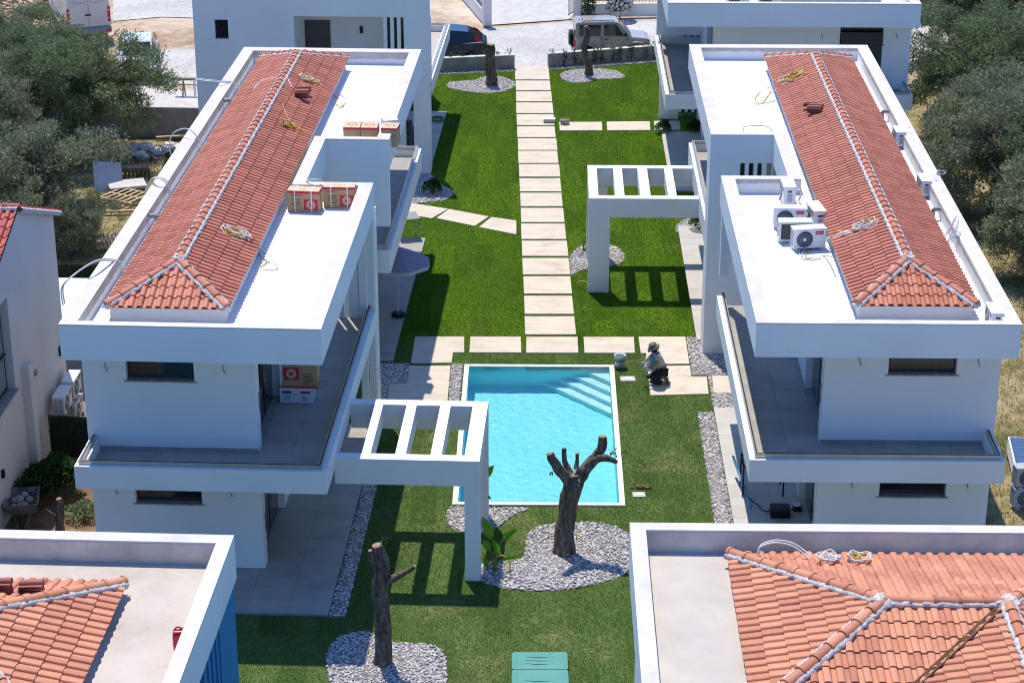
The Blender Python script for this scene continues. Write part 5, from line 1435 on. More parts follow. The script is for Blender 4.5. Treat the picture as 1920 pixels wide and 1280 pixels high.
hp = thing('rubble_heap', 'heap of pale plastic sheeting and stones in the olive yard', 'rubble', at(296, 288))
mb = MB()
for k in range(16):
    bm = bmesh.new(); bmesh.ops.create_icosphere(bm, subdivisions=1, radius=rnd.uniform(.12, .34))
    c = Vector((rnd.uniform(-1.0, .9), rnd.uniform(-.6, .6), rnd.uniform(0, .22)))
    mb.add([Vector((v.co.x * 1.2, v.co.y, v.co.z * .6)) * rnd.uniform(.8, 1.2) + c for v in bm.verts], [[v.index for v in f.verts] for f in bm.faces]); bm.free()
mb.build('stones', M['tarp'], hp)
# retaining wall with trestle behind the olives
rw = thing('yard_wall', 'grey concrete retaining wall behind the olive yard', 'wall', FL.w(-15.6, 76.3, 0), -FL.a)
MB().box(-6.5, 1.2, 0, 2.6, -.1, 1.05).build('wall', M['concrete'], rw); MB().box(-6.5, 1.2, .01, 2.59, 1.05, 1.09).build('top', M['concrete_light'], rw)
tr = thing('trestle', 'grey timber trestle on the retaining wall', 'trestle', FL.w(-15.6, 78.0, 1.09), -FL.a)
MB().box(-1.6, .9, -.08, .08, .62, .70).build('beam', M['wood_grey'], tr)
for x in (-1.2, .5):
    for s_ in (-1, 1): MB().tube([(x, s_ * .25, 0), (x, 0, .62)], .03, 5).build('leg', M['wood_grey'], tr)
wk = thing('trolley', 'small trolley wheel and green strap on the retaining wall', 'trolley', FL.w(-14.75, 76.6, 1.09), -FL.a)
MB().lathe([(.12, -.03), (.12, .03)], 14, (0, 0, .12), (0, 1, 0)).build('wheel', M['black'], wk); MB().lathe([(.05, -.032), (.05, .032)], 10, (0, 0, .12), (0, 1, 0)).build('hub', M['white_plastic'], wk)
MB().box(-1.2, -.1, .05, .11, .02, .06).build('strap', plain('green_strap', (.08, .38, .28), .6), wk); MB().tube([(0, .05, .12), (-.05, .2, .9)], .015, 5).build('handle', M['steel'], wk)
# pale awning roof beyond neighbour
aw = thing('canopy_roof', 'pale lilac sheet roof between the two left houses', 'roof', FL.w(-15.5, 53.9, 0), -FL.a)
MB().add([(-1.3, -1.9, 2.0), (1.35, -1.9, 2.0), (1.35, 0, 2.3), (-1.3, 0, 2.3), (1.35, 1.3, 2.15), (-1.3, 1.3, 2.15)], [(0, 1, 2, 3), (3, 2, 4, 5)]).build('sheet', plain('lilac_sheet', (.62, .60, .66), .5), aw)
for x in (-1.2, 1.25):
    for y in (-1.8, 1.2): MB().tube([(x, y, 0), (x, y, 2.0)], .04, 6).build('post', M['white_plastic'], aw)
dk = thing('side_deck', 'dark grey deck under the pale sheet roof', 'deck', FL.w(-15.0, 53.0, 0), -FL.a)
for k in range(16): MB().box(-1.6, 1.3, -2.9 + k * .3, -2.61 + k * .3, -.04, .06).build('plank', M['pav_wood'], dk)
# artificial hedge screens
def hedge_screen(label, fr, x0, x1, y, h):
    t_ = thing('hedge_screen', label, 'fence', fr.w((x0 + x1) / 2, y, 0), -fr.a, 'artificial hedge screens')
    W_ = x1 - x0
    MB().box(-W_ / 2, W_ / 2, -.02, .02, 0, h).build('backing', plain('hedge_back', (.02, .03, .015), .9), t_)
    rg = np.random.default_rng(int(abs(x0) * 100)); n = int(W_ * h * 420)
    c = np.stack([rg.uniform(-W_ / 2, W_ / 2, n), rg.uniform(-.09, -.02, n), rg.uniform(.02, h + .03, n)], 1)
    leaf_cards('leaves', c, .06, .035, M['leaf_hedge'], t_, 11)
    for s_ in (-1, 1): MB().tube([(s_ * W_ / 2, .03, 0), (s_ * W_ / 2, .03, h + .05)], .03, 6).build('post', M['steel'], t_)
def leaf_cards(name, C, ln, wd, mat, parent, seed, up=0.0, fold=False, var=.5, out=None):
    """many single leaf faces (rhombs) at centres C"""
    rg = np.random.default_rng(seed); n = len(C)
    d = rg.normal(size=(n, 3)); d[:, 2] += up
    if out is not None: d += out
    d /= np.linalg.norm(d, axis=1, keepdims=True)
    e = np.cross(d, rg.normal(size=(n, 3))); e /= np.linalg.norm(e, axis=1, keepdims=True)
    l = ln * (1 + rg.uniform(-var, var, (n, 1))); w_ = wd * (1 + rg.uniform(-var, var, (n, 1)))
    V = np.stack([C - d * l * .5, C + e * w_ * .5 + d * l * .05, C + d * l * .5, C - e * w_ * .5 + d * l * .05], 1).reshape(-1, 3)
    o = fast_mesh(name, V, np.arange(4 * n).reshape(-1, 4), mat, parent)
    return o
hedge_screen('dark green hedge screen between neighbour house and left villa', FL, -14.35, -12.0, 47.9, 1.15)
hedge_screen('dark green hedge screen behind the pale sheet roof', FL, -17.4, -14.6, 56.6, 2.05)
# wheelbarrow
wb = thing('wheelbarrow', 'grey wheelbarrow with stones by the left neighbour wall', 'wheelbarrow', at(45, 972), .15)
mb = MB()
a0 = [(-.26, -.30, .28), (.26, -.30, .28), (.26, .35, .28), (-.26, .35, .28)]; a1 = [(-.40, -.52, .62), (.40, -.52, .62), (.40, .48, .62), (-.40, .48, .62)]
mb.add(a0 + a1, [(0, 1, 2, 3), (0, 4, 5, 1), (1, 5, 6, 2), (2, 6, 7, 3), (3, 7, 4, 0)])
tr_ = mb.build('tray', plain('rusty_steel', (.20, .18, .17), .7, var=.4), wb); sd = tr_.modifiers.new('thick', 'SOLIDIFY'); sd.thickness = .012
MB().tube([Vector(p_) for p_ in a1], .016, 6, closed=True).build('rim', M['steel'], tr_)
for s_ in (-1, 1): MB().tube([(s_ * .12, -.72, .2), (s_ * .26, 0, .3), (s_ * .36, 1.0, .62)], .02, 6).build('handle', M['wood_grey'], wb); MB().tube([(s_ * .25, .28, .28), (s_ * .27, .34, 0)], .016, 6).build('leg', M['steel'], wb)
MB().lathe([(.19, -.04), (.2, 0), (.19, .04)], 18, (0, -.72, .2), (1, 0, 0)).build('wheel', M['black'], wb)
for k in range(7):
    bm = bmesh.new(); bmesh.ops.create_icosphere(bm, subdivisions=2, radius=rnd.uniform(.07, .12))
    MB().add([v.co * rnd.uniform(.92, 1.06) + Vector((rnd.uniform(-.2, .2), rnd.uniform(-.25, .25), .42 + .04 * k)) for v in bm.verts] if False else [v.co + Vector((-.18 + .12 * (k % 4), -.2 + .2 * (k // 3), .42 + .02 * k)) for v in bm.verts], [[v.index for v in f.verts] for f in bm.faces], True).build('stone', M['stone_pot'], wb); bm.free()
# property wall, gate pillars and railing across the road
gw = thing('boundary_wall', 'white property wall with black railing beside the cypress across the road', 'wall', at(1075, 33), 0)
q1 = at(1262, 31) - at(1075, 33); ang = math.atan2(q1.y, q1.x); gw.rotation_euler = (0, 0, ang)
MB().box(0, 9, 0, .22, 0, .62).build('wall', M['stucco'], gw); MB().box(0, .36, -.06, .30, 0, 1.9).build('pillar', M['stucco'], gw); MB().box(4.15, 4.5, -.06, .30, 0, 1.9).build('pillar', M['stucco'], gw)
for k in range(24): MB().box(.46 + k * .155, .475 + k * .155, .10, .115, .62, 1.7).build('bar', M['black'], gw)
for z in (.75, 1.65): MB().box(.36, 4.15, .095, .12, z, z + .03).build('rail', M['black'], gw)
gw2 = thing('boundary_wall', 'white sloping property wall and pillar left of the driveway', 'wall', at(913, 47), 0)
q2 = at(868, -6) - at(913, 47); gw2.rotation_euler = (0, 0, math.atan2(q2.y, q2.x))
MB().box(.3, 9.5, -.12, .12, 0, .62).build('wall', M['stucco'], gw2); MB().box(-.18, .2, -.19, .19, 0, 1.75).build('pillar', M['stucco'], gw2); MB().box(.2, 9.5, -.10, .10, .95, 1.05).build('rail', M['stucco'], gw2)
for k in range(30): MB().box(.45 + k * .28, .465 + k * .28, -.01, .01, .62, .95).build('bar', M['black'], gw2)
ga = thing('gate', 'black iron gate leaf at the driveway pillar', 'gate', at(1066, 34), ang + 1.2)
for k in range(7): MB().box(k * .14, .015 + k * .14, 0, .015, .1, 1.3).build('bar', M['black'], ga)
for z in (.12, 1.25): MB().box(0, .86, -.005, .02, z, z + .03).build('rail', M['black'], ga)
# ------------------------------------------------------------------ olive trees
def crown_cloud(seed, rx, ry, rz, zc, nclump, per, size=.42):
    """leaf positions: distinct leafy clumps over an uneven crown, looser and darker inside, with gaps between them"""
    rg = np.random.default_rng(seed)
    lob = [(rg.uniform(-.48, .48) * rx, rg.uniform(-.48, .48) * ry, zc + rg.uniform(-.42, .36) * rz, rg.uniform(.46, .66)) for _ in range(9)]
    C, Oo = [], []
    for i in range(nclump):
        l = lob[rg.integers(len(lob))]
        d = rg.normal(size=3); d /= np.linalg.norm(d)
        if d[2] < -.3 and rg.random() < .6: d[2] *= -1
        r = 1.0 - .55 * rg.random() ** 2.2
        c = np.array([l[0] + d[0] * rx * l[3] * r, l[1] + d[1] * ry * l[3] * r, l[2] + d[2] * rz * l[3] * r])
        s = size * rg.uniform(.55, 1.3)
        n = int(per * (s / size) ** 2)
        q = rg.normal(size=(n, 3)); q /= np.linalg.norm(q, axis=1, keepdims=True)
        q *= (1 - .6 * rg.random((n, 1)) ** 1.5) * (1 + .25 * np.sin(7 * q[:, :1] + i) * np.sin(6 * q[:, 1:2]))
        stray = rg.random((n, 1)) < .07
        q = np.where(stray, q * 1.5, q)
        p = q * np.array([s * 1.1, s * 1.1, s * .75])
        C.append(c + p); Oo.append(q * .9 + d * .4)
    return np.concatenate(C), np.concatenate(Oo)
def limb(mb, p0, p1, r0, r1, bend=.2, n=6, sides=8, seed=0):
    rg = random.Random(seed)
    p0, p1 = Vector(p0), Vector(p1)
    d = p1 - p0
    pts, rs = [], []
    for i in range(n + 1):
        t_ = i / n
        k = math.sin(PI * t_) * bend * d.length * .3
        pts.append(p0 + d * t_ + Vector((rg.uniform(-1, 1) * k, rg.uniform(-1, 1) * k, rg.uniform(-.3, .3) * k)))
        rs.append((r0 + (r1 - r0) * t_) * rg.uniform(.92, 1.1))
    mb.tube(pts, rs, sides)
    return pts
OLIVES = {}
def olive_proto(k, rx, rz, h, n, mat):
    t_ = thing('olive_tree', 'x', 'tree', (0, 0, 0))
    mb = MB()
    limb(mb, (0, 0, -.1), (.1, .05, h * .34), .30, .20, .15, 6, 9, k)
    top = Vector((.1, .05, h * .33))
    rg = random.Random(k)
    for i in range(6):
        a = 2 * PI * i / 6 + rg.uniform(-.3, .3)
        q = top + Vector((math.cos(a) * rx * .5, math.sin(a) * rx * .5, h * rg.uniform(.22, .40)))
        limb(mb, top, q, .13, .05, .3, 5, 6, k * 10 + i)
        for j in range(2):
            limb(mb, q, q + Vector((math.cos(a + j - .5) * rx * .32, math.sin(a + j - .5) * rx * .32, h * rg.uniform(.05, .22))), .05, .015, .3, 4, 5, k * 20 + i * 3 + j)
    mb.build('trunk', M['bark'], t_)
    C, D = crown_cloud(k, rx, rx, rz, h - rz * .92, n, 400)
    leaf_cards('crown', C, .11, .040, M[mat], t_, k, up=.4, out=D)
    return t_
protos = [olive_proto(21, 3.4, 2.6, 4.9, 290, 'leaf_olive_b'), olive_proto(22, 3.2, 2.5, 4.7, 215, 'leaf_olive'), olive_proto(23, 2.5, 2.0, 3.8, 140, 'leaf_olive')]
spots = [(140, 288, 0, .97, .3, 'large olive tree in front of the white van, left of the left villa'),
         (60, 452, 2, 1.08, 1.2, 'olive tree behind the gabled neighbour house, nearest on the left'),
         (-15, 330, 1, .95, 2.2, 'olive tree at the left picture edge, second from the top'),
         (145, 470, 2, .55, 4.0, 'small low olive tree beside the pallets on the left'),
         (-60, 215, 1, .95, 5.1, 'olive tree cut by the left edge below the dirt heap'),
         (1812, 118, 1, 1.0, .5, 'olive tree at upper right, leftmost of the topmost row'),
         (1945, 112, 0, 1.05, 2.0, 'olive tree in the top right corner, cut by the right edge'),
         (1842, 258, 0, 1.0, 3.3, 'olive tree on the right, beside the dry patch of ground'),
         (1962, 262, 1, 1.05, 4.4, 'olive tree at the right edge, second row from the top'),
         (1868, 396, 1, 1.02, 5.4, 'olive tree on the right, third down along the villa'),
         (1975, 420, 0, .95, 1.0, 'olive tree at the right edge, third row from the top'),
         (1958, 512, 2, 1.0, 2.6, 'lowest olive tree at the right edge'),
         (1890, -60, 0, 1.05, 3.9, 'olive tree at the top edge on the right, behind the others'),
         (1788, 25, 1, 1.0, 4.9, 'olive tree at the top edge just right of the far right villa'),
         (50, 225, 0, .85, 1.9, 'olive tree at the left edge, between the van and the neighbour house')]
used = set()
for px, py, k, sc, rz, lb in spots:
    o = protos[k] if k not in used else copy_tree(protos[k])
    used.add(k)
    o.location = at(px, py); o.rotation_euler = (0, 0, rz); o.scale = (sc, sc, sc)
    tag(o, lb, 'tree', 'olive trees')
o = copy_tree(protos[1]); o.location = at(1010, -75); o.rotation_euler = (0, 0, 1.7); o.scale = (1.2,) * 3
tag(o, 'tree behind the driveway, casting shade on the paving', 'tree', 'olive trees')
bpy.data.objects.remove(o.children[0]) if False else None

# ------------------------------------------------------------------ pruned olive trunks
def vpt(px, py, y, dy=0.0):
    c, s = math.cos(PITCH), math.sin(PITCH)
    u, v = (px - 960.0) / 3900.0, (py - 640.0) / 3900.0
    d = Vector((u, c - v * s, -s - v * c))
    p_ = Vector((0, 0, CAM_H)) + d * ((y + dy) / d.y)
    return p_
def knobby(mb, pts, rs, sides=14, seed=1, amp=.16):
    """bark tube with ribs and knots"""
    rg = random.Random(seed)
    n0 = len(mb.v)
    P_ = spline(pts, 6)
    R_ = []
    for i in range(len(rs) - 1): R_ += [rs[i] + (rs[i + 1] - rs[i]) * j / 6 for j in range(6)]
    R_.append(rs[-1])
    mb.tube(P_, R_, sides)
    ph = [rg.uniform(0, 6) for _ in range(4)]
    for i, c in enumerate(P_):
        for k in range(sides):
            idx = n0 + i * sides + k
            a = 2 * PI * k / sides
            f = 1 + amp * (.6 * math.sin(3 * a + ph[0] + i * .12) + .4 * math.sin(5 * a + ph[1] - i * .2)) + rg.uniform(-.05, .05) + .12 * math.sin(i * .9 + ph[2]) * math.sin(a + ph[3])
            mb.v[idx] = tuple(c + (Vector(mb.v[idx]) - c) * f)
    return P_[-1], (P_[-1] - P_[-2]).normalized(), R_[-1]
def pruned(label, base, chains, tw=None):
    b_ = at(*base); y = b_.y
    t_ = thing('pruned_olive', label, 'tree trunk', b_, 0, 'hard-pruned olive trunks')
    mb = MB(); ends = []
    for k, (pts, rs) in enumerate(chains):
        Q = [vpt(px, py, y, dy) - b_ for px, py, dy in pts]
        rs = [q * .87 for q in rs]
        e = knobby(mb, Q, rs, 16 if k == 0 else 10, 31 + k, .22)
        ends.append(e)
    mb.build('trunk', M['bark'], t_)
    for k, (c, d, r) in enumerate(ends):
        bm = MB().lathe([(r * 1.0, -.01), (r * .98, .012), (.001, .016)], 12, c, d)
        bm.build('cut_face', M['cut_wood'], t_)
    if tw:
        C = []
        rg = np.random.default_rng(5)
        for px, py, r, n in tw:
            c = np.array(vpt(px, py, y) - b_)
            C.append(c + rg.normal(size=(n, 3)) * r * .5)
        leaf_cards('sprouts', np.concatenate(C), .10, .04, M['leaf_shrub'], t_, 9)
    return t_
pruned('bare pruned olive trunk with one side branch, nearest the lower edge', (716, 1243),
       [([(716, 1250, 0), (720, 1200, 0), (713, 1120, .02), (714, 1060, 0), (707, 1022, 0)], [.25, .195, .18, .19, .13]),
        ([(716, 1090, 0), (735, 1085, -.05), (755, 1075, -.1), (778, 1062, -.15)], [.15, .10, .075, .05]),
        ([(706, 1062, 0), (697, 1045, -.1), (694, 1032, -.12)], [.10, .07, .05])], [(722, 1012, .12, 14), (719, 1022, .08, 8)])
pruned('bare forked olive trunk standing in white pebbles in front of the pool', (1058, 1035),
       [([(1057, 1042, 0), (1060, 1000, 0), (1066, 950, 0), (1075, 905, 0), (1076, 888, 0)], [.34, .245, .225, .27, .19]),
        ([(1070, 905, 0), (1050, 882, -.1), (1036, 862, -.15), (1031, 850, -.15)], [.20, .14, .11, .10]),
        ([(1068, 890, 0), (1059, 865, .1), (1057, 840, .15)], [.12, .07, .06]),
        ([(1083, 900, 0), (1098, 878, .1), (1115, 858, .15), (1128, 838, .2), (1130, 818, .2)], [.20, .15, .13, .13, .10]),
        ([(1100, 876, .1), (1120, 860, 0), (1138, 858, -.1), (1157, 866, -.15)], [.13, .10, .09, .05]),
        ([(1080, 880, 0), (1082, 862, .1), (1083, 850, .1)], [.08, .05, .05])], [(1156, 845, .14, 18), (1118, 850, .06, 6), (1034, 886, .05, 5)])
pruned('short thick pruned olive trunk left of the path at its far end', (922, 161),
       [([(922, 165, 0), (921, 145, 0), (919, 120, 0), (920, 100, 0), (921, 84, 0)], [.36, .25, .22, .22, .20])], [(911, 84, .2, 40)])
pruned('slim crooked pruned olive trunk right of the path at its far end', (1104, 142),
       [([(1105, 146, 0), (1103, 125, 0), (1098, 105, 0), (1096, 85, 0), (1102, 65, 0), (1098, 50, 0)], [.27, .17, .14, .14, .16, .11])], [(1094, 44, .3, 30)])
pruned('dark gnarled olive stump between the two left villas', (762, 276),
       [([(762, 280, 0), (764, 262, 0), (766, 250, 0), (766, 238, 0), (765, 226, 0)], [.50, .38, .34, .17, .14])])
pruned('dry pruned stump with twigs beside the wheelbarrow', (112, 990),
       [([(113, 995, 0), (112, 975, 0), (112, 945, 0), (110, 935, 0)], [.14, .11, .10, .08]), ([(113, 965, 0), (125, 950, 0), (132, 945, 0)], [.04, .02, .012]), ([(113, 975, 0), (95, 960, 0), (88, 955, 0)], [.04, .02, .012])], [(128, 950, .2, 20)])

# ------------------------------------------------------------------ shrubs and small plants
def shrub(label, base, r, h, n, group='round garden shrubs', mat='leaf_shrub', ln=.07, wd=.035):
    b_ = at(*base)
    t_ = thing('shrub', label, 'shrub', b_, 0, group)
    rg = np.random.default_rng(int(base[0]))
    d = rg.normal(size=(n, 3)); d /= np.linalg.norm(d, axis=1, keepdims=True)
    d[:, 2] = np.abs(d[:, 2]) * 1.0 - .35
    rr = rg.random((n, 1)) ** .3 * (1 + .15 * np.sin(5 * d[:, :1] + 3 * d[:, 1:2]))
    C = d * rr * np.array([r, r, h * .55]) + np.array([0, 0, h * .45])
    C[:, 2] = np.maximum(C[:, 2], .03)
    leaf_cards('foliage', C, ln, wd, M[mat], t_, int(base[0]) + 1, up=.3)
    mb = MB()
    for k in range(5): limb(mb, (0, 0, -.02), (rnd.uniform(-.4, .4) * r, rnd.uniform(-.4, .4) * r, h * .7), .02, .008, .3, 4, 5, k)
    mb.build('stem', M['bark'], t_)
    return t_
shrub('round dark green shrub on the pebbles beside the left villa', (812, 366), .36, .75, 1500)
shrub('round green shrub by the far right terrace, left of two', (1244, 249), .33, .62, 1300)
shrub('round green shrub by the far right terrace, right of two', (1302, 249), .33, .62, 1300)
shrub('dark green shrub half hidden behind the right villa pillar', (1316, 432), .42, .75, 1300)
shrub('bushy dark green shrub beside the left neighbour wall', (108, 925), .75, 1.25, 2600, 'wild shrubs in the side garden', 'leaf_shrub', .13, .06)
shrub('leggy shrub against the left neighbour wall by the wheelbarrow', (58, 945), .45, 1.0, 700, 'wild shrubs in the side garden', 'leaf_shrub', .13, .06)
shrub('low bright green weed patch by the left villa corner', (158, 965), .5, .35, 900, 'wild shrubs in the side garden', 'leaf_olive_b', .10, .04)
shrub('green weeds at the foot of the grey retaining wall', (322, 222), .9, .5, 700, 'wild shrubs in the side garden', 'leaf_olive_b', .14, .05)
# young hedge plants along the low walls
hp_ = None
hl = [((826, 134), .9), ((845, 133.5), .8), ((868, 132.5), .9), ((890, 131.5), .7), ((934, 130), .75), ((955, 129), .85), ((1036, 127), .85), ((1058, 126), .75), ((1077, 124.5), .8), ((1092, 123.5), .6), ((1115, 122), .7), ((1127, 121), .95), ((1149, 119.5), .85), ((1162, 118.5), .7), ((1184, 117), .85), ((1211, 115), .95), ((1228, 113.8), .85)]
for k, ((px, py), h) in enumerate(hl):
    b_ = at(px, py)
    side = 'left' if k < 6 else 'right'
    nth = ['first', 'second', 'third', 'fourth', 'fifth', 'sixth', 'seventh', 'eighth', 'ninth', 'tenth', 'eleventh'][k if k < 6 else k - 6]
    t_ = thing('hedge_plant', 'young hedge plant along the low wall %s of the path, %s from the left' % (side, nth), 'plant', b_, 0, 'young hedge plants along the %s wall' % side)
    mb = MB(); rg = np.random.default_rng(k)
    for j in range(2): mb.tube([(0, 0, 0), (.03 * j, .02, h * .5), (.05 * (j - .5), 0, h)], [.012, .009, .004], 5)
    mb.build('stem', M['bark'], t_)
    n = 46
    zz = rg.uniform(.12, h, n)
    C = np.stack([rg.normal(size=n) * .09, rg.normal(size=n) * .07, zz], 1)
    leaf_cards('leaves', C, .12, .06, M['leaf_shrub' if k % 3 else 'leaf_olive_b'], t_, k + 50, up=.2)
# paddle-leaved plants
def paddle(label, base, leaves, broken=()):
    b_ = at(*base); y = b_.y
    t_ = thing('strelitzia', label, 'plant', b_, 0, 'paddle-leaved plants')
    for k, (stem, tip, wd) in enumerate(leaves):
        s0 = Vector((rnd.uniform(-.05, .05), rnd.uniform(-.05, .05), 0)); s1 = vpt(*stem, y, rnd.uniform(-.15, .15)) - b_; tp = vpt(*tip, y, rnd.uniform(-.3, .1)) - b_
        MB().tube(bez(s0, s0 + Vector((0, 0, s1.z * .5)), s1 - (tp - s1) * .3, s1, 8), [.028, .026, .024, .022, .02, .018, .016, .015, .013], 6).build('stem', plain('leaf_stalk', (.10, .16, .03), .5) if 'stalk' not in M else M['stalk'], t_)
        d = tp - s1; sd_ = d.cross(Vector((0, -.6, .5))).normalized(); up = sd_.cross(d).normalized()
        vs, fs = [], []
        nn = 8
        for i in range(nn + 1):
            q = i / nn
            w_ = wd * .68 * math.sin(PI * min(1, q * .93 + .06)) ** .7
            c = s1 + d * q + up * (.10 * math.sin(PI * q)) * d.length
            vs += [c - sd_ * w_ + up * .03, c, c + sd_ * w_ + up * .03]
        for i in range(nn): fs += [(3 * i, 3 * i + 1, 3 * i + 4, 3 * i + 3), (3 * i + 1, 3 * i + 2, 3 * i + 5, 3 * i + 4)]
        MB().add(vs, fs, True).build('leaf', M['leaf_bright'], t_)
M['stalk'] = plain('leaf_stalk', (.10, .16, .03), .5)
paddle('paddle-leaved plant with bright green leaves beside the left pergola post', (930, 1073), [((921, 1008), (904, 968), .16), ((944, 1012), (972, 992), .14), ((918, 1030), (905, 1012), .13), ((935, 1040), (925, 1010), .10), ((912, 1060), (908, 1040), .10), ((940, 1050), (972, 1045), .07)])
paddle('paddle-leaved plant partly hidden behind the left pergola post', (900, 968), [((910, 895), (926, 872), .13), ((908, 930), (922, 936), .08), ((905, 900), (915, 865), .12)])
paddle('small paddle-leaved plant behind the right pergola post', (1096, 472), [((1090, 445), (1078, 440), .10), ((1100, 430), (1085, 412), .14), ((1110, 450), (1122, 438), .10)])
yp = thing('irrigation_pipe', 'yellow irrigation hose arching beside the paddle-leaved plant', 'pipe', at(948, 1070), 0, 'yellow irrigation pipe ends')
yy = at(948, 1070).y
MB().tube(spline([vpt(920, 1056, yy) - yp.location, vpt(930, 1044, yy) - yp.location, vpt(942, 1041, yy) - yp.location, vpt(954, 1050, yy) - yp.location, vpt(956, 1064, yy) - yp.location, vpt(948, 1071, yy) - yp.location], 5), .018, 6).build('pipe', M['cable_yellow'], yp)
# cypress and oleander across the road
cy = thing('cypress', 'narrow green cypress in front of the white wall across the road', 'tree', at(1103, 36))
rg = np.random.default_rng(77); n = 2600
zz = rg.random(n) ** .9 * 4.2 + .1; rr = (.36 * (1 - zz / 4.6) ** .5) * rg.random(n) ** .4; aa = rg.uniform(0, 2 * PI, n)
leaf_cards('crown', np.stack([rr * np.cos(aa), rr * np.sin(aa), zz], 1), .12, .05, M['leaf_shrub'], cy, 78, up=1.2)
MB().tube([(0, 0, -.05), (0, 0, 4)], [.06, .02], 6).build('trunk', M['bark'], cy)
ol = shrub('white-flowering oleander against the wall across the road', (1162, 35), .62, 1.7, 900, None, 'leaf_shrub', .13, .04)
rg = np.random.default_rng(79); n = 480
d = rg.normal(size=(n, 3)); d /= np.linalg.norm(d, axis=1, keepdims=True)
leaf_cards('blossom', d * np.array([.6, .6, .8]) + np.array([0, 0, .95]), .15, .14, M['leaf_white'], ol, 80)
# brushwood heap at the top left
bh = thing('brushwood_heap', 'heap of brown brushwood at the top left corner', 'brushwood', at(25, 20))
mb = MB(); rg = random.Random(4)
for k in range(170):
    c = Vector((rg.uniform(-2.2, 2.2), rg.uniform(-1.4, 1.4), 0)); c.z = rg.uniform(.02, .7) * max(.1, 1 - (abs(c.x) / 2.6))
    d = Vector((rg.uniform(-1, 1), rg.uniform(-1, 1), rg.uniform(-.25, .25))).normalized() * rg.uniform(.3, .9)
    mb.tube([c - d * .5, c + Vector((0, 0, .04)), c + d * .5], rg.uniform(.012, .035), 4)
mb.build('branches', plain('dead_brush', (.20, .125, .075), .9, var=.4), bh)
# dry grass tufts
tag(grass('dry_grass', [(10.4, 36), (22, 36), (22, 70), (10.4, 70)], 160, M['grass_dry'], 14, (.04, .13), .012), 'dry yellow grass on the lot right of the villa', 'grass')
tag(grass('dry_grass', [(-26, 56), (-12.4, 56), (-13, 75), (-28, 75)], 110, M['grass_dry'], 15, (.04, .14), .014), 'dry yellow grass under the olive trees on the left', 'grass')
# ------------------------------------------------------------------ vehicles
def paint(name, c, rough=.28):
    t = NT(name); co = t.coord()
    n = t.noise(co, 2.2, 5, .6)
    t.col(t.ramp(n, [(.35, tuple(x * .9 for x in c)), (.7, c)])).rough(rough, .5)
    t.b.inputs['Coat Weight'].default_value = .6; t.b.inputs['Coat Roughness'].default_value = .12
    return t.m
M['glass_car'] = plain('car_glass', (.02, .026, .03), .04, .6, var=.2)
M['lamp_red'] = plain('red_lamp', (.55, .01, .02), .2, .5, var=.05)
M['lamp_clear'] = plain('clear_lamp', (.75, .76, .78), .1, .6, var=.05)
M['lamp_orange'] = plain('orange_lamp', (.75, .22, .01), .2, .5, var=.05)
def loft(secs, mat, name, parent, bevel=.03, straight=False):
    """secs: list of (x, halfwidth_low, halfwidth_high, z0, z1) sections along the length"""
    mb = MB(); vs = []
    for x, w0, w1, z0, z1 in secs:
        zm = z0 + (z1 - z0) * .55
        wm = w0 + (w1 - w0) * .55 if straight else max(w0, w1)
        vs += [(x, -w0, z0), (x, -wm, zm), (x, -w1, z1), (x, w1, z1), (x, wm, zm), (x, w0, z0)]
    n = 6; fs = []
    for i in range(len(secs) - 1):
        for k in range(n):
            fs.append((i * n + k, i * n + (k + 1) % n, (i + 1) * n + (k + 1) % n, (i + 1) * n + k))
    fs += [tuple(range(n - 1, -1, -1)), tuple(range((len(secs) - 1) * n, len(secs) * n))]
    fs = [f[::-1] for f in fs]
    return mb.add(vs, fs).build(name, mat, parent, bevel=bevel)
def wheel(parent, x, y, r, wd=.2, rim='steel'):
    s_ = 1 if y > 0 else -1
    ty = MB().lathe([(r * .62, -wd / 2), (r * .95, -wd / 2), (r, -wd * .3), (r, wd * .3), (r * .95, wd / 2), (r * .62, wd / 2)], 22, (x, y, r), (0, s_, 0)).build('tyre', M['black'], None)
    wl_ = bpy.data.objects.new('wheel', None); COL.objects.link(wl_); wl_.parent = parent
    ty.parent = wl_
    MB().lathe([(r * .62, 0), (r * .60, wd * .42), (r * .2, wd * .38), (r * .16, wd * .46), (.001, wd * .47)], 18, (x, y, r), (0, s_, 0)).build('rim', M[rim], wl_)
    MB().lathe([(r * 1.14, -wd * .55), (r * 1.14, wd * .2)], 20, (x, y - s_ * .02, r), (0, s_, 0)).build('wheel_arch', M['black'], wl_)
    return wl_
def panel(parent, name, pts, mat, th=.012):
    """a thin raised panel through 3-D points (planar polygon)"""
    P_ = [Vector(p) for p in pts]
    nrm = (P_[1] - P_[0]).cross(P_[2] - P_[0]).normalized()
    n = len(P_)
    vs = [p + nrm * th for p in P_] + [p - nrm * th * .3 for p in P_]
    return MB().add(vs, [tuple(range(n)), tuple(range(2 * n - 1, n - 1, -1))] + [(i, n + i, n + (i + 1) % n, (i + 1) % n) for i in range(n)]).build(name, mat, parent)

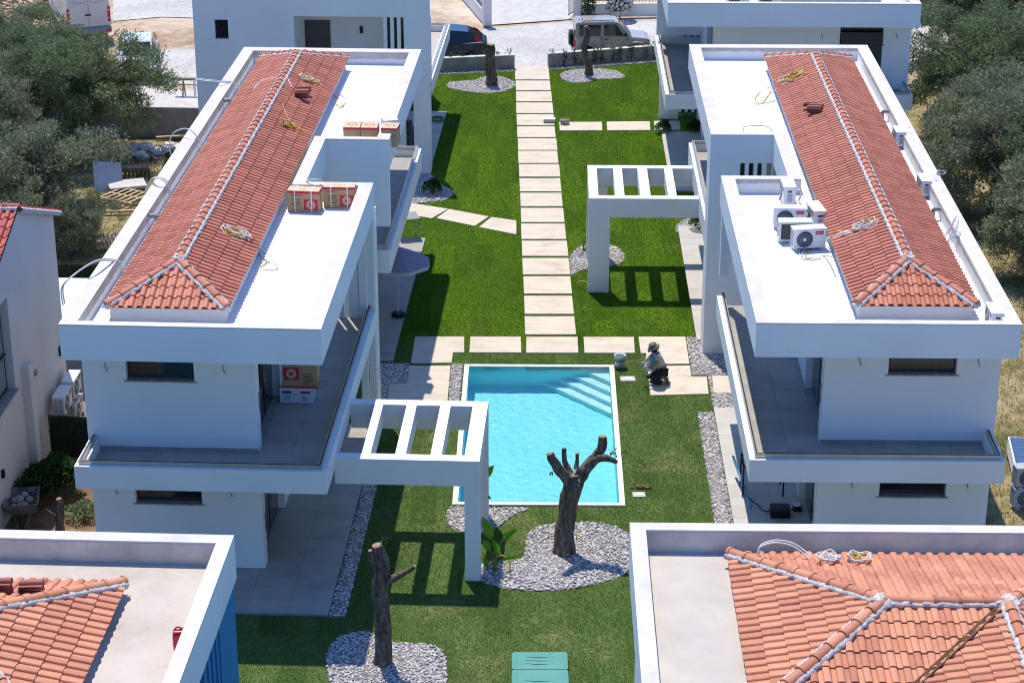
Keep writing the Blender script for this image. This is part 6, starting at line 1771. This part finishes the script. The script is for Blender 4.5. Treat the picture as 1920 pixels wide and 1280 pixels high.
# beige compact off-road car; nose towards +x
pa_, pb_ = at(1068, 95), at(1213, 92)
suv = thing('off_road_car', 'beige two-door off-road car with rear spare wheel parked behind the low wall', 'car', (pa_ + pb_) / 2 + Vector((.05, -.75, -.08)), math.atan2(pb_.y - pa_.y, pb_.x - pa_.x) * .8)
bei = paint('beige_paint', (.42, .365, .295))
trim = paint('grey_trim', (.30, .29, .28), .5)
loft([(-1.62, .70, .72, .42, .98), (-1.55, .76, .76, .36, 1.02), (.55, .78, .76, .34, 1.04), (.75, .78, .72, .34, 1.02), (1.50, .76, .68, .36, .94), (1.68, .72, .62, .42, .86)], bei, 'body', suv, .04)
cab = loft([(-1.60, .74, .60, 1.0, 1.60), (-1.50, .74, .62, 1.0, 1.66), (-.2, .74, .62, 1.0, 1.69), (.25, .74, .60, 1.0, 1.64), (.85, .72, .66, 1.0, 1.06)], bei, 'cabin', suv, .04, True)
for s_ in (-1, 1):
    y0_, y1_ = s_ * .757, s_ * .655
    def sp(a, z): return (a, s_ * (.752 - (z - 1.05) * .165), z)
    w1 = [sp(-.38, 1.08), sp(.50, 1.08), sp(.17, 1.55), sp(-.36, 1.56)]
    w2 = [sp(-1.46, 1.10), sp(-.52, 1.08), sp(-.50, 1.55), sp(-1.40, 1.55)]
    for w_ in (w1, w2): panel(suv, 'side_window', w_ if s_ < 0 else w_[::-1], M['glass_car'])
    for wx in (-1.08, 1.08):
        MB().tube([(wx + .46 * math.cos(a), s_ * .79, .34 + .44 * math.sin(a)) for a in [PI * i / 10 for i in range(11)]], .055, 6).build('fender', trim, suv)
        wheel(suv, wx, s_ * .70, .34)
    MB().box(-.62, .66, s_ * .79 - .03, s_ * .79 + .03, .33, .43).build('sill_trim', trim, suv, bevel=.01)
    MB().box(-.36, -.18, s_ * .775 - .012, s_ * .775 + .012, .92, .96).build('door_handle', M['black'], suv)
    MB().box(.50, .62, s_ * .86 - .05, s_ * .86 + .05, 1.08, 1.22).build('mirror', M['black'], suv, bevel=.02)
    MB().tube([(-1.3, s_ * .56, 1.70), (.0, s_ * .56, 1.73), (.12, s_ * .56, 1.67)], .018, 6).build('roof_rail', M['black'], suv)
    MB().box(-1.66, -1.60, s_ * .66 - .06, s_ * .66 + .06, .62, .92).build('tail_lamp', M['lamp_red'], suv)
    MB().lathe([(.11, 0), (.10, .02), (.001, .03)], 14, (1.66, s_ * .50, .74), (1, 0, 0)).build('headlamp', M['lamp_clear'], suv)
    MB().box(-.50, -.47, s_ * .768, s_ * .770, .45, 1.05).build('door_seam', M['black'], suv); MB().box(.64, .67, s_ * .768, s_ * .770, .45, 1.03).build('door_seam', M['black'], suv)
panel(suv, 'rear_window', [(-1.605, .52, 1.10), (-1.605, -.52, 1.10), (-1.58, -.46, 1.52), (-1.58, .46, 1.52)], M['glass_car'])
panel(suv, 'windscreen', [(.82, -.58, 1.10), (.82, .58, 1.10), (.33, .52, 1.56), (.33, -.52, 1.56)], M['glass_car'])
MB().box(-1.74, -1.58, -.74, .74, .36, .52).build('bumper', trim, suv, bevel=.03); MB().box(1.60, 1.78, -.74, .74, .38, .56).build('bumper', trim, suv, bevel=.03)
sw = MB().lathe([(.20, -.1), (.33, -.09), (.34, 0), (.33, .09), (.20, .1)], 22, (-1.74, .02, .86), (-1, 0, 0)).build('spare_wheel', M['black'], suv)
MB().lathe([(.31, .09), (.29, .115), (.001, .12)], 20, (-1.74, .02, .86), (-1, 0, 0)).build('wheel_cover', M['steel'], sw)

# dark hatchback, tail towards +x
def hatch(label, loc, rz, c, name='hatchback'):
    t_ = thing(name, label, 'car', loc, rz)
    pt_ = paint(name + '_paint', c)
    loft([(-2.05, .66, .62, .35, .62), (-1.9, .80, .74, .25, .72), (-1.0, .86, .80, .22, .86), (1.2, .86, .82, .22, .95), (1.85, .84, .78, .25, .98), (2.05, .74, .70, .35, .90)], pt_, 'body', t_, .05)
    loft([(-1.0, .76, .66, .86, .90), (-.35, .78, .60, .88, 1.40), (.5, .78, .60, .92, 1.47), (1.2, .78, .58, .94, 1.40), (1.9, .72, .62, .96, 1.00)], pt_, 'cabin', t_, .04, True)
    for s_ in (-1, 1):
        def sp(a, z): return (a, s_ * (.785 - (z - .95) * .36), z)
        for w_ in ([sp(-.80, .97), sp(.15, .99), sp(.12, 1.37), sp(-.32, 1.33)], [sp(.22, .99), sp(1.12, 1.02), sp(1.0, 1.33), sp(.20, 1.38)], [sp(1.18, 1.03), sp(1.50, 1.06), sp(1.10, 1.30)]): panel(t_, 'side_window', w_ if s_ < 0 else w_[::-1], M['glass_car'])
        for wx in (-1.3, 1.25): wheel(t_, wx, s_ * .76, .32)
        panel(t_, 'tail_lamp', ([(1.55, s_ * .80, 1.02), (1.86, s_ * .78, .98), (1.62, s_ * .70, 1.22), (1.42, s_ * .66, 1.30)])[::(1 if s_ < 0 else -1)], M['lamp_red'], .03)
        MB().box(-2.0, -1.86, s_ * .66 - .14, s_ * .66 + .12, .58, .70).build('headlamp', M['lamp_clear'], t_, bevel=.03); MB().box(-1.93, -1.82, s_ * .79 - .04, s_ * .79 + .05, .56, .68).build('indicator', M['lamp_orange'], t_, bevel=.02)
        MB().box(-1.0, 1.6, s_ * .835 - .01, s_ * .835 + .012, .60, .625).build('side_strip', M['alu'], t_)
        MB().box(-.80, -.66, s_ * .88 - .07, s_ * .88 + .05, .95, 1.06).build('mirror', pt_, t_, bevel=.03)
    panel(t_, 'rear_window', [(1.82, -.58, 1.05), (1.82, .58, 1.05), (1.28, .50, 1.38), (1.28, -.50, 1.38)], M['glass_car']); panel(t_, 'windscreen', [(-.94, .62, .96), (-.94, -.62, .96), (-.42, -.54, 1.36), (-.42, .54, 1.36)], M['glass_car'])
    MB().box(2.02, 2.07, -.28, .28, .50, .62).build('number_plate', M['white_plastic'], t_)
    return t_
rr_ = at(914, 104)
hatch('dark blue hatchback parked behind the low wall, half hidden by the far left villa', Vector((rr_.x - 2.05, rr_.y - .45, -.10)), .03, (.012, .014, .024))
wq = at(258, 150)
hatch('white car almost hidden behind the large olive tree', Vector((wq.x - .2, wq.y + 1.6, -.05)), PI * .5 + .15, (.70, .70, .70), 'white_car')

# white van, tail towards the viewer; nose towards +y
vr = at(170, 80)
van = thing('van', 'white delivery van seen from behind on the dirt lot', 'van', vr + Vector((-1.0, 2.75, -.1)), .36)
wp = paint('van_white', (.66, .65, .62), .35)
def sect(y, w0, w1, z0, z1): return (y, w0, w1, z0, z1)
vb = thing('tmp', 'x', 'x'); bpy.data.objects.remove(vb)
mb = MB(); vs = []; secs = [(-2.75, .92, .82, .45, 2.55), (-2.65, .97, .86, .40, 2.66), (1.2, .97, .86, .40, 2.66), (1.6, .97, .82, .40, 2.50), (2.35, .95, .74, .42, 1.35), (2.95, .88, .66, .45, 1.05)]
for y, w0, w1, z0, z1 in secs:
    zm = z0 + (z1 - z0) * .5
    vs += [(w0, y, z0), (w0 + .02, y, zm), (w1, y, z1), (-w1, y, z1), (-w0 - .02, y, zm), (-w0, y, z0)]
fs = []
for i in range(5):
    for k in range(6): fs.append((i * 6 + k, i * 6 + (k + 1) % 6, (i + 1) * 6 + (k + 1) % 6, (i + 1) * 6 + k))
fs += [tuple(range(5, -1, -1)), tuple(range(30, 36))]
mb.add(vs, [f[::-1] for f in fs]).build('body', wp, van, bevel=.06)
yb = -2.765
for s_ in (-1, 1):
    dr = MB().box(min(s_ * .015, s_ * .84), max(s_ * .015, s_ * .84), yb - .02, yb + .03, .78, 2.42).build('rear_door', wp, van, bevel=.02)
    MB().tube(bez((s_ * .05, yb - .03, 1.92), (s_ * .3, yb - .03, 1.80), (s_ * .6, yb - .03, 1.84), (s_ * .80, yb - .03, 1.98), 8), .008, 5).build('crease', M['grey_plastic'], dr)
    tl = MB().box(s_ * .90 - .07, s_ * .90 + .07, yb - .02, yb + .12, .95, 1.62).build('tail_lamp', M['lamp_red'], van, bevel=.02)
    for z in (1.12, 1.48): MB().lathe([(.04, 0), (.035, .02), (.001, .022)], 12, (s_ * .88, yb - .02, z), (0, -1, 0)).build('lens', M['lamp_clear'], tl)
    for wy in (-1.5, 1.9): 
        w_ = MB().lathe([(.2, -.11), (.32, -.1), (.34, 0), (.32, .1), (.2, .11)], 20, (s_ * .86, wy, .34), (1, 0, 0)).build('wheel', M['black'], van); MB().lathe([(.2, -.09), (.18, .09)], 16, (s_ * .87, wy, .34), (1, 0, 0)).build('rim', M['steel'], w_)
    MB().box(s_ * 1.0 - .02, s_ * 1.0 + .02, -2.6, 2.2, .78, .98).build('side_trim', M['grey_plastic'], van, bevel=.01)
    MB().box(min(s_ * .93, s_ * 1.005), max(s_ * .93, s_ * 1.005), 1.35, 1.37, .6, 2.2).build('door_seam', M['black'], van)
    MB().tube([(s_ * .985, -2.4, 2.05), (s_ * .995, 1.0, 2.05)], .015, 5).build('side_rail', M['grey_plastic'], van)
MB().box(-.97, .97, yb - .14, yb + .1, .48, .74).build('bumper', M['plaster_grey'], van, bevel=.04)
MB().box(-.92, -.72, yb - .15, yb - .13, .54, .64).build('reflector', M['lamp_red'], van); MB().box(.72, .92, yb - .15, yb - .13, .54, .64).build('reflector', M['lamp_red'], van)
np_ = MB().box(-.70, -.18, yb - .04, yb - .02, .84, .96).build('number_plate', M['white_plastic'], van); MB().box(-.70, -.645, yb - .043, yb - .03, .84, .96).build('plate_band', M['blue_print'], np_)
for k in range(6): MB().box(-.60 + k * .065, -.56 + k * .065, yb - .044, yb - .04, .87, .93).build('plate_mark', M['black'], np_)
MB().box(-.16, .10, yb - .05, yb - .02, 1.28, 1.34).build('door_handle', M['black'], van); MB().lathe([(.05, 0), (.045, .012), (.001, .014)], 12, (.0, yb - .02, 2.03), (0, -1, 0)).build('badge', M['steel'], van)
# ------------------------------------------------------------------ kneeling man
def skin_obj(name, verts, edges, radii, mat, parent, sub=2, root=0):
    me = bpy.data.meshes.new(name)
    me.from_pydata([tuple(v) for v in verts], edges, [])
    o = bpy.data.objects.new(name, me); COL.objects.link(o); o.parent = parent
    o.modifiers.new('skin', 'SKIN'); s_ = o.modifiers.new('sub', 'SUBSURF'); s_.levels = sub; s_.render_levels = sub
    sv = me.skin_vertices[0].data
    for i, r in enumerate(radii): sv[i].radius = (r, r) if not isinstance(r, tuple) else r
    for i in range(len(sv)): sv[i].use_root = (i == root)
    me.materials.append(mat)
    dg = bpy.context.evaluated_depsgraph_get()
    m2 = bpy.data.meshes.new_from_object(o.evaluated_get(dg))
    m2.name = name
    o.modifiers.clear(); o.data = m2
    m2.polygons.foreach_set('use_smooth', [True] * len(m2.polygons))
    return o
sk = plain('skin', (.36, .20, .13), .55, .35, var=.1, scale=8)
shirt = plain('grey_shirt', (.48, .475, .46), .9, .2, var=.12, scale=5)
shirt_b = plain('blue_shirt_panel', (.22, .36, .44), .9, .2)
trou = plain('dark_trousers', (.028, .028, .036), .9, .2, var=.3, scale=8)
man = thing('person', 'man in grey-blue T-shirt, dark trousers and bush hat kneeling with a white sack', 'person', at(1236, 718, .03), .12)
# local: faces -x; knees on the ground, sitting back on the heels
P_ = dict(pel=(.06, 0, .42), waist=(.02, 0, .58), chest=(-.07, 0, .80), neck=(-.13, 0, .945), head0=(-.175, 0, 1.01), head1=(-.20, 0, 1.10),
          shl=(-.08, -.185, .885), ell=(-.16, -.25, .65), wrl=(-.38, -.13, .58), shr=(-.08, .185, .885), elr=(-.25, .23, .72), wrr=(-.42, .10, .62),
          hpl=(.07, -.10, .38), knl=(-.27, -.15, .12), anl=(.14, -.14, .09), tol=(.27, -.14, .04), hpr=(.07, .10, .38), knr=(-.27, .15, .13), anr=(.14, .14, .09), tor=(.27, .14, .04))
names = list(P_); ix = {k: i for i, k in enumerate(names)}
E_ = [(ix[a], ix[b_]) for a, b_ in (('pel', 'waist'), ('waist', 'chest'), ('chest', 'neck'), ('neck', 'head0'), ('head0', 'head1'), ('chest', 'shl'), ('shl', 'ell'), ('ell', 'wrl'), ('chest', 'shr'), ('shr', 'elr'), ('elr', 'wrr'), ('pel', 'hpl'), ('hpl', 'knl'), ('knl', 'anl'), ('anl', 'tol'), ('pel', 'hpr'), ('hpr', 'knr'), ('knr', 'anr'), ('anr', 'tor'))]
R_ = dict(pel=.13, waist=.12, chest=.135, neck=.055, head0=.075, head1=.10, shl=.065, ell=.042, wrl=.03, shr=.065, elr=.042, wrr=.03, hpl=.095, knl=.065, anl=.045, tol=.035, hpr=.095, knr=.065, anr=.045, tor=.035)
skin_obj('body', [P_[k] for k in names], E_, [R_[k] for k in names], sk, man)
def sub_skin(name, keys, edges, rad, mat):
    return skin_obj(name, [Vector(k) if not isinstance(k, str) else P_[k] for k in keys], edges, rad, mat, man)
mid = lambda a, b_, t_: tuple(Vector(P_[a]).lerp(Vector(P_[b_]), t_))
sub_skin('shirt', ['pel', 'waist', 'chest', mid('chest', 'neck', .72), 'shl', mid('shl', 'ell', .62), 'shr', mid('shr', 'elr', .62)], [(0, 1), (1, 2), (2, 3), (2, 4), (4, 5), (2, 6), (6, 7)], [.150, .145, .160, .075, .088, .075, .088, .075], shirt)
sub_skin('shirt_panel', [(-.17, 0, .62), (-.23, 0, .76), (-.22, 0, .88)], [(0, 1), (1, 2)], [(.05, .09), (.055, .10), (.05, .08)], shirt_b)
sub_skin('trousers', [mid('pel', 'waist', -.1), 'hpl', 'knl', mid('knl', 'anl', .85), 'hpr', 'knr', mid('knr', 'anr', .85)], [(0, 1), (1, 2), (2, 3), (0, 4), (4, 5), (5, 6)], [.150, .118, .085, .072, .118, .085, .072], trou)
for s_ in (-1, 1):
    sub_skin('boot', [(.12, s_ * .14, .09), (.20, s_ * .14, .07), (.30, s_ * .14, .05)], [(0, 1), (1, 2)], [.058, .052, .042], M['bark'])
    w_ = Vector(P_['wrl' if s_ < 0 else 'wrr'])
    d = Vector((-.8, -s_ * .35, -.5)).normalized(); sd_ = d.cross(Vector((0, 0, 1))).normalized(); up = sd_.cross(d)
    glv = plain('grey_glove', (.33, .34, .36), .8)
    vs = [w_ - d * .02, w_ + d * .05, w_ + d * .085]; ed = [(0, 1), (1, 2)]; rd = [.034, .042, .036]
    for k in range(4):
        b0 = w_ + d * .085 + sd_ * (.027 * (k - 1.5)); ln = (.055, .068, .064, .05)[k]
        i0 = len(vs); vs += [b0, b0 + d * ln * .55 - up * .008, b0 + d * ln * .8 - up * ln * .55]; rd += [.013, .012, .010]; ed += [(2, i0), (i0, i0 + 1), (i0 + 1, i0 + 2)]
    i0 = len(vs); b0 = w_ + d * .03 + sd_ * (.045 * s_); vs += [b0, b0 + d * .035 + sd_ * .02 * s_ - up * .02, b0 + d * .06 + sd_ * .01 * s_ - up * .04]; rd += [.015, .014, .011]; ed += [(1, i0), (i0, i0 + 1), (i0 + 1, i0 + 2)]
    skin_obj('glove', vs, ed, rd, glv, man, 1)
hd = Vector((-.20, 0, 1.065))
MB().lathe([(.012, -.02), (.016, 0), (.010, .03)], 8, hd + Vector((-.098, 0, -.005)), (-.4, 0, 1)).build('nose', sk, man)
for s_ in (-1, 1):
    MB().lathe([(.001, -.008), (.011, 0), (.001, .008)], 8, hd + Vector((-.092, s_ * .034, .018)), (-1, 0, 0)).build('eye', M['black'], man)
    MB().lathe([(.012, -.01), (.028, 0), (.012, .01)], 10, hd + Vector((.005, s_ * .10, .0)), (0, 1, 0)).build('ear', sk, man)
MB().box(hd.x - .098, hd.x - .085, -.024, .024, hd.z - .055, hd.z - .047).build('mouth', plain('lips', (.22, .09, .07), .6), man)
MB().lathe([(.085, -.10), (.102, -.03), (.102, .05)], 16, hd + Vector((.018, 0, 0)), (-.1, 0, 1)).build('hair', M['black'], man)
ht = hd + Vector((0, 0, .05))
prof = [(.175, -.03), (.165, -.012), (.118, .008), (.116, .06), (.10, .10), (.05, .115), (.002, .118)]
hat = MB().lathe(prof, 20, ht, (-.38, 0, 1))
n0 = 20
for k in range(20):
    a = 2 * PI * k / 20
    v = Vector(hat.v[k]); hat.v[k] = tuple(v + Vector((0, 0, .035 * math.sin(3 * a + .6) - .02)))
hat.build('hat', plain('bush_hat', (.17, .17, .14), .9, var=.35, scale=14), man)
# the sack he holds
sk_ = thing('sack', 'white printed plastic sack held by the kneeling man', 'sack', at(1219, 694, .16), .3)
bm = bmesh.new(); bmesh.ops.create_cube(bm, size=1); bmesh.ops.subdivide_edges(bm, edges=bm.edges[:], cuts=4, use_grid_fill=True)
for v in bm.verts:
    k = 1 - .18 * max(0, v.co.z) * 2 + .06 * math.sin(v.co.x * 9 + v.co.z * 7)
    v.co = Vector((v.co.x * .30 * k, v.co.y * .22 * k, (v.co.z + .5) * .40)) + Vector((rnd.uniform(-.008, .008), rnd.uniform(-.008, .008), 0))
me = bpy.data.meshes.new('bag'); bm.to_mesh(me); bm.free(); me.materials.append(M['white_card']); so_ = bpy.data.objects.new('bag', me); COL.objects.link(so_); so_.parent = sk_
me.polygons.foreach_set('use_smooth', [True] * len(me.polygons)); ss = so_.modifiers.new('s', 'SUBSURF'); ss.levels = ss.render_levels = 1
MB().box(-.08, .06, -.128, -.112, .12, .24).build('print', M['blue_print'], sk_); MB().box(.0, .11, -.130, -.115, .05, .30).build('print', plain('slate_print', (.16, .24, .36), .6), sk_)
